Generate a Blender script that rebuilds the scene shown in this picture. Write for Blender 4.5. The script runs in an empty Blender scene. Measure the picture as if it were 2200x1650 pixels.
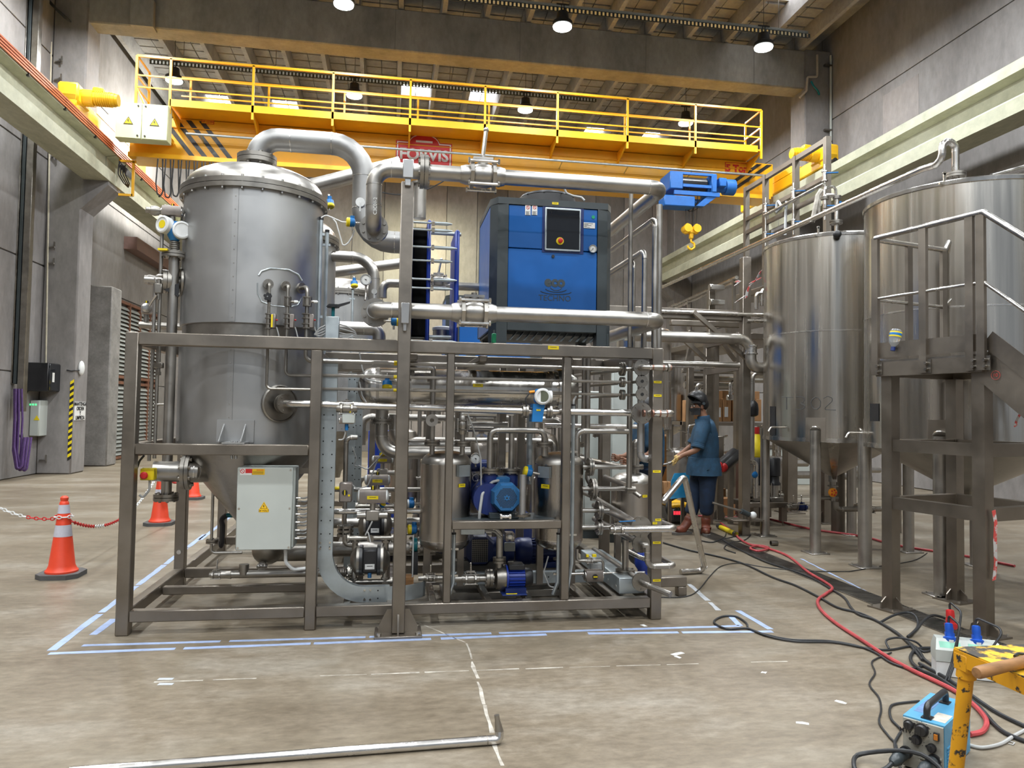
import bpy, math, random
from mathutils import Vector as V, Matrix
random.seed(7)
PI = math.pi
SC = bpy.context.scene
COL = SC.collection
# ---------------------------------------------------------------- camera
F, YAW, PIT, ROL, CH = 1581.4, .162375, .037905, .0160727, 1.5
_cy, _sy = math.cos(YAW), math.sin(YAW)
CF = V((_sy*math.cos(PIT), _cy*math.cos(PIT), math.sin(PIT)))
_r = V((_cy, -_sy, 0)); _u = _r.cross(CF)
CR = _r*math.cos(ROL)+_u*math.sin(ROL); CU = -_r*math.sin(ROL)+_u*math.cos(ROL)
CC = V((0, 0, CH))
cd = bpy.data.cameras.new('camera'); cam = bpy.data.objects.new('camera', cd); COL.objects.link(cam)
cd.sensor_fit = 'HORIZONTAL'; cd.sensor_width = 36; cd.lens = F/2200*36; cd.clip_end = 200; cd.clip_start = .05
cam.matrix_world = Matrix(((CR.x, CU.x, -CF.x, CC.x), (CR.y, CU.y, -CF.y, CC.y), (CR.z, CU.z, -CF.z, CC.z), (0, 0, 0, 1)))
SC.camera = cam
# ---------------------------------------------------------------- world, lamps' light, exposure
w = bpy.data.worlds.new('daylight'); SC.world = w; w.use_nodes = True
w.node_tree.nodes['Background'].inputs[0].default_value = (.82, .9, 1, 1)
w.node_tree.nodes['Background'].inputs[1].default_value = .42
SC.view_settings.view_transform = 'Standard'; SC.view_settings.look = 'None'
SC.view_settings.gamma = 1; SC.view_settings.use_curve_mapping = False
SC.view_settings.exposure = 0.0
SC.cycles.use_denoising = True; SC.cycles.max_bounces = 8; SC.cycles.diffuse_bounces = 4; SC.cycles.glossy_bounces = 5
SC.cycles.caustics_reflective = False; SC.cycles.caustics_refractive = False; SC.cycles.sample_clamp_indirect = 6
LAMPX = (-5.7, -1.15, 3.5, 8.2); LAMPY = (19.85, 15.35, 10.85, 6.35, 1.85, -2.65, -7.15); LAMPZ = 9.93
def area(name, loc, rot, size, power, col=(1, 1, 1), sizey=None, spread=None):
    d = bpy.data.lights.new(name, 'AREA'); d.energy = power; d.color = col
    d.shape = 'DISK' if sizey is None else 'RECTANGLE'; d.size = size
    if sizey: d.size_y = sizey
    if spread: d.spread = spread
    o = bpy.data.objects.new(name, d); COL.objects.link(o); o.location = loc; o.rotation_euler = rot
    return o
for y in LAMPY:
    for x in LAMPX:
        area('high_bay_light', (x, y, LAMPZ-.13), (0, 0, 0), .42, 255, (.93, .97, 1))
for y in (13, 22.3):   # older yellowish flood lamps along the left wall
    area('flood_light', (-6.9, y, 9.6), (0, .12, 0), .8, 60, (1, .98, .6))
area('flood_light', (-4.9, 22.4, 9.4), (0, .9, 0), .6, 620, (1, 1, .94)); area('flood_light', (1, 24.6, 8.0), (.5, 0, 0), .6, 260, (1, .97, .62))
# ---------------------------------------------------------------- picture to place: a point of the photograph on a plane of the hall
def ray(px, py): return CF+CR*((px-1100)/F)-CU*((py-825)/F)
def _pl(px, py, ax, v):
    d = ray(px, py); return CC+d*((v-CC[ax])/d[ax])
def at(px, py, Y): return _pl(px, py, 1, Y)
def ax(px, py, X): return _pl(px, py, 0, X)
def gr(px, py, Z=0.): return _pl(px, py, 2, Z)
def pxr(wpx, p): return wpx*.5*(p-CC).dot(CF)/F          # radius of something wpx wide in the picture at p
# ---------------------------------------------------------------- mesh building
class MB:
    def __init__(s): s.v = []; s.f = []; s.m = []; s.k = 0
    def add(s, vs, fs):
        b = len(s.v); s.v += [tuple(p) for p in vs]
        for f in fs: s.f.append([i+b for i in f]); s.m.append(s.k)
        return s
    def box(s, a, b):
        x0, x1 = sorted((a[0], b[0])); y0, y1 = sorted((a[1], b[1])); z0, z1 = sorted((a[2], b[2]))
        return s.add([(x, y, z) for x in (x0, x1) for y in (y0, y1) for z in (z0, z1)],
                     [(0, 1, 3, 2), (4, 6, 7, 5), (0, 4, 5, 1), (2, 3, 7, 6), (0, 2, 6, 4), (1, 5, 7, 3)])
    def cb(s, c, d): return s.box((c[0]-d[0]/2, c[1]-d[1]/2, c[2]-d[2]/2), (c[0]+d[0]/2, c[1]+d[1]/2, c[2]+d[2]/2))
    def bev(s, a, b, r=.01):                     # box with chamfered edges
        x0, x1 = sorted((a[0], b[0])); y0, y1 = sorted((a[1], b[1])); z0, z1 = sorted((a[2], b[2]))
        c = V(((x0+x1)/2, (y0+y1)/2, (z0+z1)/2)); h = V(((x1-x0)/2, (y1-y0)/2, (z1-z0)/2)); r = min(r, *(h*.9))
        vs = []; ix = {}
        for sx in (-1, 1):
            for sy in (-1, 1):
                for sz in (-1, 1):
                    for a_ in range(3):
                        q = V((h.x*sx, h.y*sy, h.z*sz)); sg = (sx, sy, sz)
                        for b_ in range(3):
                            if b_ != a_: q[b_] -= r*sg[b_]
                        ix[(sx, sy, sz, a_)] = len(vs); vs.append(c+q)
        fs = []
        for a_ in range(3):
            b_, c_ = (a_+1) % 3, (a_+2) % 3
            for sg in (-1, 1):
                def k(p, q):
                    t = [0, 0, 0]; t[a_] = sg; t[b_] = p; t[c_] = q; return ix[(*t, a_)]
                f = [k(-1, -1), k(1, -1), k(1, 1), k(-1, 1)]; fs.append(f if sg > 0 else f[::-1])
            for p in (-1, 1):
                for q in (-1, 1):
                    def e(t, which):
                        g = [0, 0, 0]; g[a_] = t; g[b_] = p; g[c_] = q; return ix[(*g, which)]
                    f = [e(-1, b_), e(1, b_), e(1, c_), e(-1, c_)]; fs.append(f if p*q > 0 else f[::-1])
        for sx in (-1, 1):
            for sy in (-1, 1):
                for sz in (-1, 1):
                    f = [ix[(sx, sy, sz, a_)] for a_ in range(3)]; fs.append(f if sx*sy*sz > 0 else f[::-1])
        return s.add(vs, fs)
    def bar(s, p, q, wd, ht, up=(0, 0, 1)):     # rectangular bar from p to q
        p, q = V(p), V(q); d = (q-p).normalized(); up = V(up)
        if abs(d.dot(up)) > .97: up = V((0, 1, 0))
        sd = d.cross(up).normalized()*wd/2; u = sd.cross(d).normalized()*ht/2
        return s.add([p-sd-u, p+sd-u, p+sd+u, p-sd+u, q-sd-u, q+sd-u, q+sd+u, q-sd+u],
                     [(3, 2, 1, 0), (4, 5, 6, 7), (0, 1, 5, 4), (1, 2, 6, 5), (2, 3, 7, 6), (3, 0, 4, 7)])
    def loft(s, rings, cap=True, close=True):
        n = len(rings[0]); vs = [p for r in rings for p in r]; fs = []
        for i in range(len(rings)-1):
            for j in range(n if close else n-1):
                a, b = i*n+j, i*n+(j+1) % n; fs.append((a, b, b+n, a+n))
        if cap: fs += [tuple(range(n))[::-1], tuple(range((len(rings)-1)*n, len(rings)*n))]
        return s.add(vs, fs)
    def lathe(s, prof, o, d=(0, 0, 1), n=16, cap=True):   # prof: (radius, along)
        o = V(o); d = V(d).normalized(); a = d.orthogonal().normalized() if abs(d.z) < .99 else V((1, 0, 0)); b = d.cross(a)
        return s.loft([[o+d*t+(a*math.cos(2*PI*j/n)+b*math.sin(2*PI*j/n))*max(r, 1e-4) for j in range(n)] for r, t in prof], cap)
    def cyl(s, p, q, r, r2=None, n=14):
        p, q = V(p), V(q); return s.lathe([(r, 0), (r if r2 is None else r2, (q-p).length)], p, q-p, n)
    def tube(s, pts, r, n=10, bend=0., cap=True, seg=5):
        pts = [V(p) for p in pts]; path = [pts[0]]
        for i in range(1, len(pts)-1):
            a, b, c = pts[i-1], pts[i], pts[i+1]; d1, d2 = a-b, c-b; l1, l2 = d1.length, d2.length
            if l1 < 1e-6 or l2 < 1e-6: continue
            d1 /= l1; d2 /= l2; ang = d1.angle(d2); bd = bend
            if bd <= 0 or ang > PI-.02 or ang < .05: path.append(b); continue
            t = min(bd/math.tan(ang/2), l1*.49, l2*.49); R = t*math.tan(ang/2)
            cen = b+(d1+d2).normalized()*(R/math.sin(ang/2)); s0 = b+d1*t-cen; s1 = b+d2*t-cen
            for k in range(seg+1):
                path.append(cen+s0.normalized().slerp(s1.normalized(), k/seg)*R)
        path.append(pts[-1])
        T = [(path[min(i+1, len(path)-1)]-path[max(i-1, 0)]).normalized() for i in range(len(path))]
        nrm = T[0].orthogonal().normalized(); rings = []
        for i, p in enumerate(path):
            nrm = (nrm-T[i]*nrm.dot(T[i])).normalized(); bn = T[i].cross(nrm)
            k = r
            if 0 < i < len(path)-1 and bend <= 0:
                k = r/max(.5, math.cos(.5*(path[i]-path[i-1]).angle(path[i+1]-path[i])))
            rings.append([p+(nrm*math.cos(2*PI*j/n)+bn*math.sin(2*PI*j/n))*k for j in range(n)])
        return s.loft(rings, cap)
    def sph(s, c, r, n=12, m=8, sq=(1, 1, 1)):
        c = V(c); return s.loft([[c+V((r*sq[0]*math.sin(PI*max(.02, min(.98, i/m)))*math.cos(2*PI*j/n), r*sq[1]*math.sin(PI*max(.02, min(.98, i/m)))*math.sin(2*PI*j/n), -r*sq[2]*math.cos(PI*i/m))) for j in range(n)] for i in range(m+1)])
    def prism(s, poly, o, xd, yd, depth):       # 2-D outline extruded along xd x yd
        o, xd, yd = V(o), V(xd).normalized(), V(yd).normalized(); zd = xd.cross(yd)
        a = [o+xd*x+yd*y for x, y in poly]; return s.loft([a, [p+zd*depth for p in a]])
    def flange(s, c, d, R, t=.016, nb=6, n=18, br=None):
        c = V(c); d = V(d).normalized(); a = d.orthogonal().normalized(); b = d.cross(a); br = br or max(R*.11, .004)
        s.cyl(c-d*t/2, c+d*t/2, R, n=n)
        for k in range(nb):
            an = 2*PI*(k+.5)/nb; o = c+(a*math.cos(an)+b*math.sin(an))*R*.78
            s.cyl(o-d*(t/2+br*.9), o+d*(t/2+br*.9), br, n=6)
        return s
    def pair(s, c, d, R, t=.016, nb=6, gap=.004):
        d = V(d).normalized(); s.flange(V(c)-d*(t/2+gap/2), d, R, t, nb); s.flange(V(c)+d*(t/2+gap/2), d, R, t, nb); return s
def mesh_of(mb, mats, name, auto=38):
    me = bpy.data.meshes.new(name); me.from_pydata(mb.v, [], mb.f)
    for m in (mats if isinstance(mats, (list, tuple)) else [mats]): me.materials.append(m)
    if any(mb.m): me.polygons.foreach_set('material_index', mb.m)
    import bmesh
    bm = bmesh.new(); bm.from_mesh(me); bmesh.ops.recalc_face_normals(bm, faces=bm.faces); bm.to_mesh(me); bm.free()
    me.polygons.foreach_set('use_smooth', [True]*len(me.polygons)); me.set_sharp_from_angle(angle=math.radians(auto))
    me.update(); return me
def tag(o, label=None, cat=None, group=None, kind=None):
    if label: o['label'] = label
    if cat: o['category'] = cat
    if group: o['group'] = group
    if kind: o['kind'] = kind
    return o
def clusters(mb, tol=.006):
    """pieces of a builder whose boxes do not touch each other"""
    n = len(mb.v); par = list(range(n))
    def fd(i):
        while par[i] != i: par[i] = par[par[i]]; i = par[i]
        return i
    for f in mb.f:
        a = fd(f[0])
        for i in f[1:]: par[fd(i)] = a
    isl = {}
    for k, f in enumerate(mb.f): isl.setdefault(fd(f[0]), []).append(k)
    B = []
    for fs in isl.values():
        vs = [mb.v[i] for k in fs for i in mb.f[k]]; B.append([[min(v[a] for v in vs)-tol for a in range(3)], [max(v[a] for v in vs) for a in range(3)], list(fs)])
    hit = len(B) <= 160
    while hit:
        hit = False
        for i in range(len(B)-1, 0, -1):
            for j in range(i):
                if all(B[i][0][a] <= B[j][1][a] and B[j][0][a] <= B[i][1][a] for a in range(3)):
                    for a in range(3): B[j][0][a] = min(B[j][0][a], B[i][0][a]); B[j][1][a] = max(B[j][1][a], B[i][1][a])
                    B[j][2] += B[i][2]; B.pop(i); hit = True; break
    return [b[2] for b in B]
def obj(name, mb, mats, parent=None, label=None, cat=None, group=None, kind=None, auto=38):
    if parent is not None and kind is None and name not in ('roof_panel', 'shell_band', 'hem') and len(mb.f) > 1:
        cl = clusters(mb)
        if 1 < len(cl) <= 80:
            first = None
            for fs in cl:
                m = MB(); ix = {}
                for k in fs:
                    for i in mb.f[k]:
                        if i not in ix: ix[i] = len(m.v); m.v.append(mb.v[i])
                    m.f.append([ix[i] for i in mb.f[k]]); m.m.append(mb.m[k])
                o = obj1(name, m, mats, parent, label, cat, group, kind, auto); first = first or o
            return first
    return obj1(name, mb, mats, parent, label, cat, group, kind, auto)
def obj1(name, mb, mats, parent, label, cat, group, kind, auto):
    o = bpy.data.objects.new(name, mesh_of(mb, mats, name, auto)); COL.objects.link(o)
    if parent is not None:
        o.parent = parent
        if parent.type == 'EMPTY': o.matrix_parent_inverse = Matrix.Translation(-parent.location)
    return tag(o, label, cat, group, kind)
def struct(name, mb, m): return obj(name, mb, m, kind='structure')
def thing(name, label, cat, loc, group=None):
    o = bpy.data.objects.new(name, None); COL.objects.link(o); o.location = loc; o.empty_display_size = .1
    return tag(o, label, cat, group)
def dup(root, delta, label=None, group=None):
    r = root.copy(); COL.objects.link(r); r.location = root.location+V(delta)
    if label: r['label'] = label
    if group: r['group'] = group
    for ch in root.children:
        c = ch.copy(); COL.objects.link(c); c.parent = r; c.matrix_parent_inverse = ch.matrix_parent_inverse.copy()
        for g in ch.children:
            k = g.copy(); COL.objects.link(k); k.parent = c
    return r
def text(parent, name, s, o, xd, yd, size, m, depth=.0015, align='CENTER', bold=0., label=None):
    cu = bpy.data.curves.new(name, 'FONT'); cu.body = s; cu.size = size; cu.align_x = align; cu.align_y = 'CENTER'; cu.extrude = depth; cu.offset = bold; cu.resolution_u = 3
    t = bpy.data.objects.new(name, cu); COL.objects.link(t); bpy.context.view_layer.update()
    me = bpy.data.meshes.new_from_object(t.evaluated_get(bpy.context.evaluated_depsgraph_get())); bpy.data.objects.remove(t)
    xd, yd = V(xd).normalized(), V(yd).normalized(); zd = xd.cross(yd); o = V(o)
    me.transform(Matrix(((xd.x, yd.x, zd.x, o.x), (xd.y, yd.y, zd.y, o.y), (xd.z, yd.z, zd.z, o.z), (0, 0, 0, 1))))
    me.materials.clear(); me.materials.append(m)
    ob = bpy.data.objects.new(name, me); COL.objects.link(ob)
    if parent is not None:
        ob.parent = parent
        if parent.type == 'EMPTY': ob.matrix_parent_inverse = Matrix.Translation(-parent.location)
    return tag(ob, label)
# ---------------------------------------------------------------- materials
def mat(name, col, rough=.5, metal=0., var=.12, scale=6., stretch=(1, 1, 1), rvar=.08, bump=0., bscale=40., emit=None, alpha=None, trans=0., spec=None, col2=None, edge=.5, wd=.3):
    m = bpy.data.materials.new(name); m.use_nodes = True; nt = m.node_tree; N, L = nt.nodes, nt.links
    p = N['Principled BSDF']; p.inputs['Roughness'].default_value = rough; p.inputs['Metallic'].default_value = metal
    if spec is not None: p.inputs['Specular IOR Level'].default_value = spec
    if trans: p.inputs['Transmission Weight'].default_value = trans
    tc = N.new('ShaderNodeTexCoord'); mp = N.new('ShaderNodeMapping'); mp.inputs['Scale'].default_value = stretch; L.new(tc.outputs['Object'], mp.inputs[0])
    nz = N.new('ShaderNodeTexNoise'); nz.inputs['Scale'].default_value = scale; nz.inputs['Detail'].default_value = 5; nz.inputs['Roughness'].default_value = .6; L.new(mp.outputs[0], nz.inputs[0])
    rp = N.new('ShaderNodeValToRGB'); c = V(col)
    rp.color_ramp.elements[0].position = edge-wd/2; rp.color_ramp.elements[1].position = edge+wd/2
    a = c*(1-var); b = c*(1+var)
    if col2: b = V(col2)
    rp.color_ramp.elements[0].color = (*a, 1); rp.color_ramp.elements[1].color = (*b, 1)
    L.new(nz.outputs[0], rp.inputs[0]); L.new(rp.outputs[0], p.inputs['Base Color'])
    if rvar:
        mr = N.new('ShaderNodeMapRange'); mr.inputs['From Min'].default_value = .3; mr.inputs['From Max'].default_value = .7
        mr.inputs['To Min'].default_value = max(.02, rough-rvar); mr.inputs['To Max'].default_value = min(1, rough+rvar); L.new(nz.outputs[0], mr.inputs[0]); L.new(mr.outputs[0], p.inputs['Roughness'])
    if bump:
        n2 = N.new('ShaderNodeTexNoise'); n2.inputs['Scale'].default_value = bscale; n2.inputs['Detail'].default_value = 4; L.new(mp.outputs[0], n2.inputs[0])
        bp = N.new('ShaderNodeBump'); bp.inputs['Strength'].default_value = bump; bp.inputs['Distance'].default_value = .02; L.new(n2.outputs[0], bp.inputs['Height']); L.new(bp.outputs[0], p.inputs['Normal'])
    if emit: p.inputs['Emission Color'].default_value = (*emit[:3], 1); p.inputs['Emission Strength'].default_value = emit[3]
    if alpha is not None: p.inputs['Alpha'].default_value = alpha
    return m
M = {}
M['steel'] = mat('stainless_steel', (.41, .39, .36), .36, 1, .12, 5)                    # pipes
M['steel_frame'] = mat('satin_steel', (.27, .24, .205), .42, 1, .12, 3, bump=.03, bscale=25)  # square tube
M['steel_dark'] = mat('dull_steel', (.31, .29, .26), .36, 1, .15, 6)
M['steel_bright'] = mat('polished_steel', (.60, .58, .55), .24, 1, .06, 9)
M['steel_tank'] = mat('brushed_tank_steel', (.56, .53, .48), .22, 1, .1, 7, (1.6, 1.6, .04), .09, .06, 14)
M['steel_buffer'] = mat('vessel_steel', (.46, .425, .385), .3, 1, .12, 4, (1.5, 1.5, .1), .08)
M['clad_pipe'] = mat('matt_grey_pipe', (.34, .335, .325), .45, .9, .08, 4)
M['galv_pipe'] = mat('pickled_pipe', (.42, .42, .42), .42, .9, .08, 5)
M['clad'] = mat('grey_steel_cladding', (.44, .44, .435), .36, .85, .06, 2, bump=.08, bscale=1.6)
M['galv'] = mat('galvanised_steel', (.47, .52, .54), .42, .8, .08, 9)
M['bolt'] = mat('bolt_steel', (.62, .6, .56), .28, 1, .05)
M['blue'] = mat('blue_paint', (.004, .095, .35), .32, 0, .03, rvar=.03)
M['blue_royal'] = mat('royal_blue_paint', (.012, .04, .30), .38, 0, .06)
M['blue_motor'] = mat('motor_blue_paint', (.018, .115, .28), .4, 0, .12)
M['blue_navy'] = mat('navy_paint', (.01, .025, .13), .38, 0, .1)
M['blue_inst'] = mat('instrument_blue', (.012, .17, .46), .4, 0, .05)
M['blue_hoist'] = mat('hoist_blue', (.015, .125, .42), .45, 0, .08)
M['dgrey'] = mat('dark_grey_paint', (.042, .052, .056), .38, 0, .08)
M['grey_box'] = mat('light_grey_enamel', (.47, .5, .47), .45, 0, .02)
M['cream'] = mat('cream_enamel', (.64, .66, .40), .5, 0, .03)
M['white'] = mat('white_plastic', (.72, .73, .72), .5, 0, .04)
M['black'] = mat('black_rubber', (.012, .012, .013), .55, 0, .2)
M['blackm'] = mat('black_plastic', (.02, .02, .022), .38, 0, .1)
M['yellow'] = mat('yellow_plastic', (.80, .62, .01), .45, 0, .05)
M['crane'] = mat('crane_yellow_paint', (.85, .43, .014), .42, 0, .06, 2)
M['crane_b'] = mat('crane_bright_yellow', (.86, .48, .01), .42, 0, .05)
M['red'] = mat('red_paint', (.56, .02, .02), .45, 0, .06)
M['redp'] = mat('red_marker', (.5, .06, .05), .6, 0, .1)
M['orange'] = mat('cone_orange', (.85, .075, .03), .42, 0, .05)
M['orange_valve'] = mat('orange_plastic', (.85, .30, .01), .45, 0, .05)
M['reflect'] = mat('reflective_sleeve', (.60, .60, .68), .35, 0, .04, 30)
M['teal'] = mat('teal_enamel', (.0, .16, .19), .4, 0, .06)
M['green'] = mat('green_plastic', (.0, .28, .12), .45, 0, .05)
M['purple'] = mat('violet_cable_sleeve', (.085, .04, .15), .55, 0, .2, 20)
M['copper'] = mat('copper_rail', (.62, .17, .07), .4, .4, .1)
M['cable'] = mat('black_cable', (.022, .023, .025), .5, 0, .25, 10)
M['cable_g'] = mat('grey_cable', (.42, .42, .41), .5, 0, .08)
M['hose_red'] = mat('red_hose', (.44, .06, .065), .5, 0, .15, 12)
M['card'] = mat('cardboard', (.40, .21, .09), .8, 0, .1, 8)
M['wood'] = mat('worn_wood', (.27, .135, .052), .6, 0, .25, 5, (1, 6, 6))
M['denim'] = mat('blue_denim_shirt', (.018, .058, .108), .85, 0, .25, 14, bump=.15, bscale=22)
M['jeans'] = mat('dark_jeans', (.008, .02, .048), .85, 0, .3, 12, bump=.12, bscale=22)
M['skin'] = mat('skin', (.27, .13, .075), .55, 0, .1)
M['leather'] = mat('red_brown_leather', (.16, .042, .022), .45, 0, .3, 14, bump=.1, bscale=20)
M['glove'] = mat('tan_glove_leather', (.52, .36, .13), .7, 0, .15, 20)
M['sole'] = mat('grey_boot_sole', (.12, .11, .1), .7)
M['cyan'] = mat('welder_blue_paint', (.08, .30, .50), .42, 0, .1, 5, bump=.02)
M['dirty_panel'] = mat('dirty_grey_panel', (.30, .29, .25), .55, 0, .3, 9)
M['trestle'] = mat('worn_yellow_paint', (.03, .025, .02), .5, 0, .1, 22, col2=(.66, .31, .006), edge=.40, wd=.05)
M['trestle_top'] = mat('scuffed_yellow_plate', (.05, .045, .04), .45, 0, .1, 16, col2=(.68, .40, .02), edge=.47, wd=.09)
M['plastic_clear'] = mat('clear_plastic', (.8, .85, .88), .1, 0, .02, trans=.75, rvar=.02)
M['glass_dark'] = mat('dark_screen', (.012, .014, .018), .12, 0, .05, rvar=.02)
M['dial'] = mat('dial_white', (.75, .76, .74), .4, 0, .02)
M['paper'] = mat('paper_label', (.74, .74, .72), .6, 0, .03)
M['rust'] = mat('heat_tint_steel', (.30, .17, .13), .35, .9, .3, 20)
M['led'] = mat('lamp_lens', (1, 1, 1), .5, emit=(.93, 1, .97, 22))
M['sky_pane'] = mat('daylit_pane', (1, 1, 1), .5, emit=(.96, .97, 1, 6.5))
M['green_led'] = mat('green_indicator', (.05, .6, .2), .4, emit=(.1, 1, .3, 1.4))
M['red_led'] = mat('red_display', (.6, .02, .02), .4, emit=(1, .05, .08, 1.0))
M['tape_blue'] = mat('blue_floor_tape', (.33, .41, .60), .7, 0, .1, 14, col2=(.36, .45, .68), edge=.45, wd=.2)
M['tape_grey'] = mat('pale_floor_tape', (.48, .50, .52), .7, 0, .1, 14)
M['filler'] = mat('pale_joint_filler', (.44, .39, .32), .8, 0, .3, 10, col2=(.62, .58, .51))
def concrete(name, c1, c2, c3, scale, stretch=(1, 1, 1), rough=.85, bump=.15, form=0.):
    m = bpy.data.materials.new(name); m.use_nodes = True; nt = m.node_tree; N, L = nt.nodes, nt.links; p = N['Principled BSDF']
    tc = N.new('ShaderNodeTexCoord'); mp = N.new('ShaderNodeMapping'); mp.inputs['Scale'].default_value = stretch; L.new(tc.outputs['Object'], mp.inputs[0])
    a = N.new('ShaderNodeTexNoise'); a.inputs['Scale'].default_value = scale; a.inputs['Detail'].default_value = 8; a.inputs['Roughness'].default_value = .65; L.new(mp.outputs[0], a.inputs[0])
    r = N.new('ShaderNodeValToRGB'); e = r.color_ramp.elements; e[0].position = .33; e[0].color = (*c1, 1); e[1].position = .68; e[1].color = (*c3, 1); k = e.new(.5); k.color = (*c2, 1); L.new(a.outputs[0], r.inputs[0])
    b = N.new('ShaderNodeTexNoise'); b.inputs['Scale'].default_value = scale*(9 if name != 'polished_concrete_floor' else 16); b.inputs['Detail'].default_value = 6; b.inputs['Roughness'].default_value = .7; L.new(mp.outputs[0], b.inputs[0])
    mx = N.new('ShaderNodeMix'); mx.data_type = 'RGBA'; mx.blend_type = 'OVERLAY'; mx.inputs[0].default_value = .35 if name != 'polished_concrete_floor' else .5; L.new(r.outputs[0], mx.inputs[6]); L.new(b.outputs[0], mx.inputs[7])
    L.new(mx.outputs[2], p.inputs['Base Color'])
    mr = N.new('ShaderNodeMapRange'); mr.inputs['To Min'].default_value = rough-.12; mr.inputs['To Max'].default_value = rough+.1; L.new(b.outputs[0], mr.inputs[0]); L.new(mr.outputs[0], p.inputs['Roughness'])
    bp = N.new('ShaderNodeBump'); bp.inputs['Strength'].default_value = bump; bp.inputs['Distance'].default_value = .01; L.new(b.outputs[0], bp.inputs['Height']); L.new(bp.outputs[0], p.inputs['Normal'])
    return m
M['floor'] = concrete('polished_concrete_floor', (.15, .118, .08), (.21, .172, .122), (.29, .257, .205), 1.0, (.75, 1.5, 1), .45, .12)
M['runway'] = concrete('lit_runway_concrete', (.36, .36, .26), (.47, .47, .35), (.56, .56, .44), 1.0, (1, .4, .5), .85)  # yellowish light falling on the beams is put into this brighter concrete colour
M['wall'] = concrete('precast_concrete', (.185, .172, .165), (.235, .22, .212), (.285, .27, .262), .8, (1, 1, .45), .85)
M['wall_b'] = concrete('precast_concrete_dark', (.14, .132, .126), (.185, .175, .168), (.235, .222, .214), .9, (1, 1, .3), .85)
M['patch'] = concrete('pinkish_concrete_patch', (.25, .225, .212), (.28, .252, .238), (.305, .278, .262), .9, (1, 1, .5), .85)
M['beam'] = concrete('cast_beam_concrete', (.20, .192, .178), (.265, .255, .238), (.33, .32, .30), 1.1, (1, 1, .5), .85)
M['ceil'] = concrete('roof_concrete', (.26, .255, .25), (.34, .335, .328), (.42, .415, .405), 1.2, (1, 1, 1), .9)
M['rough_col'] = concrete('rough_cast_concrete', (.16, .15, .14), (.22, .21, .195), (.28, .265, .25), 2.2, (1, 1, 1), .9, .5)
# ================================================================ THE HALL
XL, XR, YB, YF, ZC = -7.5, 11.13, 27.0, -12.0, 11.45
struct('floor', MB().box((XL-1, YF-14, -.3), (XR+1, YB+.5, 0)), M['floor'])
floor = bpy.data.objects['floor']
def strip(name, p, q, wd, m, jag=.0, n=1, h=.0015, keep=1.):
    """flat strip lying on the floor from p to q, in n ragged lengths"""
    p, q = V((p[0], p[1], 0)), V((q[0], q[1], 0)); d = (q-p).normalized(); s = V((-d.y, d.x, 0)); L = (q-p).length
    for i in range(n):
        if random.random() > keep: continue
        a, b = L*i/n+random.uniform(0, .04)*(n > 1), L*(i+1)/n-random.uniform(0, .05)*(n > 1); k = max(2, int((b-a)/.09)); rows = []
        for j in range(k+1):
            t = a+(b-a)*j/k; wl = wd/2*(1+random.uniform(-jag, jag)); wr = wd/2*(1+random.uniform(-jag, jag)); c = p+d*t
            rows.append([c+s*wl, c+s*wl+V((0, 0, h)), c-s*wr+V((0, 0, h)), c-s*wr])
        obj(name, MB().loft(rows), m, floor)
strip('joint_filler', gr(1003, 1382), gr(1079, 1652), .018, M['filler'], .85, 5)
strip('joint_filler', gr(330, 1466), gr(1120, 1437), .011, M['filler'], .9, 7, keep=.85)
strip('joint_filler', gr(1120, 1437), gr(1800, 1418), .010, M['filler'], .9, 7, keep=.8)
strip('joint_filler', gr(690, 1250), gr(1003, 1382), .008, M['filler'], .8, 4)
T1, T2 = M['tape_blue'], M['tape_grey']
strip('tape_line', gr(90, 1405), gr(1185, 1363), .042, T1, .12, 4); strip('tape_line', gr(1255, 1361), gr(1660, 1357), .042, T1, .15, 2)
strip('tape_line', gr(175, 1387), gr(1590, 1345), .038, T1, .15, 5)
strip('tape_line', gr(108, 1400), gr(440, 1148), .05, T1, .15, 5); strip('tape_line', gr(200, 1364), gr(246, 1330), .05, T1, .15)
strip('tape_line', gr(1655, 1352), gr(1585, 1312), .045, T1, .15); strip('tape_line', gr(1590, 1345), gr(1570, 1325), .045, T1, .15)
strip('tape_line', gr(1545, 1312), gr(1480, 1255), .04, T2, .3, 3); strip('tape_line', gr(1720, 1200), gr(2200, 1440), .02, T1, .5, 5, keep=.8)
strip('tape_line', gr(430, 1160), gr(560, 1060), .045, T1, .15, 3)
for a, b in ((340, 1459), (340, 1470)): strip('tape_mark', gr(a, b), gr(a+32, b), .03, T2, .1)
for a, b, c, e in ((1446, 1408, 1466, 1402), (1450, 1410, 1462, 1414), (1710, 1552, 1738, 1556), (1795, 1505, 1818, 1512), (1380, 1342, 1388, 1346), (1636, 1444, 1646, 1446)):
    strip('paper_scrap', gr(a, b), gr(c, e), .03, M['paper'], .5)
# floor drain with grating
DX, D0, D1 = 3.96, 4.0, 9.2
dr = thing('drain_grating', 'long dark slotted drain grating set in the floor beside the tank legs', 'drain', (DX, 6.5, 0))
mb = MB(); mb.box((DX-.11, D0, 0), (DX+.11, D1, .003)); obj('trough', mb, M['black'], dr)
mb = MB()
for s in (-1, 1): mb.box((DX+s*.115-.006, D0, 0), (DX+s*.115+.006, D1, .007))
obj('edge_frame', mb, M['steel_dark'], dr)
mb = MB(); y = D0
while y < D1: mb.box((DX-.11, y, .003), (DX+.11, y+.011, .0065)); y += .027
obj('grating_bars', mb, M['steel_dark'], dr, kind='stuff')

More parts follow.
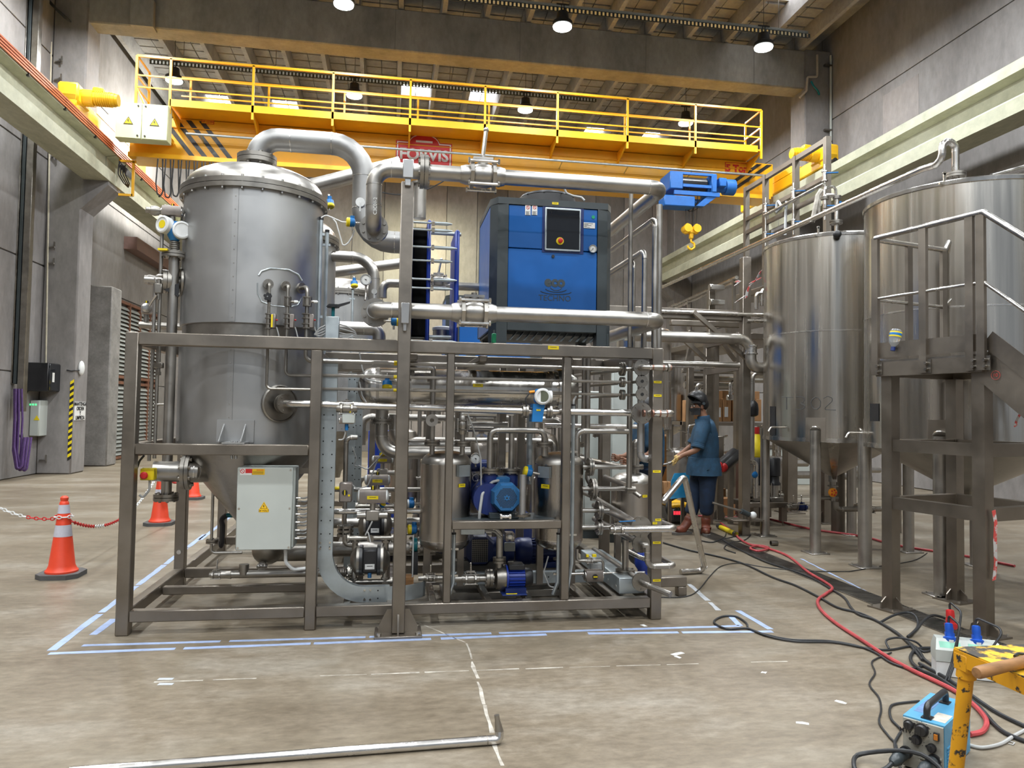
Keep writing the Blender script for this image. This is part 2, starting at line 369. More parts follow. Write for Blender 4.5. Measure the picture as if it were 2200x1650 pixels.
# left wall: long horizontal panels
wl = struct('wall_left', MB().box((XL-.3, YF, 0), (XL-.03, YB+.3, ZC+.5)), M['wall_b'])
for z0, z1 in ((0, 2.15), (2.15, 4.5), (4.5, 6.83), (6.83, 9.15), (9.15, 11.7)):
    for y0, y1 in ((-12, -2), (-2, 8), (8, 17.7), (17.7, 27)):
        if y0 > 17 and z1 < 4.6:
            obj('wall_panel', MB().bev((XL-.05, 17.7, z0+.01), (XL, 21.35, z1-.01), .008), M['wall'], wl); obj('wall_panel', MB().bev((XL-.05, 25.1, z0+.01), (XL, 27, z1-.01), .008), M['wall'], wl); continue
        obj('wall_panel', MB().bev((XL-.05, y0+.006, z0+.012), (XL, y1-.006, z1-.012), .008), M['wall'], wl)
wr = struct('wall_right', MB().box((XR+.03, YF, 0), (XR+.3, YB+.3, ZC+.5)), M['wall_b'])
for z0, z1 in ((0, 2.2), (2.2, 4.5), (4.5, 6.84), (6.84, 9.21), (9.21, 11.7)):
    for y0, y1 in ((-12, -2), (-2, 8), (8, 17.7), (17.7, 27)):
        obj('wall_panel', MB().bev((XR, y0+.006, z0+.012), (XR+.05, y1-.006, z1-.012), .008), M['wall'], wr)
obj('plaster_patch', MB().bev((XR-.006, 14.07, 7.4), (XR+.001, 15.25, 8.97), .004), M['patch'], wr)
obj('plaster_patch', MB().bev((XR-.006, 9.2, 7.5), (XR+.001, 11.2, 9.0), .004), M['patch'], wr)
wb = struct('wall_back', MB().box((XL-.3, YB+.04, 0), (XR+.3, YB+.3, ZC+.5)), M['wall_b'])
x = XL+.3; i = 0
while x < XR:
    obj('wall_panel', MB().bev((x+.008, YB-(.02, 0, .012)[i % 3], 0), (min(x+1.135, XR)-.008, YB+.06, ZC), .008), M[('wall', 'wall_b', 'wall', 'patch')[i % 4]], wb); x += 1.135; i += 1
# roof: double-tee units
roof = struct('ceiling', MB().box((XL-.3, YF, ZC+.14), (XR+.3, YB+.3, ZC+.3)), M['ceil'])
SKY = [(1, 22.3, 23.25), (2, 22.3, 23.25), (-1, 24.4, 25.3), (-2, 24.4, 25.3), (4, 24.6, 25.6), (5, 24.6, 25.6), (5, 14.9, 16.05), (-2, 10, 11), (1, 9, 10), (4, 9, 10), (0, 2, 3), (3, 2, 3)]
for k in range(-3, 7):
    xc = -2.54+2.057*(k+.5)-2.057*0
    for y0, y1 in ((YF, 8), (8, 17.55), (17.55, YB)):
        mb = MB()
        for s in (-1, 1):
            xr = xc+s*.5143
            if XL < xr < XR: mb.loft([[(xr-.075, y, ZC+.02), (xr-.055, y, 11.04), (xr+.055, y, 11.04), (xr+.075, y, ZC+.02)] for y in (y0+.02, y1-.02)])
        if y1 > 8:
            holes = [(a, b) for q, a, b in SKY if q == k]
            for c0, c1 in ((-1.02, -.6), (-.43, -.015), (.015, .43), (.6, 1.02)):
                if xc+c0 < XL or xc+c1 > XR: continue
                y = y0+.03
                while y < y1-.1:
                    if not (abs(c0+c1)/2 < .6 and any(a-.2 < y < b for a, b in holes)): mb.box((xc+c0, y, ZC), (xc+c1, min(y+.37, y1-.02), ZC+.05))
                    y += .43
            if not holes: mb.box((max(xc-1.025, XL), y0, ZC+.06), (min(xc+1.025, XR), y1, ZC+.12))
            else:
                for c0, c1 in ((-1.025, -.5), (.5, 1.025)): mb.box((max(xc+c0, XL), y0, ZC+.06), (min(xc+c1, XR), y1, ZC+.12))
                e = [y0]+[q for h in sorted(holes) if y0 < h[0] < y1 for q in h]+[y1]
                for a, b in zip(e[::2], e[1::2]): mb.box((xc-.5, a, ZC+.06), (xc+.5, b, ZC+.12))
        else: mb.box((max(xc-1.025, XL), y0, ZC+.02), (min(xc+1.025, XR), y1, ZC+.12))
        obj('roof_panel', mb, M['ceil'], roof)
for n, (k, a, b) in enumerate(SKY):
    xc = -2.54+2.057*(k+.5)
    o = struct('window_%d' % (n+1), MB().box((xc-.5, a, ZC+.09), (xc+.5, b, ZC+.10)), M['sky_pane'])
    mb = MB()
    for q in (a, b): mb.box((xc-.5, q-.02, ZC+.03), (xc+.5, q+.02, ZC+.085))
    mb.box((xc-.012, a, ZC+.04), (xc+.012, b, ZC+.085)); obj('window_frame', mb, M['white'], o)
# transverse roof beam
def ibeam(name, x0, x1, y0, y1, z0, z1):
    ym = (y0+y1)/2; t = (y1-y0)/2; q = .09
    prof = [(-t, z0), (t, z0), (t, z0+.16), (q+.05, z0+.3), (q+.05, z1-.2), (t*.8, z1-.1), (t*.8, z1), (-t*.8, z1), (-t*.8, z1-.1), (-q-.05, z1-.2), (-q-.05, z0+.3), (-t, z0+.16)]
    return struct(name, MB().loft([[(x, ym+a, z) for a, z in prof] for x in (x0, x1)]), M['beam'])
B1 = struct('trim_1', MB().bev((-6.85, 17.35, 10.0), (10.45, 17.9, 11.02), .03), M['beam'])
struct('trim_2', MB().bev((XL, 7.6, 10.0), (XR, 8.15, 11.02), .03), M['beam'])
for xx in (-3.2, -.1, 2.9, 6.1, 9.0): obj('form_joint', MB().box((xx, 17.345, 10.02), (xx+.012, 17.36, 11.0)), M['wall_b'], B1)
mb = MB()
mb.box((-5.9, 17.2, 9.95), (-5.42, 17.5, 10.55)); mb.bar((-5.65, 17.1, 10.9), (-5.65, 15.6, 11.3), .35, .2); obj('bracket', mb, M['beam'], B1)
# columns with corbels for the crane runway
def column(n, x0, x1, y0, side, ztop=11.04, corb=True):
    c = struct('trim_%d' % n, MB().bev((x0, y0, 0), (x1, y0+.72, ztop), .03), M['wall'])
    xi = x1 if side < 0 else x0; s = -side; mb = MB()
    if corb:
        poly = [(0, 5.78), (.56, 6.36), (.56, 6.62), (0, 6.62)]
        mb.loft([[(xi+s*(a-.02), y, z) for a, z in poly] for y in (y0, y0+.72)]); obj('corbel', mb, M['wall'], c)
    return c
cl = column(3, XL, -6.8, 17.3, -1); column(4, 10.4, XR, 17.3, 1); column(5, XL, -6.8, 26.2, -1); column(6, 10.4, XR, 26.2, 1)
column(7, XL, -6.8, 7.4, -1); column(8, 10.4, XR, 7.4, 1)
sp = struct('trim_9', MB().bev((XL, 19.55, 0), (-6.88, 20.2, 4.46), .03), M['rough_col'])
# crane runway beams (precast I section) with copper conductor rails on the left one
def runway(n, xc, s):
    prof = [(-.27, 6.45), (.27, 6.45), (.27, 6.7), (.05, 6.84), (.05, 7.09), (.255, 7.13), (.255, 7.32), (-.255, 7.32), (-.255, 7.13), (-.05, 7.09), (-.05, 6.84), (-.27, 6.7)]
    r = struct('trim_%d' % n, MB().loft([[(xc+a, y, z) for a, z in prof] for y in (YF, 17.62)]), M['runway'])
    obj('beam_segment', MB().loft([[(xc+a, y, z) for a, z in prof] for y in (17.66, YB)]), M['runway'], r)
    obj('crane_rail', MB().box((xc-.03, YF, 7.32), (xc+.03, YB, 7.38)), M['steel_dark'], r); return r
rl = runway(10, -6.5, -1); rr = runway(11, 10.12, 1)
for i in range(4): obj('conductor_rail', MB().box((-6.235, YF, 7.31-i*.052), (-6.212, YB, 7.338-i*.052)), M['copper'], rl)
for i in range(12):
    yy = 9.2+i*1.45; obj('rail_holder', MB().box((-6.27, yy, 7.1), (-6.226, yy+.05, 7.36)), M['blackm'], rl)
# louvred steel gate in the left wall
gt = thing('louvred_gate', 'tall grey louvred gate with brown steel frame in the left wall', 'gate', (XL+.05, 23.2, 0))
mb = MB()
for y in (21.4, 22.45, 23.35, 24.25, 25.05): mb.box((XL-.01, y, 0), (XL+.09, y+.07, 4.42))
for z in (0.02, 2.1, 2.26, 4.35): mb.box((XL, 21.4, z), (XL+.08, 25.12, z+.08))
obj('gate_frame', mb, mat('brown_primer', (.19, .085, .05), .6, 0, .25, 6), gt)
lou = None
gal = mat('louvre_grey', (.36, .38, .37), .5, .3, .1)
for (y0, y1) in ((21.47, 22.45), (22.52, 23.35), (23.42, 24.25), (24.32, 25.05)):
    for zz in (.12, 2.36):
        for i in range(17):
            z = zz+i*.114
            o = obj('slat', MB().add([(XL+.01, y0, z+.09), (XL+.075, y0, z), (XL+.08, y0, z+.012), (XL+.015, y0, z+.1), (XL+.01, y1, z+.09), (XL+.075, y1, z), (XL+.08, y1, z+.012), (XL+.015, y1, z+.1)],
                    [(0, 1, 2, 3), (7, 6, 5, 4), (0, 4, 5, 1), (1, 5, 6, 2), (2, 6, 7, 3), (3, 7, 4, 0)]), gal, gt)
# ---------------------------------------------------------------- crane
YC = 17.75
cr = thing('overhead_crane', 'yellow overhead travelling crane with railed walkway spanning the hall', 'crane', (1.8, YC, 7.4))
gz = lambda x: 0
gx0, gx1, g0, g1 = -6.0, 9.75, 7.15, 8.12
mb = MB(); mb.box((gx0+.5, YC, g0+.1), (gx1-.6, YC+.5, g1)); mb.box((gx0, YC-.1, g0), (gx1-.1, YC+.6, g0+.1)); mb.box((gx0+.5, YC-.03, g1-.22), (gx1-.6, YC+.53, g1-.2))
for (xa, xb) in ((gx0, gx0+.5), (gx1, gx1-.6)): mb.loft([[(xa, y, g0+.1), (xb, y, g0+.1), (xb, y, g1), (xa, y, g1-.02)] for y in (YC, YC+.5)])
obj('girder', mb, M['crane'], cr)
W0, W1 = -4.95, 9.02
mb = MB(); mb.box((W0, YC-.75, g1+.02), (W1, YC+.1, g1+.06)); mb.box((W0, YC-.78, g1-.02), (W1-.1, YC-.74, g1+.14)); mb.box((W0, YC+.06, g1), (W1, YC+.1, g1+.16)); obj('walkway', mb, M['crane'], cr)
RX = [W0-.0+(W1-W0)*i/8 for i in range(9)]; RX0 = -5.65
for i, x in enumerate(RX):
    mb = MB(); mb.bar((x, YC-.76, g1-.18), (x, YC-.76, g1+1.05), .05, .04); mb.loft([[(x-.02, YC-.76, g1-.02), (x-.02, YC+.0, g1-.3), (x-.02, YC, g1-.02)], [(x+.02, YC-.76, g1-.02), (x+.02, YC, g1-.3), (x+.02, YC, g1-.02)]]); obj('post', mb, M['crane'], cr)
    obj('post', MB().bar((x+.2*(i < 8), YC+.08, g1), (x+.2*(i < 8), YC+.08, g1+1.0), .045, .035), M['crane'], cr)
for dy in (-.76, .08):
    for z, t in ((1.05, .05), (.62, .03), (.36, .03)):
        obj('handrail', MB().bar((RX0 if dy < 0 else W0, YC+dy, g1+z-(.05 if dy > 0 else 0)), (W1, YC+dy, g1+z-(.05 if dy > 0 else 0)), t*.8, t), M['crane'], cr)
for x in (RX0, W1):
    mb = MB()
    for z in (1.05, .62, .36): mb.bar((x, YC-.76, g1+z), (x, YC+.08, g1+z), .03, .04)
    obj('handrail', mb, M['crane'], cr)
mb = MB()
for a in (-.76, .08): mb.bar((RX0, YC+a, g1-.35), (RX0, YC+a, g1+1.05), .05, .05)
for z in (.5,): mb.bar((RX0, YC-.76, g1+.36), (RX0+.3, YC-.76, g1-.3), .03, .03)
obj('end_post', mb, M['crane'], cr)
def truck(xc, s):
    mb = MB(); mb.bev((xc-.17, YC-2.05, 7.42), (xc+.17, YC+2.2, 7.72), .02); mb.loft([[(xc-.17, y, 7.72), (xc+.17, y, 7.72), (xc+.17, y, z), (xc-.17, y, z)] for y, z in ((YC-1.0, 7.73), (YC-.1, 8.06), (YC+.6, 8.06), (YC+1.5, 7.73))]); obj('end_truck', mb, M['crane_b'], cr)
    mb = MB()
    for yy in (YC-1.9, YC+2.0): mb.cyl((xc-.05, yy, 7.5), (xc+.05, yy, 7.5), .13)
    obj('wheel', mb, M['steel_dark'], cr)
    xm = xc-s*.17; mb = MB(); d = V((-s, 0, 0)); o = V((xm, YC-1.75, 7.75))
    mb.bev((xc-.2, YC-2.05, 7.55), (xc+.2, YC-1.45, 7.95), .04); mb.cyl(o, o+d*.22, .17); mb.cyl(o+d*.22, o+d*.62, .135, n=18)
    for i in range(8): mb.cyl(o+d*(.26+.04*i), o+d*(.275+.04*i), .15, n=18)
    mb.cyl(o+d*.62, o+d*.68, .12); mb.bev(o+d*.3+V((-.1, -.08, .1)), o+d*.3+V((.1, .08, .22)), .02); obj('drive_motor', mb, M['crane_b'], cr)
    obj('buffer', MB().cyl((xc, YC-2.05, 7.5), (xc, YC-2.2, 7.5), .06).cyl((xc, YC+2.2, 7.5), (xc, YC+2.35, 7.5), .06), M['black'], cr)
truck(-6.5, -1); truck(10.12, 1)
for x, n in ((-5.3, 4), (8.95, 2)):    # hazard stripes
    for i in range(n):
        xa = x+i*.28-.1; yq = YC-.012
        if x < 0: poly = [(xa+.45-.42, g1-.02), (xa+.57-.42, g1-.02), (xa+.57+.25, g0+.11), (xa+.45+.25, g0+.11)]
        else: poly = [(xa+.1+.35, g1-.04), (xa+.24+.35, g1-.04), (xa-.55, g0+.11), (xa-.69, g0+.11)]
        obj('hazard_stripe', MB().loft([[(a, y, b) for a, b in poly] for y in (yq, yq+.01)]), M['blackm'], cr)
_s = at(911, 329, YC-.02); SG = V((_s.x, YC-.02, _s.z))
def board(poly, m, dy): return obj('sign_layer', MB().loft([[(SG.x+a, SG.y-dy+e, SG.z+b) for a, b in poly] for e in (0, .012)]), m, cr)
def shape(k): return [(-.62-k, -.3-k), (.62+k, -.3-k), (.62+k, .22+k), (.36+k*.5, .22+k)]+[((.36+k*.6)*math.cos(t), .20+(.24+k)*math.sin(t)) for t in [PI*.06+PI*.88*j/10 for j in range(11)]]+[(-.36-k*.5, .22+k), (-.62-k, .22+k)]
board(shape(.055), M['red'], .0); board(shape(.03), M['white'], .004); board(shape(0), M['red'], .008)
text(cr, 'sign_lettering', 'FORVIS', SG+V((0, -.01, -.06)), (1, 0, 0), (0, 0, 1), .37, M['white'], .004, bold=.012)
obj('sign_stripe', MB().box((SG.x-.2, SG.y-.012, SG.z+.25), (SG.x+.2, SG.y, SG.z+.3)), M['white'], cr)
p = at(1583, 363, YC-.01)
obj('load_plate', MB().box((p.x-.32, YC-.012, p.z-.16), (p.x+.32, YC, p.z+.16)), M['red'], cr); obj('load_plate', MB().box((p.x-.305, YC-.016, p.z-.145), (p.x+.305, YC-.004, p.z+.145)), M['crane'], cr)
text(cr, 'load_lettering', '5 Ton', p+V((0, -.012, 0)), (1, 0, 0), (0, 0, 1), .25, M['red'], .004, bold=.012)
p = at(446, 262, YC-.01); obj('number_plate', MB().box((p.x-.14, YC-.012, p.z-.045), (p.x+.14, YC, p.z+.045)), M['red'], cr); obj('number_plate', MB().box((p.x-.13, YC-.015, p.z-.037), (p.x+.13, YC-.004, p.z+.037)), M['crane'], cr)
text(cr, 'number_lettering', 'DF 12100', p+V((0, -.012, 0)), (1, 0, 0), (0, 0, 1), .062, M['red'], .003)
# control cabinet of the crane, conduit, festoon
p0, p1 = at(246, 295, 16.85), at(362, 226, 16.85)
cb = thing('crane_cabinet', 'cream double-door control cabinet hung on the left end of the crane', 'cabinet', (p0.x, 16.95, p0.z))
obj('cabinet_body', MB().bev((p0.x, 16.87, p0.z), (p1.x, 17.15, p1.z), .01), M['cream'], cb)
xm = (p0.x+p1.x)/2; tri = lambda c, s: [(c.x-s, c.z-s*.7), (c.x+s, c.z-s*.7), (c.x, c.z+s)]
for a, b in ((p0.x+.008, xm-.005), (xm+.005, p1.x-.008)):
    dd = obj('door', MB().bev((a, 16.845, p0.z+.01), (b, 16.872, p1.z-.01), .006), M['cream'], cb)
    c = V(((a+b)/2+.0, 0, (p0.z+p1.z)/2-.02)); obj('warning_triangle', MB().loft([[(x, y, z) for x, z in tri(c, .1)] for y in (16.838, 16.846)]), M['blackm'], dd)
    obj('warning_triangle', MB().loft([[(x, y, z) for x, z in tri(c, .075)] for y in (16.835, 16.846)]), M['yellow'], dd)
    obj('bolt_symbol', MB().prism([(-.012, .045), (.012, .045), (.0, .01), (.02, .01), (-.008, -.05), (.0, -.008), (-.02, -.008)], (c.x, 16.8345, c.z), (1, 0, 0), (0, 0, 1), -.004), M['blackm'], dd)
    for z in (p0.z+.07, p1.z-.07): obj('lock', MB().cyl((b-.07 if a < xm-.2 else a+.07, 16.83, z), (b-.07 if a < xm-.2 else a+.07, 16.85, z), .02), M['blackm'], dd)
obj('cabinet_hanger', MB().box((p0.x+.1, 17.15, p0.z+.2), (p1.x-.1, YC-.05, p0.z+.3)), M['crane'], cb)
q0, q1 = at(400, 287, YC-.35), at(1645, 373, YC-.35)
obj('conduit', MB().tube([(q0.x, YC-.35, q0.z), (q1.x, YC-.35, q0.z)], .03), M['galv'], cr)
mb = MB()
for i in range(9): x = q0.x+.3+i*(q1.x-q0.x-.6)/8; mb.bar((x, YC-.35, q0.z), (x, YC, q0.z-.08), .02, .02)
obj('conduit_bracket', mb, M['galv'], cr)
for i in range(8):
    x = -5.35+i*.17; z0 = 7.12; dp = .82+.04*(i % 2)
    o = obj('festoon_cable', MB().tube([(x, YC-.12, z0), (x-.02, YC-.14, z0-dp*.7), (x+.02, YC-.14, z0-dp), (x+.09, YC-.13, z0-dp*1.04), (x+.13, YC-.12, z0-dp*.9), (x+.1, YC-.12, z0)], .017, 6, .05), M['cable'], cr)
mb = MB(); xs = [(-3.9+i*.06, 7.1-.62*(1-((i-22)/22)**2)) for i in range(45)]
obj('festoon_cable', MB().tube([(a, YC-.1, b) for a, b in xs], .016, 6), M['cable'], cr); obj('festoon_cable', MB().tube([(-1.2+i*.08, YC-.1, 7.1-.45*(1-((i-15)/15)**2)) for i in range(31)], .016, 6), M['cable'], cr)
pf = at(312, 350, 18.9); mb = MB(); mb.bar((-5.95, 17.9, 7.1), (-5.95, 17.9, 6.3), .05, .05); mb.bar((-6.25, 17.9, 6.32), (-5.95, 17.9, 6.32), .05, .05); mb.bar((-6.25, 17.9, 7.1), (-5.9, 17.9, 7.1), .05, .05); obj('collector_arm', mb, M['crane'], cr)
mb = MB()
for i in range(4): mb.box((-6.22+i*.045, 17.75, 6.9-i*.05), (-6.19+i*.045, 18.1, 7.05-i*.05)); mb.tube([(-6.2+i*.045, 17.7, 6.95), (-6.17+i*.05, 17.6, 6.7), (-6.1+i*.04, 17.75, 6.55), (-6.05, 17.9, 6.5)], .014, 6, .05)
obj('current_collector', mb, M['blackm'], cr)
# hoist
ho = thing('chain_hoist', 'blue trolley hoist with rope drum and motor under the crane girder', 'hoist', (7.2, 17.2, 7.0))
a = at(1440, 375, 17.2); b = at(1528, 425, 17.2); x0, z1, x1, z0 = a.x, a.z, b.x, b.z
mb = MB(); mb.bev((x0-.12, 16.9, z0+.08), (x0+.22, 17.6, z1), .02); mb.bev((x1-.12, 16.9, z0+.05), (x1+.02, 17.6, z1), .02)
for y in (16.92, 17.55):
    mb.box((x0, y, z1-.06), (x1, y+.06, z1)); mb.box((x0, y, z0+.15), (x1, y+.06, z0+.22)); mb.box((x0, y, z0-.05), (x1+.1, y+.05, z0+.05))
mb.loft([[(x1-.5, y, z0-.3), (x1-.3, y, z0-.3), (x1+.1, y, z0+.0), (x1-.1, y, z0+.05)] for y in (16.95, 17.1)])
obj('trolley_frame', mb, M['blue_hoist'], ho)
obj('rope_drum', MB().cyl((x0+.22, 17.25, (z0+z1)/2+.06), (x1-.15, 17.25, (z0+z1)/2+.06), .17, n=20), M['blackm'], ho)
mb = MB(); c = V((x1, 17.25, (z0+z1)/2+.05)); mb.cyl(c, c+V((.2, 0, 0)), .16, n=18); mb.cyl(c+V((.2, 0, 0)), c+V((.36, 0, 0)), .13, .16, n=18); mb.cyl(c+V((.36, 0, 0)), c+V((.62, 0, 0)), .2, n=20); mb.bev(c+V((.1, -.3, -.08)), c+V((.3, -.12, .14)), .02)
obj('hoist_motor', mb, M['blue_hoist'], ho)
p = at(1424, 420, 17.0); q = at(1490, 447, 17.0); obj('load_beam', MB().bev((p.x, 16.9, q.z), (q.x, 17.3, p.z), .02), M['blue_hoist'], ho)
h = at(1485, 492, 17.15); mb = MB()
for dx in (-.13, -.05, .05, .13): mb.cyl((h.x+dx*1.3, 17.15, z0+.2), (h.x+dx, 17.15, h.z+.02), .009, n=6)
mb.tube([(h.x-.2, 17.2, z0), (h.x-.13, 17.2, h.z+.55), (h.x, 17.2, h.z+.4), (h.x+.12, 17.2, h.z+.6), (h.x+.3, 17.2, z0)], .012, 6, .08)
obj('wire_rope', mb, M['blackm'], ho)
mb = MB()
for s in (-1, 1): mb.bev((h.x+s*.12-.05, 17.05, h.z-.13), (h.x+s*.12+.05, 17.25, h.z+.12), .03); mb.cyl((h.x+s*.12, 17.03, h.z), (h.x+s*.12, 17.27, h.z), .1, n=16)
mb.bev((h.x-.12, 17.08, h.z-.12), (h.x+.12, 17.22, h.z+.02), .02); mb.bev((h.x-.05, 17.1, h.z-.25), (h.x+.05, 17.2, h.z-.1), .02)
hk = obj('hook_block', mb, M['crane_b'], ho)
obj('hook', MB().tube([(h.x, 17.15, h.z-.24), (h.x, 17.15, h.z-.32), (h.x+.08, 17.15, h.z-.36), (h.x+.09, 17.15, h.z-.46), (h.x, 17.15, h.z-.52), (h.x-.08, 17.15, h.z-.47), (h.x-.085, 17.15, h.z-.42)], .026, 8, .04), M['crane_b'], hk)
# ---------------------------------------------------------------- high bay lamps and cable trays
trz = [at(1210, 20, 15.35).z, at(762, 170, 19.85).z]
for j, (y, yt) in enumerate(((15.35, trz[0]), (19.85, trz[1]))):
    xa, xb = (-6, 9.3) if j == 0 else (-6.3, 5.5)
    t = thing('cable_tray', ('perforated cable tray hung under the roof in front of the concrete beam', 'perforated cable tray hung behind the concrete beam above the crane')[j], 'cable tray', ((xa+xb)/2, y, yt))
    mb = MB(); mb.box((xa, y-.01, yt+.03), (xb, y+.14, yt+.04)); mb.box((xa, y-.01, yt+.03), (xb, y, yt+.10)); mb.box((xa, y+.13, yt+.03), (xb, y+.14, yt+.10)); obj('tray_channel', mb, M['galv'], t)
    mb = MB(); x = xa
    while x < xb: mb.box((x, y-.016, yt-.06), (x+.045, y-.008, yt+.03)); x += .09
    mb.box((xa, y-.018, yt-.075), (xb, y-.008, yt-.055)); obj('perforated_side', mb, M['dgrey'], t, kind='stuff')
    mb = MB(); x = xa+.8
    while x < xb: mb.cyl((x, y+.06, yt), (x, y+.06, ZC), .008, n=5); x += 2.3
    obj('hanger_rod', mb, M['steel_dark'], t)
L0 = None; LBL = {}
for j, y in enumerate((15.35, 19.85)):
    for i, x in enumerate(LAMPX):
        if j == 0 and i == 0: continue
        lab = ('high bay lamp %s' % (('', 'at the top edge, leftmost of the front row', 'in the middle of the front row, before the roof beam', 'at the right of the front row, nearest the right wall')[i] if j == 0 else
               ('above the crane railing beside the cream cabinet', 'above the crane railing over the big elbow pipe', 'above the crane railing right of the red sign', 'above the crane railing over the blue hoist')[i]))
        if L0 is None:
            L0 = thing('high_bay_lamp', lab, 'lamp', (x, y, LAMPZ), 'high bay lamps')
            obj('lamp_housing', MB().lathe([(.05, .3), (.12, .28), (.14, .1), (.215, .06), (.225, -.02), (.2, -.03)], (x, y, LAMPZ), n=24), M['blackm'], L0)
            obj('lamp_lens', MB().lathe([(.205, -.03), (.2, -.06), (.1, -.085), (.001, -.09)], (x, y, LAMPZ), n=24), M['led'], L0)
            obj('hanger', MB().cyl((x-.03, y, LAMPZ+.28), (x-.03, y, LAMPZ+.46), .015, n=6).cyl((x+.03, y, LAMPZ+.28), (x+.03, y, LAMPZ+.46), .015, n=6).box((x-.14, y-.02, LAMPZ+.44), (x+.14, y+.02, LAMPZ+.47)).cyl((x, y, LAMPZ+.46), (x, y, ZC), .006, n=5), M['blackm'], L0); l0p = V((x, y, LAMPZ))
        else: dup(L0, V((x, y, LAMPZ))-l0p, lab, 'high bay lamps')
# ---------------------------------------------------------------- left wall equipment
for i, (xa, xb) in enumerate(((12, 25), (27, 40), (42, 49), (51, 66))):
    p, q = at(xa, 600, 16.2), at(xb, 600, 16.2); zb = (1.85, 1.9, 1.9, 1.35)[i]
    o = obj('cable_trunking', MB().bev((p.x, 16.1, zb), (q.x, 16.25, 11.2), .008), M['dgrey'] if i == 2 else M['steel_dark']); tag(o, 'tall grey vertical cable trunking on the left wall, %s from the left' % ('first', 'second', 'narrow third', 'widest, fourth')[i], 'trunking', 'vertical trunking on the left wall')
p, q = at(46, 840, 16.9), at(98, 780, 16.9); p.x = max(p.x, XL+.004)
rk = thing('network_cabinet', 'black wall-mounted network cabinet on the concrete column', 'cabinet', (p.x, 17.1, p.z))
obj('cabinet_body', MB().bev((p.x, 16.75, p.z), (q.x+.12, 17.32, q.z), .01), M['blackm'], rk)
obj('glass_door', MB().bev((q.x+.125, 16.77, p.z+.02), (q.x+.14, 17.28, q.z-.02), .005), M['glass_dark'], rk); obj('paper_note', MB().box((q.x+.141, 16.9, p.z+.2), (q.x+.143, 17.0, p.z+.4)), M['paper'], rk)
p, q = at(50, 937, 16.9), at(84, 860, 16.9); p.x = max(p.x, XL+.004)
eb = thing('wall_box', 'pale grey wall electrical box with green lights below the black cabinet', 'electrical box', (p.x, 17.1, p.z))
obj('box_body', MB().bev((p.x, 16.95, p.z), (q.x, 17.32, q.z), .01), M['grey_box'], eb); obj('door', MB().bev((p.x+.01, 16.93, p.z+.01), (q.x-.01, 16.952, q.z-.01), .005), M['grey_box'], eb)
mb = MB()
for i in range(3): mb.box((q.x-.2+i*.055, 16.925, q.z-.11), (q.x-.165+i*.055, 16.932, q.z-.075))
obj('indicator', mb, M['green_led'], eb); c = V(((p.x+q.x)/2+.05, 0, (p.z+q.z)/2)); obj('warning_triangle', MB().loft([[(x, y, z) for x, z in tri(c, .06)] for y in (16.924, 16.932)]), M['yellow'], eb)
mb = MB()
for i in range(7):
    o = V((-.03*(i % 3), .02*i, 0)); mb.tube([at(34+i, 835, 15.9)+o, at(33+i*1.5, 900, 15.9)+o, at(31+i, 960+4*i, 15.9)+o, at(38+i, 1008+i, 15.9)+o, at(48+i*.5, 1003+i, 15.9)+o, at(52+i, 960, 15.95)+o, at(55+i, 940, 16.0)+o], .021, 6, .1)
tag(obj('cable_loop', mb, M['purple']), 'bundle of violet cables looped down the left wall to the floor', 'cable')
mb = MB(); mb.tube([at(18, 800, 16.4), at(25, 850, 16.4), at(38, 930, 16.4), at(52, 950, 16.6)], .015, 6, .1); mb.tube([at(60, 838, 16.8), at(44, 870, 16.7), at(48, 940, 16.7)], .02, 6, .1); tag(obj('wall_cable', mb, M['cable']), 'black cables running from the black cabinet down to the grey box', 'cable')
# hazard strip and notice on the column corner, oval lamp, cable
hz = thing('hazard_strip', 'yellow and black hazard strip down the corner of the left column', 'marking', (-6.81, 17.3, .6))
n = 26; z0, z1 = at(147, 990, 17.28).z, at(154, 820, 17.28).z
for i in range(n):
    za = z0+(z1-z0)*i/n; zb = z0+(z1-z0)*(i+1)/n
    obj('stripe', MB().loft([[(-6.87, y, za), (-6.80, y, za+.05), (-6.80, y, zb+.05), (-6.87, y, zb)] for y in (17.284, 17.298)]), M['yellow'] if i % 2 else M['blackm'], hz)
p = ax(162, 903, -6.795); nt = thing('notice', 'white housekeeping notice with black lettering on the left column', 'sign', (-6.79, p.y, p.z-.5))
y0, y1, zt, zb = 17.36, 17.92, ax(160, 863, -6.795).z, ax(160, 903, -6.795).z
obj('notice_board', MB().box((-6.8, y0, zb), (-6.785, y1, zt)), M['paper'], nt)
for i, s in enumerate(('MANTENGA', 'ORDEN', 'Y', 'LIMPIEZA')): text(nt, 'lettering', s, (-6.782, (y0+y1)/2, zt-(zt-zb)*(i+.5)/4), (0, 1, 0), (0, 0, 1), .115, M['blackm'], .002, bold=.003)
p = ax(165, 790, -6.79); tag(obj('bulkhead_lamp', MB().sph((-6.76, 17.55, p.z), .1, 14, 8, (.6, 1, 1.6)), M['white']), 'white oval bulkhead lamp on the left column edge', 'lamp')
tag(obj('lamp_cable', MB().tube([(-6.95, 17.28, p.z-.06), (-6.85, 17.27, p.z-.08), (-6.78, 17.3, p.z-.06), (-6.76, 17.55, p.z-.05)], .012, 6, .03), M['cable']), 'thin black cable crossing the left column to the oval lamp', 'cable')
mb = MB()
for z in (8.6, 9.0, 6.9, 7.2, 4.55, 4.9, .3): mb.bar((-7.42, 17.28, z), (-7.25, 17.2, z), .03, .03); mb.bar((-7.27, 17.22, z-.06), (-7.27, 17.22, z+.12), .025, .025)
obj('pipe_clip', mb, M['steel_dark'], cl)
mb = MB(); 
for i in range(4): mb.tube([at(100+i*2, 0, 17.1), at(118+i, 18, 17.1), at(140+i*2, 40, 17.2), at(152, 47, 17.28)], .016, 6, .1)
